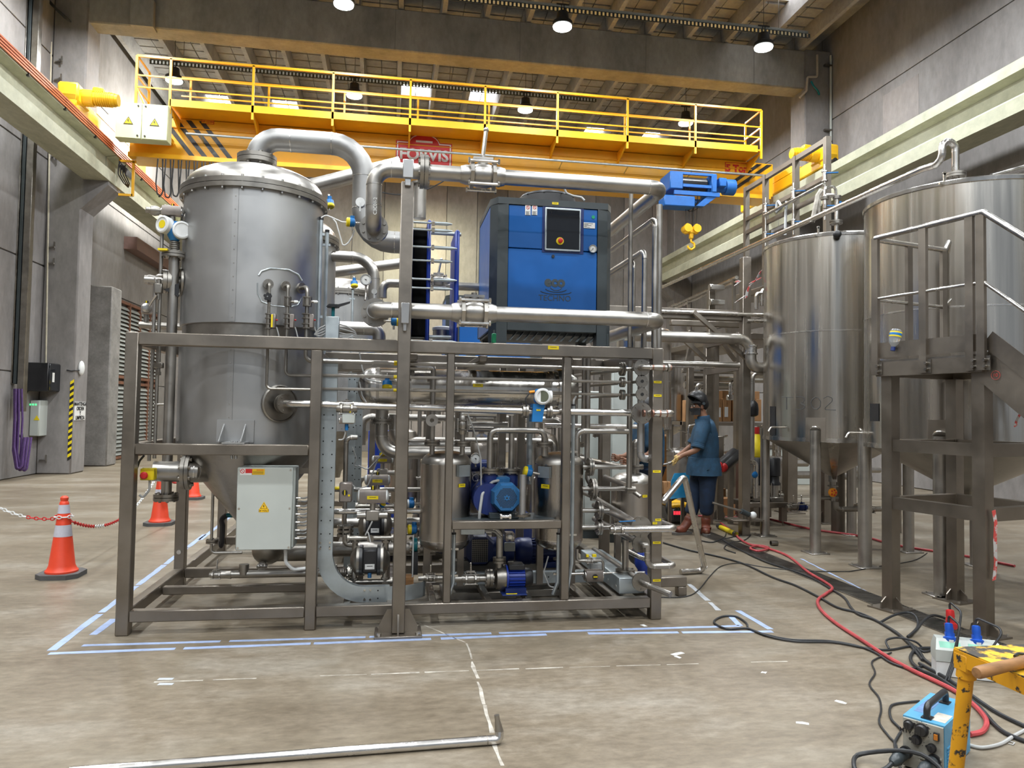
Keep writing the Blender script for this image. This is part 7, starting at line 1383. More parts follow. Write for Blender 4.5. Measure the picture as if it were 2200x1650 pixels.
for i, (a, b) in enumerate(posts[:4]):
    mb = MB()
    for z in (1.865, 1.91): mb.cyl(TP(a+.03, b-.005, z), TP(a+.03, b-.03, z), .012, n=6)
    mb.bar(TP(a+.03, b+.0, 1.84), TP(a+.03, b, 1.94), .06, .008, up=E2); obj('post_bracket', mb, SD, tw_)
st = TP(L1+.08, -.09, PH); sl = V((E1.x*.72, E1.y*.72, -.62)).normalized(); rr0 = .02
obj('handrail', MB().tube([TP(-.06, -.09, PH), st, st+sl*1.6], .021, 12), SB, tw_); obj('middle_rail', MB().tube([TP(-.06, -.09, PH-.49), TP(L1+.08, -.09, PH-.49), TP(L1+.08, -.09, PH-.49)+sl*1.6], .013, 10), SB, tw_)
sr = TP(-.09, L2+.02, PH); obj('handrail', MB().tube([TP(-.09, -.06, PH), sr, sr+E2*.05+Z_*.08], .021, 12, .03), SB, tw_); obj('middle_rail', MB().tube([TP(-.09, -.06, PH-.49), TP(-.09, L2, PH-.49), TP(-.09, L2+.1, PH-.41)], .013, 10), SB, tw_)
for b in (-.05, L2+.05):
    p = TP(L1+.08, b, 1.97); u = sl.cross(E2).normalized(); u = u if u.z > 0 else -u; sg = obj('stair_stringer', MB().bar(p-u*.09, p-u*.09+sl*2.6, .008, .2, up=u).bar(p+sl*.0+u*.005+E2*.02, p+u*.005+E2*.02+sl*2.6, .045, .008, up=u).bar(p-u*.19+E2*.02, p-u*.19+E2*.02+sl*2.6, .045, .008, up=u), SF, tw_)
obj('kick_stringer', MB().bar(TP(L1+.08, -.06, 2.06), TP(L1+.08, -.06, 2.06)+sl*2.5, .006, .12, up=u), SF, tw_)
for i in range(8): p = TP(L1+.08, -.04, 1.8)+sl*(.1+.3*i); obj('stair_tread', MB().loft([[p+Z_*z, p+E2*(L2+.08)+Z_*z, p+E2*(L2+.08)+E1*.2+Z_*z, p+E1*.2+Z_*z] for z in (0, .02)]), SD, tw_)
p = TP(L1+.1, -.058, 1.9)+sl*.09-u*.05; c_ = p-E2*.002; mb = MB().tube([c_+(sl*math.cos(a)+u*math.sin(a))*.03 for a in [2*PI*i/16 for i in range(17)]], .0015, 4); tn = -E2
xr = V((sl.x, sl.y, 0)).normalized(); obj('red_ring', mb, M['redp'], tw_); text(tw_, 'red_number', '10', c_-E2*.003, xr, Z_, .035, M['redp'], .0008)
p = at(1918, 722, 5.2); t = thing('hanging_bottle', 'clear plastic bottle with blue and yellow label hung upside down on the stair tower rail', 'bottle', p); d = V((-.2, 0, -1)).normalized(); o = at(1926, 708, 5.15)
obj('bottle_body', MB().lathe([(.03, 0), (.043, .012), (.043, .075), (.036, .11), (.016, .135), (.014, .15)], o, d, 18), M['plastic_clear'], t); obj('label', MB().lathe([(.0435, .02), (.0438, .022), (.0438, .06), (.0435, .062)], o, d, 18, False), M['yellow'], t); obj('label', MB().lathe([(.0436, .03), (.044, .031), (.044, .05), (.0436, .051)], o, d, 18, False), M['blue_inst'], t); obj('cap', MB().cyl(o+d*.14, o+d*.17, .017), M['blue_navy'], t)
mb = MB(); tapem = mat('red_white_tape', (.62, .60, .58), .5, 0, .1, 20, (1, 1, 1), col2=(.6, .08, .07), edge=.5, wd=.06); 
for pts, Y, lb in (([(2125, 828), (2150, 835), (2180, 855), (2200, 868)], 4.5, 'red and white barrier tape tied under the stair stringer'), ([(2195, 885), (2185, 905), (2182, 918)], 4.5, 'loose end of red and white tape near the right edge'), ([(2135, 1098), (2140, 1125), (2138, 1160), (2140, 1210), (2136, 1248)], 4.5, 'long red and white tape strip hanging down the front tower leg')):
    pp = [at(a, b, Y) for a, b in pts]; o = MB().loft([[p-V((.014, 0, 0)), p+V((.014, .004*(i % 2), .008)), p+V((.014, .004, .009)), p-V((.014, -.002, 0))] for i, p in enumerate(pp)]); tag(obj('barrier_tape', o, tapem), lb, 'tape')
# pipe bridge between skid and tanks
px0 = 4.4; br = thing('pipe_bridge', 'steel pipe bridge of posts and beams between the skid and the T302 tank', 'frame', (4.4, 8.7, 0))
obj('post', MB().bev((4.36, 8.66, 0), (4.47, 8.77, at(1600, 553, 8.7).z), .006), SF, br); obj('post', MB().bev((at(1517, 800, 9.6).x, 9.6, 0), (at(1534, 800, 9.6).x, 9.7, at(1520, 735, 9.6).z), .006), SF, br)
p = at(1597, 1116, 8.7); obj('post_plate', MB().bev((p.x-.19, 8.58, p.z-.01), (p.x+.22, 8.84, p.z+.01), .003).lathe([(.1, -.006), (.1, .006)], (p.x+.02, 8.65, p.z+.01), X_, 16), SF, br)
z = at(1500, 676, 8.7).z; obj('beam', MB().bev((at(1300, 676, 8.7).x, 8.68, z-.06), (4.36, 8.78, z+.07), .006), SF, br); obj('beam', MB().bev((at(1440, 697, 9.6).x, 9.55, at(1500, 701, 9.6).z), (at(1600, 697, 9.6).x, 9.65, at(1500, 690, 9.6).z), .006), SF, br)
for a, b, Y in (((1490, 670), (1608, 774), 8.6), ((1470, 731), (1516, 772), 8.9), ((1548, 735), (1580, 775), 9.8), ((1483, 745), (1470, 800), 10)): obj('brace', MB().bar(at(*a, Y), at(*b, Y), .05, .05), SF, br)
obj('bracket_beam', MB().bar(at(1520, 740, 9.6), at(1585, 724, 8.8), .05, .1), SF, br); obj('bracket_beam', MB().bar(at(1520, 798, 9.6), at(1590, 787, 8.8), .05, .1), SF, br)
obj('back_beam', MB().bar(at(1560, 708, 9.9), at(1660, 690, 9.9), .06, .12), SF, br)
pipe('bridge_pipe', 'wide dull pipe on the pipe bridge ending in an elbow beside the T302 tank', run(at(1340, 720, 8.5), ('x', 1613), ('z', 790), ('x', 1650)), pxr(24, at(1500, 720, 8.5)), S, bend=.16, n=16); q = at(1613, 752, 8.5); tag(obj('clamp_joint', MB().lathe([(.075, -.06), (.085, -.055), (.085, -.04), (.075, -.035), (.075, .035), (.085, .04), (.085, .055), (.075, .06)], q, Z_, 18), SB), 'bright clamp joint on the elbow beside the T302 tank', 'joint')
pipe('bridge_pipe', 'narrower straight pipe under the wide pipe on the bridge', run(at(1340, 778, 8.55), ('x', 1588)), pxr(12, at(1500, 778, 8.55)), S, seams=False); pipe('bridge_pipe', 'thin bright tube just below the narrower bridge pipe', run(at(1400, 786, 8.55), ('x', 1535)), pxr(4, at(1500, 786, 8.55)), SB, seams=False)
pipe('bridge_pipe', 'bright round pipe along the top of the bridge beam', run(at(1400, 668, 8.65), ('x', 1640)), pxr(9, at(1500, 668, 8.6)), SB, seams=False); pipe('bridge_pipe', 'short bright pipe stub between post and T302 tank', run(at(1605, 689, 8.65), ('x', 1640)), pxr(8, at(1600, 689, 8.6)), SB, seams=False)
# handrail of the low platform behind, small manifolds, tape
t = thing('low_railing', 'low sloping handrail on the platform beyond the pipe bridge', 'railing', at(1500, 680, 11)); XH = 5.2
a, b = ax(1425, 667, XH), ax(1583, 596, XH); obj('handrail', MB().tube([a, b], .03, 8).tube([a-Z_*.06, b-Z_*.06], .02, 8), SB, t); mb = MB()
for k in (.15, .4, .7, .97): p = a.lerp(b, k); mb.bar(p, V((p.x, p.y, 2.75)), .05, .04)
obj('railing_post', mb, SF, t); obj('platform_deck', MB().bev((XH-.05, b.y-.2, 2.65), (XH+1.0, a.y, 2.75), .01), SF, t); obj('support', MB().box((XH, b.y, 0), (XH+.1, b.y+.1, 2.65)).box((XH, a.y-.2, 0), (XH+.1, a.y-.1, 2.65)), SF, t)
for i, (px, py) in enumerate(((1540, 618), (1541, 650))): q = at(px, py, 10.2); tag(obj('junction_bracket', MB().bev(q+V((-.11, -.05, -.035)), q+V((.1, .05, .035)), .005).cyl(q-X_*.12, q-X_*.07, .05, n=10), S), 'small boxed bracket on the bridge upright, %s of two' % ('upper', 'lower')[i], 'bracket')
tag(obj('bridge_upright', MB().bev((at(1524, 640, 10.3).x, 10.3, 0), (at(1537, 640, 10.3).x, 10.4, at(1530, 622, 10.3).z), .005), SF), 'square upright carrying two boxed brackets beyond the pipe bridge', 'post')
for i, pts in enumerate(([(1635, 582), (1628, 595), (1622, 605), (1612, 612), (1606, 625), (1603, 640)], [(1634, 598), (1620, 604), (1612, 608)], [(1600, 636), (1590, 642), (1582, 648)], [(1583, 604), (1590, 606), (1580, 612)])):
    pp = [at(a, b, 8.62) for a, b in pts]; tag(obj('barrier_tape', MB().loft([[p-V((.02, 0, .015)), p+V((.02, .004, .015)), p+V((.02, .008, .017)), p-V((.02, -.004, .013))] for p in pp]), tapem), 'crumpled red and white barrier tape on the bridge post, %s piece' % ('longest', 'short looped', 'lowest', 'separate left')[i], 'tape')
for i, (px, py) in enumerate(((1625, 630), (1637, 622))): pipe('vent_bend', 'small bright vent bend beside the T302 tank edge, %s' % ('left one', 'right one')[i], run(at(px, py+35, 9.4), ('z', py), ('dx', .12)), .03, SB, bend=.05, seams=False)
pipe('valve_drop', 'upright pipe with black valve between bridge post and T302 tank', run(at(1640, 803, 9.4), ('x', 1617), ('z', 1060)), pxr(9, at(1617, 900, 9.4)), S, bend=.12); q = at(1617, 879, 9.4); tag(obj('black_valve', MB().lathe([(.04, -.1), (.075, -.08), (.08, .0), (.07, .07), (.05, .1), (.03, .12)], q, Z_, 14), M['blackm']), 'black wrapped valve on the upright pipe left of the T302 tank', 'valve')
# far tank behind the skid's right end, its cone
ct = cone_tank('far cone-bottom tank seen between the right riser pipes and the welder', (at(1402, 800, 10.5).x, 10.9), .42, ((at(1470, 900, 10.9).x, 10.9), (at(1340, 900, 10.9).x, 11)), 2.75, 2.0, 1.3, 1.0, .04)
ct = cone_tank('another far tank right of the far one, half hidden by the bridge braces', (at(1447, 800, 13.5).x, 13.9), .5, ((at(1470, 900, 13.9).x, 13.6), (at(1400, 900, 13.9).x, 14)), 2.9, 2.0, 1.3, 1.0, .04)
# ---------------------------------------------------------------- cartons and small machines in the distance
def carton(px0, px1, py0, py1, Y, lb, labels=True, base=None):
    a, b = at(px0, py1, Y), at(px1, py0, Y); t = thing('carton', lb, 'box', (a.x, Y, a.z)); z0 = a.z if base is None else base; wd = b.x-a.x
    obj('carton_body', MB().bev((a.x, Y, z0), (b.x, Y+wd*.9, b.z), .006), M['card'], t); obj('packing_tape', MB().box((a.x+wd*.44, Y-.002, a.z+(b.z-a.z)*.6), (a.x+wd*.56, Y+wd*.9, b.z+.002)), M['wood'], t)
    if labels: obj('shipping_label', MB().box((a.x+wd*.2, Y-.004, a.z+(b.z-a.z)*.2), (a.x+wd*.62, Y, a.z+(b.z-a.z)*.62)), M['paper'], t)
    return t
YK = 12.5
rk = thing('storage_rack', 'grey storage rack carrying the brown cartons behind the bridge posts', 'rack', (at(1540, 900, YK).x, YK, 0)); xa, xb = at(1465, 900, YK).x, at(1640, 900, YK).x; zs_ = at(1540, 907, YK).z
obj('shelf', MB().box((xa, YK-.05, zs_-.06), (xb, YK+.7, zs_)), SF, rk); mb = MB()
for x in (xa, xb-.08):
    for y in (YK, YK+.6): mb.box((x, y, 0), (x+.08, y+.08, zs_))
obj('upright', mb, SF, rk)
carton(1472, 1490, 860, 907, YK, 'brown carton with white label just left of the welder mask'); carton(1543, 1552, 857, 906, YK, 'narrow brown carton right of the welder'); carton(1553, 1571, 855, 906, YK, 'brown carton with white label right of the welder'); carton(1574, 1592, 858, 906, YK, 'brown carton with white label against the bridge post'); carton(1552, 1585, 840, 856, YK+.05, 'shrink-wrapped flat carton on top of the labelled cartons', False, None); carton(1607, 1636, 858, 905, YK, 'brown carton half hidden by the T302 tank', False); carton(1485, 1516, 847, 905, YK+.6, 'brown carton deep behind the welder mask', False); carton(1608, 1632, 841, 857, YK+.05, 'flat carton on top of the half hidden carton', False)
carton(1549, 1580, 1071, 1098, 10.4, 'low brown carton on the floor left of the bridge post', False, 0); carton(1533, 1560, 1050, 1092, 11.4, 'open brown carton on the floor behind the welder', False, 0); carton(1426, 1442, 1035, 1062, 8.6, 'pale open carton between frame and welder screen', False)
def lidded(px, py, Y, r, lb, h=None):
    c = at(px, py, Y); t = thing('process_vessel', lb, 'vessel', (c.x, Y, 0)); n = 24
    obj('body', MB().lathe([(r, -.5), (r, -.08), (r*1.08, -.07), (r*1.08, -.02), (r, -.01)], c, Z_, n), S, t); obj('lid', MB().lathe([(r*1.06, -.0), (r*1.0, .03), (r*.5, .06), (.02, .07)], c-Z_*.02, Z_, n), SB, t); mb = MB()
    for k in range(3): an = 2*PI*k/3+.4; p = V((c.x+math.cos(an)*r*.8, Y+math.sin(an)*r*.8, 0)); mb.box((p.x-.03, p.y-.03, 0), (p.x+.03, p.y+.03, c.z-.45))
    obj('leg', mb, SF, t); v = c+V((r*.35, -r*.3, .05)); obj('lid_valve', MB().cyl(v, v+Z_*.22, .03).cyl(v+Z_*.06, v+Z_*.09, .05, n=10).cyl(v+Z_*.18, v+Z_*.2, .045, n=10).tube([v+Z_*.2, v+Z_*.32, v+V((.1, 0, .34))], .02, 8, .04).bar(v+Z_*.22, v+V((-.16, -.02, .26)), .02, .012), SB, t)
    mb = MB()
    for k in range(8): an = 2*PI*k/8; p = c+V((math.cos(an)*r*1.08, math.sin(an)*r*1.08, -.05)); mb.cyl(p-Z_*.03, p+Z_*.05, .012, n=6)
    obj('lid_clamp', mb, M['bolt'], t); return t
lidded(1463, 968, 10.6, .24, 'lidded steel process vessel left of the welder, with upright lid valve'); lidded(1575, 975, 10.9, .3, 'lidded steel process vessel right of the welder, half hidden by the bridge post'); lidded(1650, 985, 11.5, .32, 'lidded steel process vessel behind the left leg of the T302 tank'); lidded(1535, 985, 12.0, .28, 'lidded steel process vessel hidden mostly behind the welder shirt')
for i, (px, x2, py, pz) in enumerate(((1497, 1517, 826, 850), (1569, 1588, 820, 850))): pipe('drop_pipe', 'bright drop pipe with valve hanging above the cartons, %s' % ('left', 'right')[i], run(at(x2, py, 11.8), ('x', px), ('z', pz)), .03, SB, bend=.06, seams=False); q = at(px, pz, 11.8); tag(obj('hanging_valve', MB().bev(q+V((-.06, -.04, -.08)), q+V((.06, .04, .02)), .01).bar(q+V((0, 0, -.02)), q+V((.07, 0, .12)), .03, .012), SB), 'small valve at the end of the %s drop pipe above the cartons' % ('left', 'right')[i], 'valve')
for px0, px1, py, Y, r, lb, m in ((1470, 1595, 828, 12.2, .06, 'pale pipe running above the cartons', S), (1470, 1640, 813, 12.6, .05, 'dark pipe above the pale carton-level pipe', SD), (1465, 1600, 797, 12.0, .035, 'thin dull pipe high above the cartons', S), (1598, 1645, 806, 12.2, .05, 'short pipe behind the black valve', S), (1640, 1735, 995, 12.5, .06, 'lower pale pipe beyond the T302 tank legs', S), (1640, 1740, 985, 13.2, .05, 'upper pale pipe beyond the T302 tank legs', SB), (1690, 1742, 1090, 9.2, .035, 'low bright pipe with valves left of the T302 front leg', SB), (1800, 1890, 1010, 12.5, .05, 'pale pipe beyond the gap between the two tanks', S), (1660, 1745, 1020, 12.8, .07, 'dark pipe rack rail far beyond the tank legs', SD)):
    pipe('distant_pipe', lb, run(at(px0, py, Y), ('x', px1)), r, m, seams=False, n=8)
for i, px in enumerate((1705, 1722)): q = at(px, 1090, 9.2); v = valve3(q, X_, .03, None, (.0, 0, .08), None, 'low valve left of the T302 front leg, %s' % ('left one', 'right one with blue body')[i], M['blue_navy'] if i else None)
for px, py, Y, w, lb, zt in ((1703, 1090, 10.6, .17, 'square steel column far behind the T302 tank cone', 2.6), (1672, 1030, 12.6, .12, 'slim square column left of the far column', 2.6), (1538, 1000, 11.2, .1, 'square post right behind the welder', 2.7), (1484, 1000, 11.5, .1, 'square post left of the welder, far back', 2.9), (1780, 1125, 9.565, .13, 'square post with gusseted foot between the tank legs', 2.2), (1548, 1060, 9.9, .1, 'short square leg left of the bridge post', 1.2)):
    p = at(px, py, Y); t = thing('square_post', lb, 'post', (p.x, Y, 0)); obj('post', MB().bev((p.x-w/2, Y, 0), (p.x+w/2, Y+w, zt), .006), SF, t); obj('base_plate', MB().bev((p.x-w, Y-w*.5, 0), (p.x+w, Y+w*1.5, .015), .003), SF, t); mb = MB()
    for s in (-1, 1): mb.prism([(0, .015), (s*w*.45, .015), (s*w*.3, .1), (0, .16)], (p.x+s*w/2, Y+w/2, 0), X_, Z_, .012)
    obj('gusset', mb, SF, t)
# twin black pumps on a stand
Yv = 9.4; st = thing('pump_stand', 'low steel table carrying two vertical black pumps beside the T302 tank', 'stand', (at(1650, 1080, Yv).x, Yv, 0)); a, b = at(1607, 1080, Yv), at(1694, 1080, Yv); obj('table_top', MB().bev((a.x, Yv, a.z-.07), (b.x, Yv+.5, a.z), .006), SF, st)
for x in (a.x+.12, b.x-.06):
    for y in (Yv, Yv+.42): obj('leg', MB().box((x-.04, y, .06), (x+.04, y+.08, a.z-.06)).cyl((x, y+.04, 0), (x, y+.04, .07), .01, n=6), SF, st)
for i, px in enumerate((1628, 1663)):
    c = at(px, 1076, Yv+.2); c = V((c.x, Yv+.2, a.z)); t = thing('vertical_pump', 'vertical pump with tall black motor on the steel stand, %s of two' % ('left', 'right')[i], 'pump', c); obj('pump_base', MB().bev(c+V((-.1, -.09, 0)), c+V((.1, .09, .06)), .01).cyl(c+V((-.13, 0, .07)), c+V((.13, 0, .07)), .04), M['steel_dark'], t); obj('sleeve', MB().cyl(c+Z_*.06, c+Z_*.22, .06, n=16), S, t); obj('tie_rods', MB().cyl(c+V((-.07, -.05, .05)), c+V((-.07, -.05, .25)), .008, n=6).cyl(c+V((.07, -.05, .05)), c+V((.07, -.05, .25)), .008, n=6), SB, t); obj('motor', MB().lathe([(.085, 0), (.085, .03), (.07, .05), (.07, .12), (.085, .13), (.085, .36), (.07, .38)], c+Z_*.22, Z_, 18), M['blackm'], t)
pipe('pump_feed', 'bright pipe with blue valve dropping from the bridge to the pump stand', run(at(1608, 993, 9.3), ('x', 1624), ('z', 1070)), .034, SB, bend=.06); q = at(1622, 1020, 9.25); tag(obj('wheel_valve', MB().lathe([(.03, -.01), (.045, 0), (.03, .01)], q, -Y_, 10).bar(q-X_*.045, q+X_*.045, .012, .012), M['blue_inst']), 'small blue hand wheel on the pump feed pipe', 'valve')
t = thing('roller_unit', 'pair of black cylinders with glossy red end caps left of the bridge post', 'machine', at(1565, 990, 9.5))
for i, (px, py) in enumerate(((1545, 1000), (1555, 1003))):
    p = at(px, py, 9.4); q = at(px+32, py-28, 9.7); obj('cylinder', MB().cyl(p, q, .065, n=16), M['blackm'], t); d = (p-q).normalized(); obj('red_cap', MB().lathe([(.062, 0), (.066, .03), (.05, .07), (.02, .085)], p-d*.0, d, 16), M['red'], t)
obj('bracket', MB().bar(at(1555, 1015, 9.5), at(1585, 990, 9.6), .05, .03).box((at(1572, 1000, 9.6).x-.03, 9.6, 0), (at(1572, 1000, 9.6).x+.03, 9.66, at(1572, 1000, 9.6).z)), SF, t)
q = at(1624, 965, 10.0); t = thing('yellow_canister', 'yellow tapering canister behind the upright pipe left of the T302 tank', 'canister', q); obj('body', MB().lathe([(.13, -.14), (.16, -.1), (.15, 0), (.1, .14), (.06, .2), (.05, .22)], q, Z_, 14), M['yellow'], t); obj('stand', MB().box((q.x-.1, 9.95, 0), (q.x+.1, 10.1, q.z-.14)), SF, t); obj('top', MB().cyl(q+Z_*.2, q+Z_*.32, .05), M['red'], t)
q = at(1612, 1030, 10.2); tag(obj('orange_cabinet', MB().bev((q.x-.05, 10.2, 0), (q.x+.1, 10.3, q.z+.25), .01), M['orange']), 'narrow orange panel behind the pump feed pipe', 'panel')
t = thing('grey_wall_panel', 'pale grey equipment panel far beyond the T302 tank legs', 'panel', at(1690, 1000, 15)); a, b = at(1640, 1040, 15), at(1745, 965, 15); obj('panel', MB().bev((a.x, 15, 0), (b.x, 15.2, b.z), .01), M['grey_box'], t); obj('frame', MB().box((a.x-.05, 14.98, b.z), (b.x+.05, 15.2, b.z+.08)), SF, t)
for i, (px, py, Y) in enumerate(((1650, 1050, 13), (1820, 1025, 13))): q = at(px, py, Y); tag(obj('low_manifold', MB().cyl(q-X_*.4, q+X_*.5, .05).cyl(q-X_*.2-Z_*.2, q-X_*.2+Z_*.15, .035).cyl(q+X_*.2-Z_*.2, q+X_*.2+Z_*.15, .035).box((q.x-.4, Y-.05, 0), (q.x-.34, Y+.02, q.z)).box((q.x+.44, Y-.05, 0), (q.x+.5, Y+.02, q.z)), SD), 'low dark pipe manifold far back, %s' % ('left of the T302 front leg', 'between the tanks')[i], 'manifold')
# welder's things: blue screen, plank, yellow welding set
a, b, c, d = at(1427, 1073, 9.0), at(1480, 1068, 9.0), at(1482, 1015, 9.15), at(1449, 1017, 9.15); t = thing('welding_screen', 'blue plastic sheet leaning behind the leaning pipe, left of the welder legs', 'panel', a); obj('panel', MB().loft([[a, b, c, d], [p+V((0, .012, 0)) for p in (a, b, c, d)]]), mat('blue_sheet', (.02, .20, .38), .3, 0, .06), t); obj('prop', MB().box((a.x+.1, 9.1, 0), (a.x+.14, 9.13, a.z+.2)).box((b.x-.06, 9.1, 0), (b.x-.02, 9.13, a.z+.2)), SF, t)
tag(obj('wood_plank', MB().bar(gr(1442, 1100)+V((0, .3, 0)), at(1424, 935, 9.2), .09, .03), M['wood']), 'brown wooden plank leaning behind the right post', 'plank')
q = gr(1468, 1135); t = thing('welding_set', 'yellow and black welding set with red display on the floor behind the welder', 'welder', (q.x, q.y+.4, 0)); Yw = q.y+.3; a, b = at(1445, 1130, Yw), at(1484, 1082, Yw)
obj('case', MB().bev((a.x, Yw, .03), (b.x, Yw+.5, b.z-.06), .02), M['blackm'], t); obj('top_cover', MB().bev((a.x-.01, Yw-.01, b.z-.06), (b.x+.01, Yw+.52, b.z), .02), M['crane_b'], t); c = at(1453, 1102, Yw); obj('display', MB().box((c.x-.04, Yw-.004, c.z-.025), (c.x+.06, Yw+.001, c.z+.025)), M['red_led'], t); obj('handle', MB().tube([V((a.x-.02, Yw+.05, .1)), V((a.x-.09, Yw, .2)), V((a.x-.06, Yw+.05, b.z+.02)), V((a.x+.15, Yw+.1, b.z+.1))], .02, 8, .08), M['black'], t); mb = MB()
for k in range(5): mb.box((a.x+.03+k*.04, Yw-.004, .12), (a.x+.05+k*.04, Yw, .26))
obj('vent_slot', mb, M['dgrey'], t, kind='stuff')
# ---------------------------------------------------------------- people
def skin(name, pts, edges, m, parent=None, sub=2, root=None):
    ks = list(pts); me = bpy.data.meshes.new(name); me.from_pydata([tuple(pts[k][0]) for k in ks], [(ks.index(a), ks.index(b)) for a, b in edges], [])
    o = bpy.data.objects.new(name, me); COL.objects.link(o); md = o.modifiers.new('skin', 'SKIN'); sv = me.skin_vertices[0].data if me.skin_vertices else None
    if sv is None: bpy.context.view_layer.objects.active = o; bpy.context.view_layer.update(); me.skin_vertices.new(name='s') if hasattr(me.skin_vertices, 'new') else None; sv = me.skin_vertices[0].data
    for i, k in enumerate(ks): r = pts[k][1]; sv[i].radius = (r, r) if not isinstance(r, tuple) else r; sv[i].use_root = (k == (root or ks[0]))
    md.use_smooth_shade = True; sb = o.modifiers.new('sub', 'SUBSURF'); sb.levels = sub; sb.render_levels = sub
    bpy.context.view_layer.update(); nm = bpy.data.meshes.new_from_object(o.evaluated_get(bpy.context.evaluated_depsgraph_get())); bpy.data.objects.remove(o)
    nm.materials.clear(); nm.materials.append(m); nm.polygons.foreach_set('use_smooth', [True]*len(nm.polygons)); q = bpy.data.objects.new(name, nm); COL.objects.link(q)
    if parent is not None: q.parent = parent
    return q
def hand(parent, wr, pal, tip, side, m, name='glove', s=1.):
    """palm plus four curled fingers and a thumb closing on a grip"""
    wr, pal, tip = V(wr), V(pal), V(tip); d = (tip-pal).normalized(); sd = V(side).normalized(); nrm = d.cross(sd).normalized()
    P = {'w': (wr, .026*s), 'p': (pal, (.03*s, .02*s))}; E = [('w', 'p')]
    for i, L in enumerate((.9, 1., .95, .75)):
        b = pal+sd*(i-1.5)*.02*s+d*.035*s; P['a%d' % i] = (b, .0095*s); P['b%d' % i] = (b+d*.03*s*L-nrm*.008*s, .009*s); P['c%d' % i] = (b+d*.038*s*L-nrm*.034*s, .008*s); P['d%d' % i] = (b+d*.018*s*L-nrm*.05*s, .007*s); E += [('p', 'a%d' % i), ('a%d' % i, 'b%d' % i), ('b%d' % i, 'c%d' % i), ('c%d' % i, 'd%d' % i)]
    b = pal-sd*.035*s; P['t0'] = (b, .011*s); P['t1'] = (b+d*.03*s-nrm*.022*s-sd*.006*s, .01*s); P['t2'] = (b+d*.05*s-nrm*.04*s+sd*.012*s, .008*s); E += [('p', 't0'), ('t0', 't1'), ('t1', 't2')]
    return skin(name, P, E, m, parent, 2, 'p')
def person(lb, J, shirt, trousers, boot, glove=None):
    """J: joints in world space"""
    P = {'pel': (J['pel'], (.135, .115)), 'abd': (J['abd'], (.13, .11)), 'chest': (J['chest'], (.15, .115)), 'nk0': (J['chest']+(J['neck']-J['chest'])*.62, (.085, .075)), 'neck': (J['neck'], .052), 'hd0': (J['neck']+(J['head']-J['neck'])*.55, .062), 'head': (J['head'], (.082, .095)), 'crown': (J['head']+Z_*.075, .07)}
    E = [('pel', 'abd'), ('abd', 'chest'), ('chest', 'nk0'), ('nk0', 'neck'), ('neck', 'hd0'), ('hd0', 'head'), ('head', 'crown')]
    for s in 'lr':
        P['sh'+s] = (J['sh'+s], .06); P['el'+s] = (J['el'+s], .042); P['wr'+s] = (J['wr'+s], .028); P['hn'+s] = (J['hn'+s], (.036, .022)); E += [('chest', 'sh'+s), ('sh'+s, 'el'+s), ('el'+s, 'wr'+s), ('wr'+s, 'hn'+s)]
        P['hp'+s] = (J['hp'+s], .09); P['kn'+s] = (J['kn'+s], .058); P['an'+s] = (J['an'+s], .042); P['to'+s] = (J['to'+s], .035); E += [('pel', 'hp'+s), ('hp'+s, 'kn'+s), ('kn'+s, 'an'+s), ('an'+s, 'to'+s)]
    b = skin('person', P, E, M['skin'], None, 2, 'pel'); tag(b, lb, 'person')
    k = {'pel': (J['pel']-Z_*.05, (.2, .185)), 'abd': (J['abd'], (.2, .18)), 'chest': (J['chest'], (.205, .18)), 'top': (J['chest']+(J['neck']-J['chest'])*.6, (.12, .11)), 'col': (J['chest']+(J['neck']-J['chest'])*.9, .072)}; e = [('pel', 'abd'), ('abd', 'chest'), ('chest', 'top'), ('top', 'col')]
    for s in 'lr': k['s'+s] = (J['sh'+s], .098); k['e'+s] = (J['sh'+s].lerp(J['el'+s], .6), .086); k['f'+s] = (J['sh'+s].lerp(J['el'+s], .9), .08); e += [('chest', 's'+s), ('s'+s, 'e'+s), ('e'+s, 'f'+s)]
    skin('shirt', k, e, shirt, b, 2, 'chest')
    k = {'pel': (J['pel']+Z_*.03, (.14, .13))}; e = []
    for s in 'lr': k['h'+s] = (J['hp'+s], .112); k['m'+s] = (J['hp'+s].lerp(J['kn'+s], .55), .108); k['k'+s] = (J['kn'+s], .092); k['c'+s] = (J['kn'+s].lerp(J['an'+s], .3), .09); k['a'+s] = (J['kn'+s].lerp(J['an'+s], .5), .088); e += [('pel', 'h'+s), ('h'+s, 'm'+s), ('m'+s, 'k'+s), ('k'+s, 'c'+s), ('c'+s, 'a'+s)]
    skin('trousers', k, e, trousers, b, 2, 'pel')
    for s in 'lr':
        k = {'u': (J['kn'+s].lerp(J['an'+s], .5), .07), 't': (J['kn'+s].lerp(J['an'+s], .75), .064), 'a': (J['an'+s]+Z_*.02, .06), 'b': (J['an'+s].lerp(J['to'+s], .35)-Z_*.005, .058), 'c': (J['to'+s], (.052, .045))}; bt = skin('boot', k, [('u', 't'), ('t', 'a'), ('a', 'b'), ('b', 'c')], boot, b, 2, 'a')
        d = (J['to'+s]-J['an'+s]); d.z = 0; d.normalize(); sd = d.cross(Z_); o = V((J['an'+s].x, J['an'+s].y, 0)); L = V((J['to'+s].x-o.x, J['to'+s].y-o.y, 0)).length
        poly = [(-.06, -.035), (-.06, .035), (.02, .042), (L*.7, .05), (L+.03, .04), (L+.055, 0), (L+.03, -.04), (L*.7, -.05), (.02, -.042)]; obj('sole', MB().loft([[o+d*x+sd*y+Z_*z for x, y in poly] for z in (.001, .03)]), M['sole'], bt)
    return b
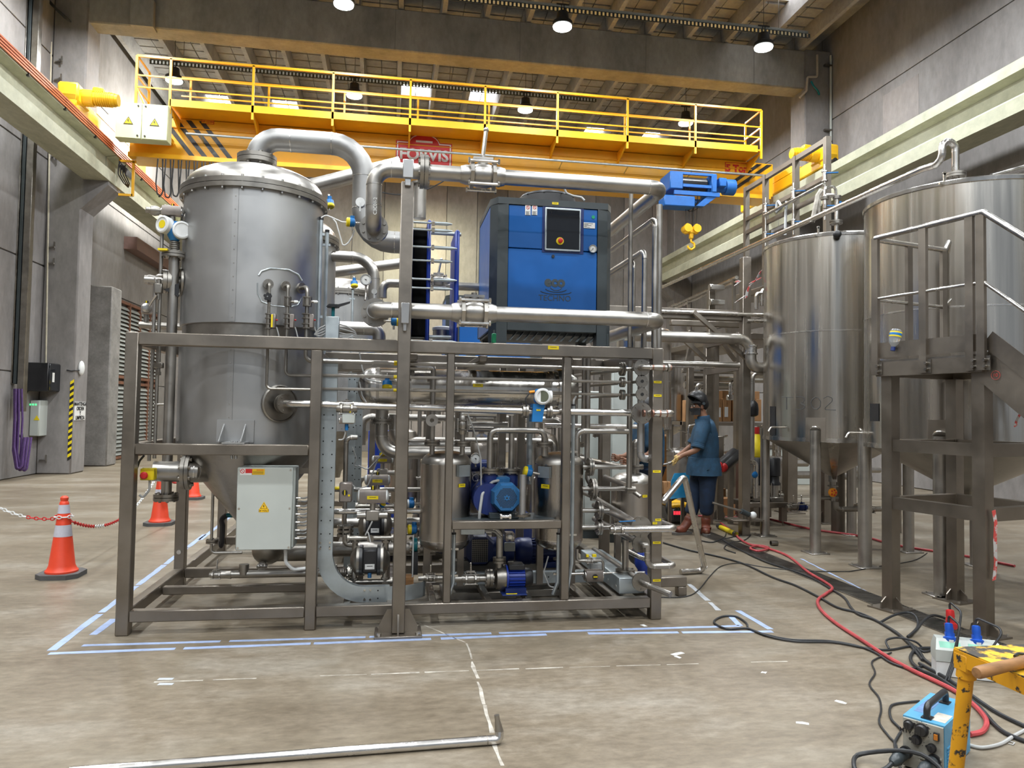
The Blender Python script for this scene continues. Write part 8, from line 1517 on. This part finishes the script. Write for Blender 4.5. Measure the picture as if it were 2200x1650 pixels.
def face(b, c, f, upz=0, mask=None, hair=None):
    """eyes, nose, ears on a head at c looking along f"""
    f = V(f).normalized(); s = f.cross(Z_).normalized(); mb = MB()
    for q in (-1, 1): mb.sph(c+f*.077+s*q*.032+Z_*.012, .009, 10, 6)
    obj('eye', mb, M['dial'], b); mb = MB()
    for q in (-1, 1): mb.sph(c+f*.0835+s*q*.032+Z_*.012, .0045, 8, 6)
    obj('pupil', mb, M['black'], b); mb = MB()
    for q in (-1, 1): mb.bar(c+f*.092+s*q*.016+Z_*.033, c+f*.086+s*q*.05+Z_*.032, .008, .006)
    obj('eyebrow', mb, M['black'], b)
    obj('nose', MB().loft([[c+f*.09+Z_*.02, c+f*.088+s*.008+Z_*.0, c+f*.088-s*.008+Z_*.0], [c+f*.116-Z_*.022, c+f*.09+s*.018-Z_*.03, c+f*.09-s*.018-Z_*.03]]), M['skin'], b)
    for q in (-1, 1): obj('ear', MB().sph(c-f*.005+s*q*.088-Z_*.005, .028, 10, 6, (.7, .5, 1.1)), M['skin'], b)
    obj('mouth', MB().bar(c+f*.09-s*.022-Z_*.052, c+f*.09+s*.022-Z_*.052, .006, .005), M['redp'], b)
    if mask: obj('face_mask', MB().loft([[c+f*a+s*q+Z_*z for q, a in ((-.082, .02), (-.05, .085), (0, .122 if -.06 < z < .0 else .1), (.05, .085), (.082, .02), (.078, .01), (0, .05), (-.078, .01))] for z in (-.012, -.04, -.07, -.1)]), mask, b); obj('mask_strap', MB().tube([c+f*.03+s*.085-Z_*.03, c-f*.01+s*.096-Z_*.0, c-f*.02+s*.09+Z_*.02], .003, 5).tube([c+f*.03-s*.085-Z_*.03, c-f*.01-s*.096-Z_*.0, c-f*.02-s*.09+Z_*.02], .003, 5), mask, b)
    if hair: obj('hair', MB().sph(c-f*.034+Z_*.034, .097, 16, 10, (1, 1, .95)), hair, b)
YP = 8.74
J = {'pel': at(1512, 1003, YP), 'abd': at(1515, 968, YP), 'chest': at(1519, 930, YP), 'neck': at(1511, 893, YP), 'head': at(1503, 874, YP)+V((0, .03, 0)), 'shl': at(1511, 916, YP-.16), 'ell': at(1498, 967, YP-.2), 'wrl': at(1466, 978, YP-.12), 'hnl': at(1455, 985, YP-.1),
     'shr': at(1513, 916, YP+.17), 'elr': at(1487, 958, YP+.2), 'wrr': at(1461, 976, YP+.06), 'hnr': at(1453, 982, YP+.03), 'hpl': at(1521, 1018, YP-.06), 'knl': at(1519, 1078, YP-.08), 'hpr': at(1503, 1018, YP+.1), 'knr': at(1491, 1080, YP+.1)}
g1, g2 = gr(1519, 1151), gr(1473, 1148); J['anl'] = g1+V((0, .05, .085)); J['tol'] = g1+V((-.03, -.06, .045)); J['anr'] = g2+V((.02, .02, .085)); J['tor'] = g2+V((-.14, -.02, .045))
b = person('welder in blue denim work shirt, jeans and brown boots with raised black welding mask', J, M['denim'], M['jeans'], M['leather'])
H = J['head']; FD = V((-.93, -.05, -.05)); face(b, H, FD, mask=M['blackm'], hair=M['black'])
# raised welding mask: a bowl above the brow
hc = H+V((-.03, 0, .07)); mb = MB().lathe([(.132*math.sin(PI/2*i/9)**.8, .14*math.cos(PI/2*i/9)) for i in range(9, -1, -1)], hc, V((.55, 0, .83)), 26, False); hm = obj('welding_mask', mb, M['blackm'], b); md = hm.modifiers.new('thick', 'SOLIDIFY'); md.thickness = .006
mb = MB()
for q in (-1, 1): mb.cyl(hc+V((.04, q*.115, -.03)), hc+V((.04, q*.14, -.03)), .018, n=14)
obj('mask_pivot', mb, M['dgrey'], hm); obj('headband', MB().lathe([(.103, -.014), (.106, -.012), (.106, .012), (.103, .014)], H+V((.005, 0, .055)), Z_, 24), M['blackm'], b)
obj('collar', MB().lathe([(.085, -.02), (.078, .025), (.07, .03), (.07, -.02)], J['neck']-Z_*.03+X_*.005, V((-.15, 0, 1)), 18), M['denim'], b); obj('shirt_hem', MB().loft([[V((J['pel'].x+rx*math.cos(a), J['pel'].y+ry*math.sin(a), J['pel'].z+z)) for a in [2*PI*i/24 for i in range(24)]] for rx, ry, z in ((.19, .185, .12), (.215, .21, -.0), (.222, .22, -.1), (.2, .2, -.102))]), M['denim'], b)
for sd_ in 'lr': a_ = J['sh'+sd_].lerp(J['el'+sd_], .84); d_ = (J['el'+sd_]-J['sh'+sd_]).normalized(); obj('rolled_sleeve', MB().lathe([(.074, -.03), (.082, -.025), (.08, -.005), (.084, .0), (.082, .026), (.07, .03)], a_, d_, 16), M['denim'], b)
tp_ = at(1443, 995, YP-.06); hd_ = hand(b, J['wrl'], J['hnl'], tp_, (0, -.4, 1), M['glove']); hand(b, J['wrr'], J['hnr'], tp_, (0, .4, 1), M['glove'])
t = thing('tig_torch', 'welding torch with tan handle held in the gloved hands of the welder', 'tool', J['hnl']); obj('torch_handle', MB().cyl(at(1458, 984, YP-.05), at(1444, 993, YP-.05), .02, .017), M['glove'], t); obj('torch_head', MB().cyl(at(1444, 993, YP-.05), at(1436, 996, YP-.05), .014, .02).cyl(at(1436, 996, YP-.05), at(1424, 998, YP-.05), .012), SB, t)
# second person, mostly hidden behind the manifold
def std(px, Y):
    o = at(px, 900, Y); o = V((o.x, Y, 0)); v = lambda x, y, z: o+V((x, y, z)); return {'pel': v(0, 0, .93), 'abd': v(0, 0, 1.1), 'chest': v(0, 0, 1.27), 'neck': v(-.01, 0, 1.43), 'head': v(-.02, -.01, 1.55), 'shl': v(.0, -.18, 1.36), 'ell': v(-.03, -.23, 1.1), 'wrl': v(-.2, -.17, 1.02), 'hnl': v(-.27, -.14, 1.02), 'shr': v(0, .18, 1.36), 'elr': v(-.05, .23, 1.1), 'wrr': v(-.22, .15, 1.04), 'hnr': v(-.28, .12, 1.04), 'hpl': v(0, -.09, .88), 'knl': v(-.01, -.1, .5), 'anl': v(0, -.1, .085), 'tol': v(-.14, -.12, .045), 'hpr': v(0, .09, .88), 'knr': v(-.01, .1, .5), 'anr': v(.02, .1, .085), 'tor': v(-.12, .12, .045)}
J2 = std(1391, 7.4); b2 = person('second worker in blue shirt and pale mask, half hidden behind the right manifold pipes', J2, M['denim'], M['jeans'], M['leather']); face(b2, J2['head'], (-.9, -.3, -.1), mask=mat('pale_mask', (.35, .52, .6), .7), hair=M['black']); hand(b2, J2['wrl'], J2['hnl'], J2['hnl']+V((-.1, .02, 0)), (0, 0, 1), M['skin'], 'hand'); hand(b2, J2['wrr'], J2['hnr'], J2['hnr']+V((-.1, .02, 0)), (0, 0, 1), M['skin'], 'hand')
# ================================================================ ON THE FLOOR: cones, chains, cables, tools
def cone(o, lb):
    t = thing('traffic_cone', lb, 'cone', o, 'traffic cones linked by chain'); o = V(o); hh = .70; R = lambda z: .108+(.036-.108)*((z-.05)/(hh-.1))
    obj('cone_body', MB().lathe([(R(.05)+.022, .04), (R(.05)+.022, .055), (R(.05)+.008, .07), (R(.09), .1), (R(hh-.07), hh-.07), (.034, hh-.05), (.028, hh-.045), (.032, hh-.03), (.033, hh-.015), (.018, hh)], o, Z_, 28), M['orange'], t)
    for a, b in ((.35, .45), (.55, .625)): obj('reflective_sleeve', MB().lathe([(R(a)+.002, a), (R(b)+.002, b)], o, Z_, 28, False), M['reflect'], t)
    q, c = .17, .1; obj('base_plate', MB().loft([[o+V((x, y, z)) for x, y in ((-q, -c), (-c, -q), (c, -q), (q, -c), (q, c), (c, q), (-c, q), (-q, c))] for z in (0, .04)]), mat('cone_base_rubber', (.10, .10, .10), .75) if 'cone_base_rubber' not in bpy.data.materials else bpy.data.materials['cone_base_rubber'], t); return o
k1_ = cone(gr(132, 1238), 'orange traffic cone with two white sleeves left of the frame, nearest of three'); k2_ = cone(gr(343, 1127), 'orange traffic cone seen through the frame below the flanged standpipe'); k3_ = cone(gr(414, 1072), 'farthest orange traffic cone, behind the rear left post of the frame')
def chain(lb, pts, cols):
    P = []; 
    for i in range(len(pts)-1):
        a, b = V(pts[i]), V(pts[i+1]); n = max(1, int((b-a).length/.012)); P += [a.lerp(b, k/n) for k in range(n)]
    P.append(V(pts[-1])); t = thing('chain', lb, 'chain', pts[0]); L = .042; red, wh = MB(), MB(); acc = 0; d0 = 0; idx = 0; tot = sum((P[i+1]-P[i]).length for i in range(len(P)-1)); k = 0; c = P[0]
    for i in range(1, len(P)):
        acc += (P[i]-P[i-1]).length; d0 += (P[i]-P[i-1]).length
        if acc >= L*.74:
            acc = 0; d = (P[i]-c).normalized(); m = (P[i]+c)/2; c = P[i]; u = d.cross(Z_).normalized() if k % 2 else (d.cross(Z_).cross(d)).normalized(); k += 1; f = d0/tot
            s = False
            for q in cols:
                if f >= q: s = not s
            (red if not s else wh).tube([m+d*(L*.5*math.cos(a))+u*(.013*math.sin(a)) for a in [2*PI*j/8 for j in range(9)]], .0048, 5)
    if red.v: obj('red_links', red, M['red'], t, kind='stuff')
    if wh.v: obj('white_links', wh, M['white'], t, kind='stuff')
def sag(a, b, s, n=14): a, b = V(a), V(b); return [a.lerp(b, i/n)-Z_*s*4*(i/n)*(1-i/n) for i in range(n+1)]
ring = [k1_+V((.068*math.cos(a), .068*math.sin(a), .52)) for a in [PI*.9+2*PI*j/14 for j in range(15)]]
chain('red and white plastic chain from the nearest cone to the left edge of the photo', sag(k1_+V((-.075, 0, .5)), at(-40, 1068, 7.3), .06), (.38,)); chain('red and white chain looped round the nearest cone top and sagging to the second cone', ring+sag(k1_+V((.08, 0, .47)), k2_+V((-.05, -.03, .60)), .24, 20), (.02, .1, .33, .42, .72)); chain('red chain from the second cone to the farthest cone', sag(k2_+V((.06, 0, .62)), k3_+V((-.05, -.05, .62)), .2), ())
def cat(pts, n=6):
    o = []; p = [V(pts[0])]+[V(q) for q in pts]+[V(pts[-1])]
    for i in range(1, len(p)-2):
        a, b, c, d = p[i-1:i+3]
        for k in range(n): t = k/n; o.append(.5*((2*b)+(c-a)*t+(2*a-5*b+4*c-d)*t*t+(3*b-a-3*c+d)*t**3))
    return o+[p[-2]]
def cable(name, lb, px, r, m, cat_='cable', lift={}): 
    pts = cat([gr(a, b, r+.002+lift.get(i, 0)) for i, (a, b) in enumerate(px)])
    return tag(obj(name, MB().tube(pts, r, 8), M[m]), lb, cat_)
cable('air_hose', 'red rubber hose snaking across the floor from the welder to the blue welding machine', [(1548, 1123), (1575, 1143), (1590, 1158), (1612, 1170), (1640, 1173), (1652, 1178), (1630, 1184), (1612, 1178), (1632, 1174), (1690, 1193), (1735, 1228), (1772, 1250), (1788, 1264), (1774, 1276), (1757, 1290), (1764, 1310), (1795, 1338), (1850, 1374), (1905, 1410), (1960, 1440), (2040, 1478), (2085, 1508), (2118, 1545), (2112, 1570), (2084, 1578)], .0125, 'hose_red', 'hose', {6: .02, 7: .02})
cable('air_hose', 'thin red hose on the far floor running behind the tank legs to the right edge', [(1500, 1108), (1560, 1112), (1640, 1113), (1740, 1136), (1850, 1152), (1930, 1172), (2060, 1192), (2180, 1216)], .014, 'hose_red', 'hose'); cable('air_hose', 'short red hose loop behind the right boot of the welder', [(1528, 1113), (1545, 1106), (1575, 1102), (1590, 1108), (1560, 1116)], .012, 'hose_red', 'hose')
for i, (px, r, m, lb) in enumerate((
    ([(1425, 1166), (1480, 1182), (1545, 1196), (1600, 1212), (1660, 1240), (1710, 1258), (1760, 1283), (1800, 1305), (1850, 1318), (1895, 1340), (1940, 1370), (1975, 1400), (1990, 1420), (2040, 1450)], .009, 'cable', 'long black cable from the frame past the red hose to the power box'),
    ([(1553, 1160), (1580, 1176), (1640, 1205), (1690, 1222), (1740, 1240), (1790, 1268), (1815, 1285), (1828, 1305), (1845, 1320), (1880, 1332), (1925, 1358), (1955, 1385), (1982, 1418)], .009, 'cable', 'second black cable running beside the drain grating'),
    ([(1985, 1430), (1955, 1436), (1915, 1424), (1880, 1402), (1840, 1387), (1780, 1377), (1700, 1374), (1640, 1362), (1605, 1350), (1562, 1351), (1534, 1337), (1550, 1325), (1580, 1324), (1603, 1338), (1606, 1348)], .007, 'cable', 'black cable doubled back in a loop on the blue tape corner'),
    ([(1606, 1349), (1650, 1367), (1710, 1378), (1790, 1380), (1860, 1392), (1910, 1396), (1960, 1388), (1985, 1400), (2010, 1392)], .007, 'cable', 'black cable lying alongside the doubled loop'),
    ([(1405, 1283), (1470, 1282), (1500, 1268), (1525, 1238), (1550, 1216), (1590, 1210), (1640, 1218), (1720, 1226), (1810, 1228), (1835, 1226), (1880, 1218), (1960, 1205), (1992, 1188)], .0045, 'cable', 'thin dark wire from the frame foot curving towards the tank legs'),
    ([(1890, 1338), (1920, 1322), (1950, 1316), (1968, 1325), (1972, 1345), (1958, 1362), (1950, 1368)], .009, 'cable', 'black cable arching over the grating beside the front tower foot'),
    ([(1950, 1368), (1970, 1352), (1985, 1333), (2005, 1322), (2030, 1328)], .009, 'cable', 'black cable rising to the red plug of the power box'),
    ([(1910, 1394), (1904, 1376), (1930, 1370), (1965, 1378), (1980, 1390)], .007, 'cable', 'small black cable arch left of the power box'),
    ([(1915, 1402), (1885, 1414), (1873, 1424), (1880, 1446), (1868, 1470), (1888, 1498), (1893, 1525), (1889, 1552), (1908, 1580), (1925, 1600), (1926, 1630), (1940, 1660)], .005, 'cable', 'thin grey-black wire wandering down to the blue welding machine'),
    ([(2010, 1392), (1972, 1394), (1957, 1408), (1960, 1424), (1980, 1440), (2010, 1452), (2050, 1478), (2100, 1515), (2150, 1568), (2215, 1597)], .01, 'cable', 'thick black cable curling at the power box and leaving right under the table'),
    ([(1975, 1425), (2030, 1455), (2075, 1485), (2110, 1510), (2150, 1535), (2215, 1566)], .01, 'cable', 'second thick black cable leaving right under the table'),
    ([(2080, 1600), (2110, 1606), (2150, 1598), (2180, 1580), (2215, 1562)], .008, 'cable_g', 'grey cable from the welding machine to the right edge'),
    ([(1975, 1506), (1925, 1512), (1912, 1522), (1915, 1545), (1935, 1567), (1930, 1580), (1922, 1600), (1935, 1640)], .006, 'cable', 'black cable looping at the left of the blue welding machine'),
    ([(1548, 1160), (1590, 1150), (1612, 1148), (1600, 1160), (1570, 1166), (1556, 1178), (1580, 1188)], .006, 'cable', 'dark tangled cable at the foot of the bridge post'),
    ([(1500, 1160), (1530, 1165), (1555, 1155), (1560, 1145)], .007, 'cable', 'black cable behind the right boot of the welder'))):
    cable('power_cable', lb, px, r, m, 'cable', {1: .03, 2: .04, 3: .03} if 'arch' in lb or 'rising' in lb else {})
t = thing('yellow_tube', 'short yellow tube with black bands on the floor by the bridge post', 'tube', gr(1560, 1140)); a, b = gr(1543, 1130, .03), gr(1582, 1148, .03); obj('tube', MB().cyl(a, b, .03), M['yellow'], t); obj('black_band', MB().cyl(a, a.lerp(b, .15), .031).cyl(a.lerp(b, .9), b, .031), M['blackm'], t)
tag(obj('pipe_offcut', MB().lathe([(.03, 0), (.03, .08), (.024, .08), (.024, 0), (.03, 0)], gr(1656, 1167, .03), X_, 14, False), M['steel_dark']), 'small steel pipe offcut lying on the floor left of the tank leg', 'offcut')
tl = at(1600, 1105, 8.45); t = thing('angle_tool', 'hand tool with white tip resting on the foot plate of the bridge post', 'tool', tl); obj('tool_body', MB().cyl(at(1592, 1098, 8.5), at(1610, 1106, 8.5), .035, .03), M['dgrey'], t); obj('white_tip', MB().sph(at(1618, 1107, 8.5), .045, 12, 8), M['white'], t); obj('tool_rod', MB().cyl(at(1530, 1080, 8.55), at(1592, 1098, 8.5), .014), SD, t)
# steel pipe lying in front
a, b = gr(150, 1659, .021), gr(1056, 1590, .021); c = at(1070, 1553, b.y+.0)
t = thing('floor_pipe', 'long steel pipe lying on the floor in front with an upturned elbow and tapered end', 'pipe', b); d = (b-a).normalized(); e = V((c.x, b.y+.01, c.z)); obj('pipe', MB().tube([a, b+d*.035, V((b.x+.036, b.y+.01, e.z*.55))], .0205, 14, .045, seg=8), SB, t); obj('reducer', MB().lathe([(.0205, 0), (.019, .01), (.012, .055), (.012, .075), (.009, .075)], V((b.x+.036, b.y+.01, e.z*.55)), e-V((b.x+.036, b.y+.01, e.z*.55)), 14), S, t); obj('weld_seam', MB().cyl(b-d*.02-d*.003, b-d*.02+d*.003, .0213), SD, t)
# power distribution box
Zb = .16; a = gr(2012, 1452); t = thing('power_box', 'pale grey power box with red and blue plugs on the floor beside the tower leg', 'power box', a); ex = (gr(2100, 1462)-a).normalized(); ey = V((-ex.y, ex.x, 0)); wd = .34; dp = .13; zt = at(2012, 1395, a.y).z; bx = lambda x, y, z: a+ex*x+ey*y+Z_*z
obj('box_base', MB().loft([[bx(x, y, z) for x, y in ((0, 0), (wd, 0), (wd, dp), (0, dp))] for z in (.004, zt*.55)]), M['white'], t); obj('box_cover', MB().loft([[bx(x, y, z) for x, y in ((-.004, -.004), (wd+.004, -.004), (wd+.004, dp), (-.004, dp))] for z in (zt*.57, zt)]+[[bx(x, y, zt*1.35) for x, y in ((.01, .05), (wd-.01, .05), (wd-.01, dp-.005), (.01, dp-.005))]]), M['grey_box'], t)
for x0 in (.02, .17): obj('green_window', MB().loft([[bx(x, y, z)+V((0, 0, .003)) for x, y, z in ((x0, .008, zt*1.06), (x0+.11, .008, zt*1.06), (x0+.11, .034, zt*1.25), (x0, .034, zt*1.25))], [bx(x, y, z)-V((0, 0, .003)) for x, y, z in ((x0, .008, zt*1.06), (x0+.11, .008, zt*1.06), (x0+.11, .034, zt*1.25), (x0, .034, zt*1.25))]]), mat('green_pane', (.25, .55, .42), .2), t)
for x, m, h in ((.085, 'blue_inst', .0), (.225, 'blue_inst', .0), (.10, 'red', .07)):
    o = bx(x, .07 if m != 'red' else .11, zt*1.3+h); up = (Z_*.8-ey*-.2).normalized(); p = obj('red_plug' if m == 'red' else 'blue_plug', MB().lathe([(.026, -.02), (.034, -.01), (.036, .012), (.024, .018), (.022, .05), (.024, .055), (.022, .09), (.012, .095)], o, up, 16).bar(o+up*.03-ex*.024, o+up*.03+ex*.024, .03, .02), M['red'] if m == 'red' else mat('plug_blue', (.01, .09, .5), .4) if 'plug_blue' not in bpy.data.materials else bpy.data.materials['plug_blue'], t)
    if m != 'red': obj('plug_label', MB().bar(o-ey*.037+Z_*.0-ex*.012, o-ey*.037+ex*.012, .003, .016), M['paper'], p)
    q = o+up*.09; obj('plug_cable', MB().tube([q, q+up*.05, q+V((.0, -.12, .02))+ex*(.06 if x > .2 else -.02), bx(x-.02, -.06, .1), bx(x-.06 if x < .2 else x-.1, -.1, .012)], .0065, 7, .04), M['cable'], t)
# yellow trestle table
ZT = .72; c0 = gr(2050, 1390, ZT); e1 = (gr(2200, 1384, ZT)-c0).normalized(); e2 = (gr(2190, 1468, ZT)-c0); e2 = (e2-e1*e2.dot(e1)).normalized(); t = thing('trestle_table', 'scuffed yellow steel work table with splayed round leg at the lower right corner', 'table', (c0.x, c0.y, 0)); P4 = lambda a, b, z: c0+e1*a+e2*b+Z_*(z-ZT); W1, W2 = .9, .6
obj('table_top', MB().loft([[P4(a, b, z) for a, b in ((0, 0), (W1, 0), (W1, W2), (0, W2))] for z in (ZT-.006, ZT)]), M['trestle_top'], t)
for (a, b), (c, d) in (((0, 0), (W1, 0)), ((0, 0), (0, W2)), ((0, W2), (W1, W2)), ((W1, 0), (W1, W2))): obj('edge_angle', MB().bar(P4(a, b, ZT-.03), P4(c, d, ZT-.03), .006, .05), M['trestle'], t)
for a, b in ((.03, .03), (W1-.03, .03), (.03, W2-.03), (W1-.03, W2-.03)):
    p = P4(a, b, ZT-.01); s = p+(e1*(-1 if a < .2 else 1)*.04)+e2*(-.06 if b < .2 else .08); lg = obj('leg', MB().cyl(p-Z_*.0, V((s.x, s.y, .0)), .0235, n=18), M['trestle'], t); obj('leg_socket', MB().cyl(p, p.lerp(V((s.x, s.y, 0)), .12), .031, n=16).bev(p+V((-.035, -.03, -.06)), p+V((.035, .03, -.003)), .004), M['trestle'], lg)
a, b = gr(2097, 1446, ZT+.022), gr(2215, 1418, ZT+.022); t = thing('hammer_handle', 'round wooden tool handle lying on the yellow work table', 'handle', a); obj('shaft', MB().lathe([(.0, 0), (.015, .002), (.0185, .01), (.019, .05), (.017, (b-a).length*.6), (.019, (b-a).length)], a, b-a, 16), M['wood'], t)
tag(obj('black_strap', MB().tube([gr(2200, 1405, ZT+.006), gr(2188, 1404, ZT+.006), gr(2180, 1410, ZT+.006)], .005, 6, .01), M['black']), 'short black strip on the yellow table at the right edge', 'strip')
# blue welding machine
A = gr(1942, 1648); hz_ = at(1938, 1537, A.y).z; TL = gr(1938, 1537, hz_); TB = gr(1998, 1489, hz_); TR = gr(2024, 1566, hz_); TBR = gr(2086, 1512, hz_); ey = (TB-TL).normalized(); ex = V((ey.y, -ey.x, 0)); wd = (TR-TL).dot(ex); dp = (TB-TL).dot(ey)*1.02; O = V((TL.x, TL.y, 0)); q = lambda x, y, z: O+ex*(x*wd)+ey*(y*dp)+Z_*(z*hz_)
t = thing('welding_machine', 'dusty blue portable welding machine with black handle at the lower right, beside the table leg', 'welder', O); hx = lambda x0, x1, y0, y1, z0, z1: MB().loft([[q(x, y, z) for x, y in ((x0, y0), (x1, y0), (x1, y1), (x0, y1))] for z in (z0, z1)])
obj('case', hx(0, 1, .03, 1, .03, 1), M['cyan'], t); fp_ = obj('front_panel', hx(.02, .98, .0, .03, .05, .97), M['dirty_panel'], t); mb = MB()
for x in (.08, .8):
    for y in (.1, .85): mb.add([tuple(v) for v in [q(x+a, y+b, z) for z in (0, .04) for a, b in ((0, 0), (.12, 0), (.12, .08), (0, .08))]], [(0, 3, 2, 1), (4, 5, 6, 7), (0, 1, 5, 4), (1, 2, 6, 5), (2, 3, 7, 6), (3, 0, 4, 7)])
obj('foot', mb, M['black'], t); n_ = -ey
for x, z, r in ((.17, .86, .018), (.48, .83, .024), (.36, .62, .018), (.72, .55, .016)): c = q(x, 0, z); obj('knob', MB().cyl(c, c+n_*.006, r*1.15, n=18).cyl(c+n_*.006, c+n_*.022, r, r*.85, n=18).bar(c+n_*.023-Z_*r*.7, c+n_*.023+Z_*r*.7, .004, .003, up=n_), M['blackm'], fp_)
mb = MB()
for x, z, r in ((.48, .83, .034), (.36, .62, .028)):
    for i in range(9): an = math.radians(-40+i*32.5); c = q(x, 0, z)+ex*math.cos(an)*r+Z_*math.sin(an)*r; mb.cyl(c, c+n_*.001, .0018, n=6)
for x, z in ((.3, .9), (.62, .9), (.2, .6), (.6, .55)): c = q(x, 0, z); mb.cyl(c, c+n_*.002, .006, n=10)
obj('scale_dot', mb, M['blackm'], fp_, kind='stuff'); obj('rocker_switch', hx(.77, .9, -.03, 0, .72, .86), M['blackm'], fp_); obj('rocker', hx(.79, .88, -.045, -.03, .74, .84), mat('amber_switch', (.5, .17, .02), .3), fp_)
text(fp_, 'front_lettering', 'MTV 150', q(.22, -.004, .73), ex, Z_, .024, M['blackm'], .0006, bold=.0006)
for i in range(5): obj('vent_rib', hx(.42, .95, -.02, 0, .08+.07*i, .115+.07*i), M['dirty_panel'], fp_)
for x, z in ((.1, .32), (.78, .33)):
    c = q(x, 0, z); s = obj('cable_socket', MB().cyl(c, c+n_*.012, .026, n=16), M['blackm'], fp_); obj('cable_plug', MB().lathe([(.02, 0), (.024, .01), (.022, .05), (.026, .06), (.02, .09), (.012, .1)], c+n_*.01, n_-Z_*.25-ex*.25, 14), M['cable_g'] if False else M['dgrey'], s)
    d = (n_-Z_*.25-ex*.25).normalized(); k = c+n_*.01+d*.1; pts = [k, k+d*.06]+([k+d*.1-ex*.06-Z_*.02, V((k.x-.16, k.y+.02, .03)), V((k.x-.05, k.y+.13, .03)), V((k.x+.1, k.y-.05, .1)), V((k.x+.16, k.y-.25, .014)), V((k.x+.2, k.y-.6, .014))] if x < .5 else [V((k.x-.02, k.y-.12, .02)), V((k.x-.04, k.y-.5, .014))]); obj('weld_cable', MB().tube(cat(pts), .0095, 8), M['cable'], s)
h0, h1 = q(.52, .12, 1), q(.52, .8, 1); obj('carry_handle', MB().tube([h0, h0+Z_*.052, h1+Z_*.052, h1], .014, 10, .03).bar(h0+Z_*.0-ey*.015, h0+ey*.03, .04, .01).bar(h1-ey*.03, h1+ey*.015, .04, .01), M['blackm'], t)
obj('yellow_sticker', hx(.6, .95, .12, .4, 1.0, 1.003), M['filler'], t); obj('scuffed_label', hx(.1, .42, .25, .75, 1.0, 1.002), mat('faded_label', (.12, .22, .42), .6, 0, .3, 30), t)
for j in range(2):
    for i in range(8): obj('side_louvre', hx(1.0, 1.025, .1+.4*j, .42+.4*j, .1+.06*i, .13+.06*i), M['cyan'], t)
tag(obj('cable_tie', MB().tube([gr(2168, 1592, .004), gr(2180, 1596, .004), gr(2176, 1600, .004), gr(2166, 1597, .004)], .002, 5), M['cable_g']), 'small grey cable tie on the floor at lower right', 'tie')

names = {}
for o in bpy.data.objects:
    if o.parent is None and 'category' in o: names.setdefault(o.name.split('.')[0], []).append(o)
for k, v in names.items():
    for o in v:
        if len(v) > 1 and 'group' not in o: o['group'] = k.replace('_', ' ')+('es' if k.endswith(('x', 'sh')) else 's')
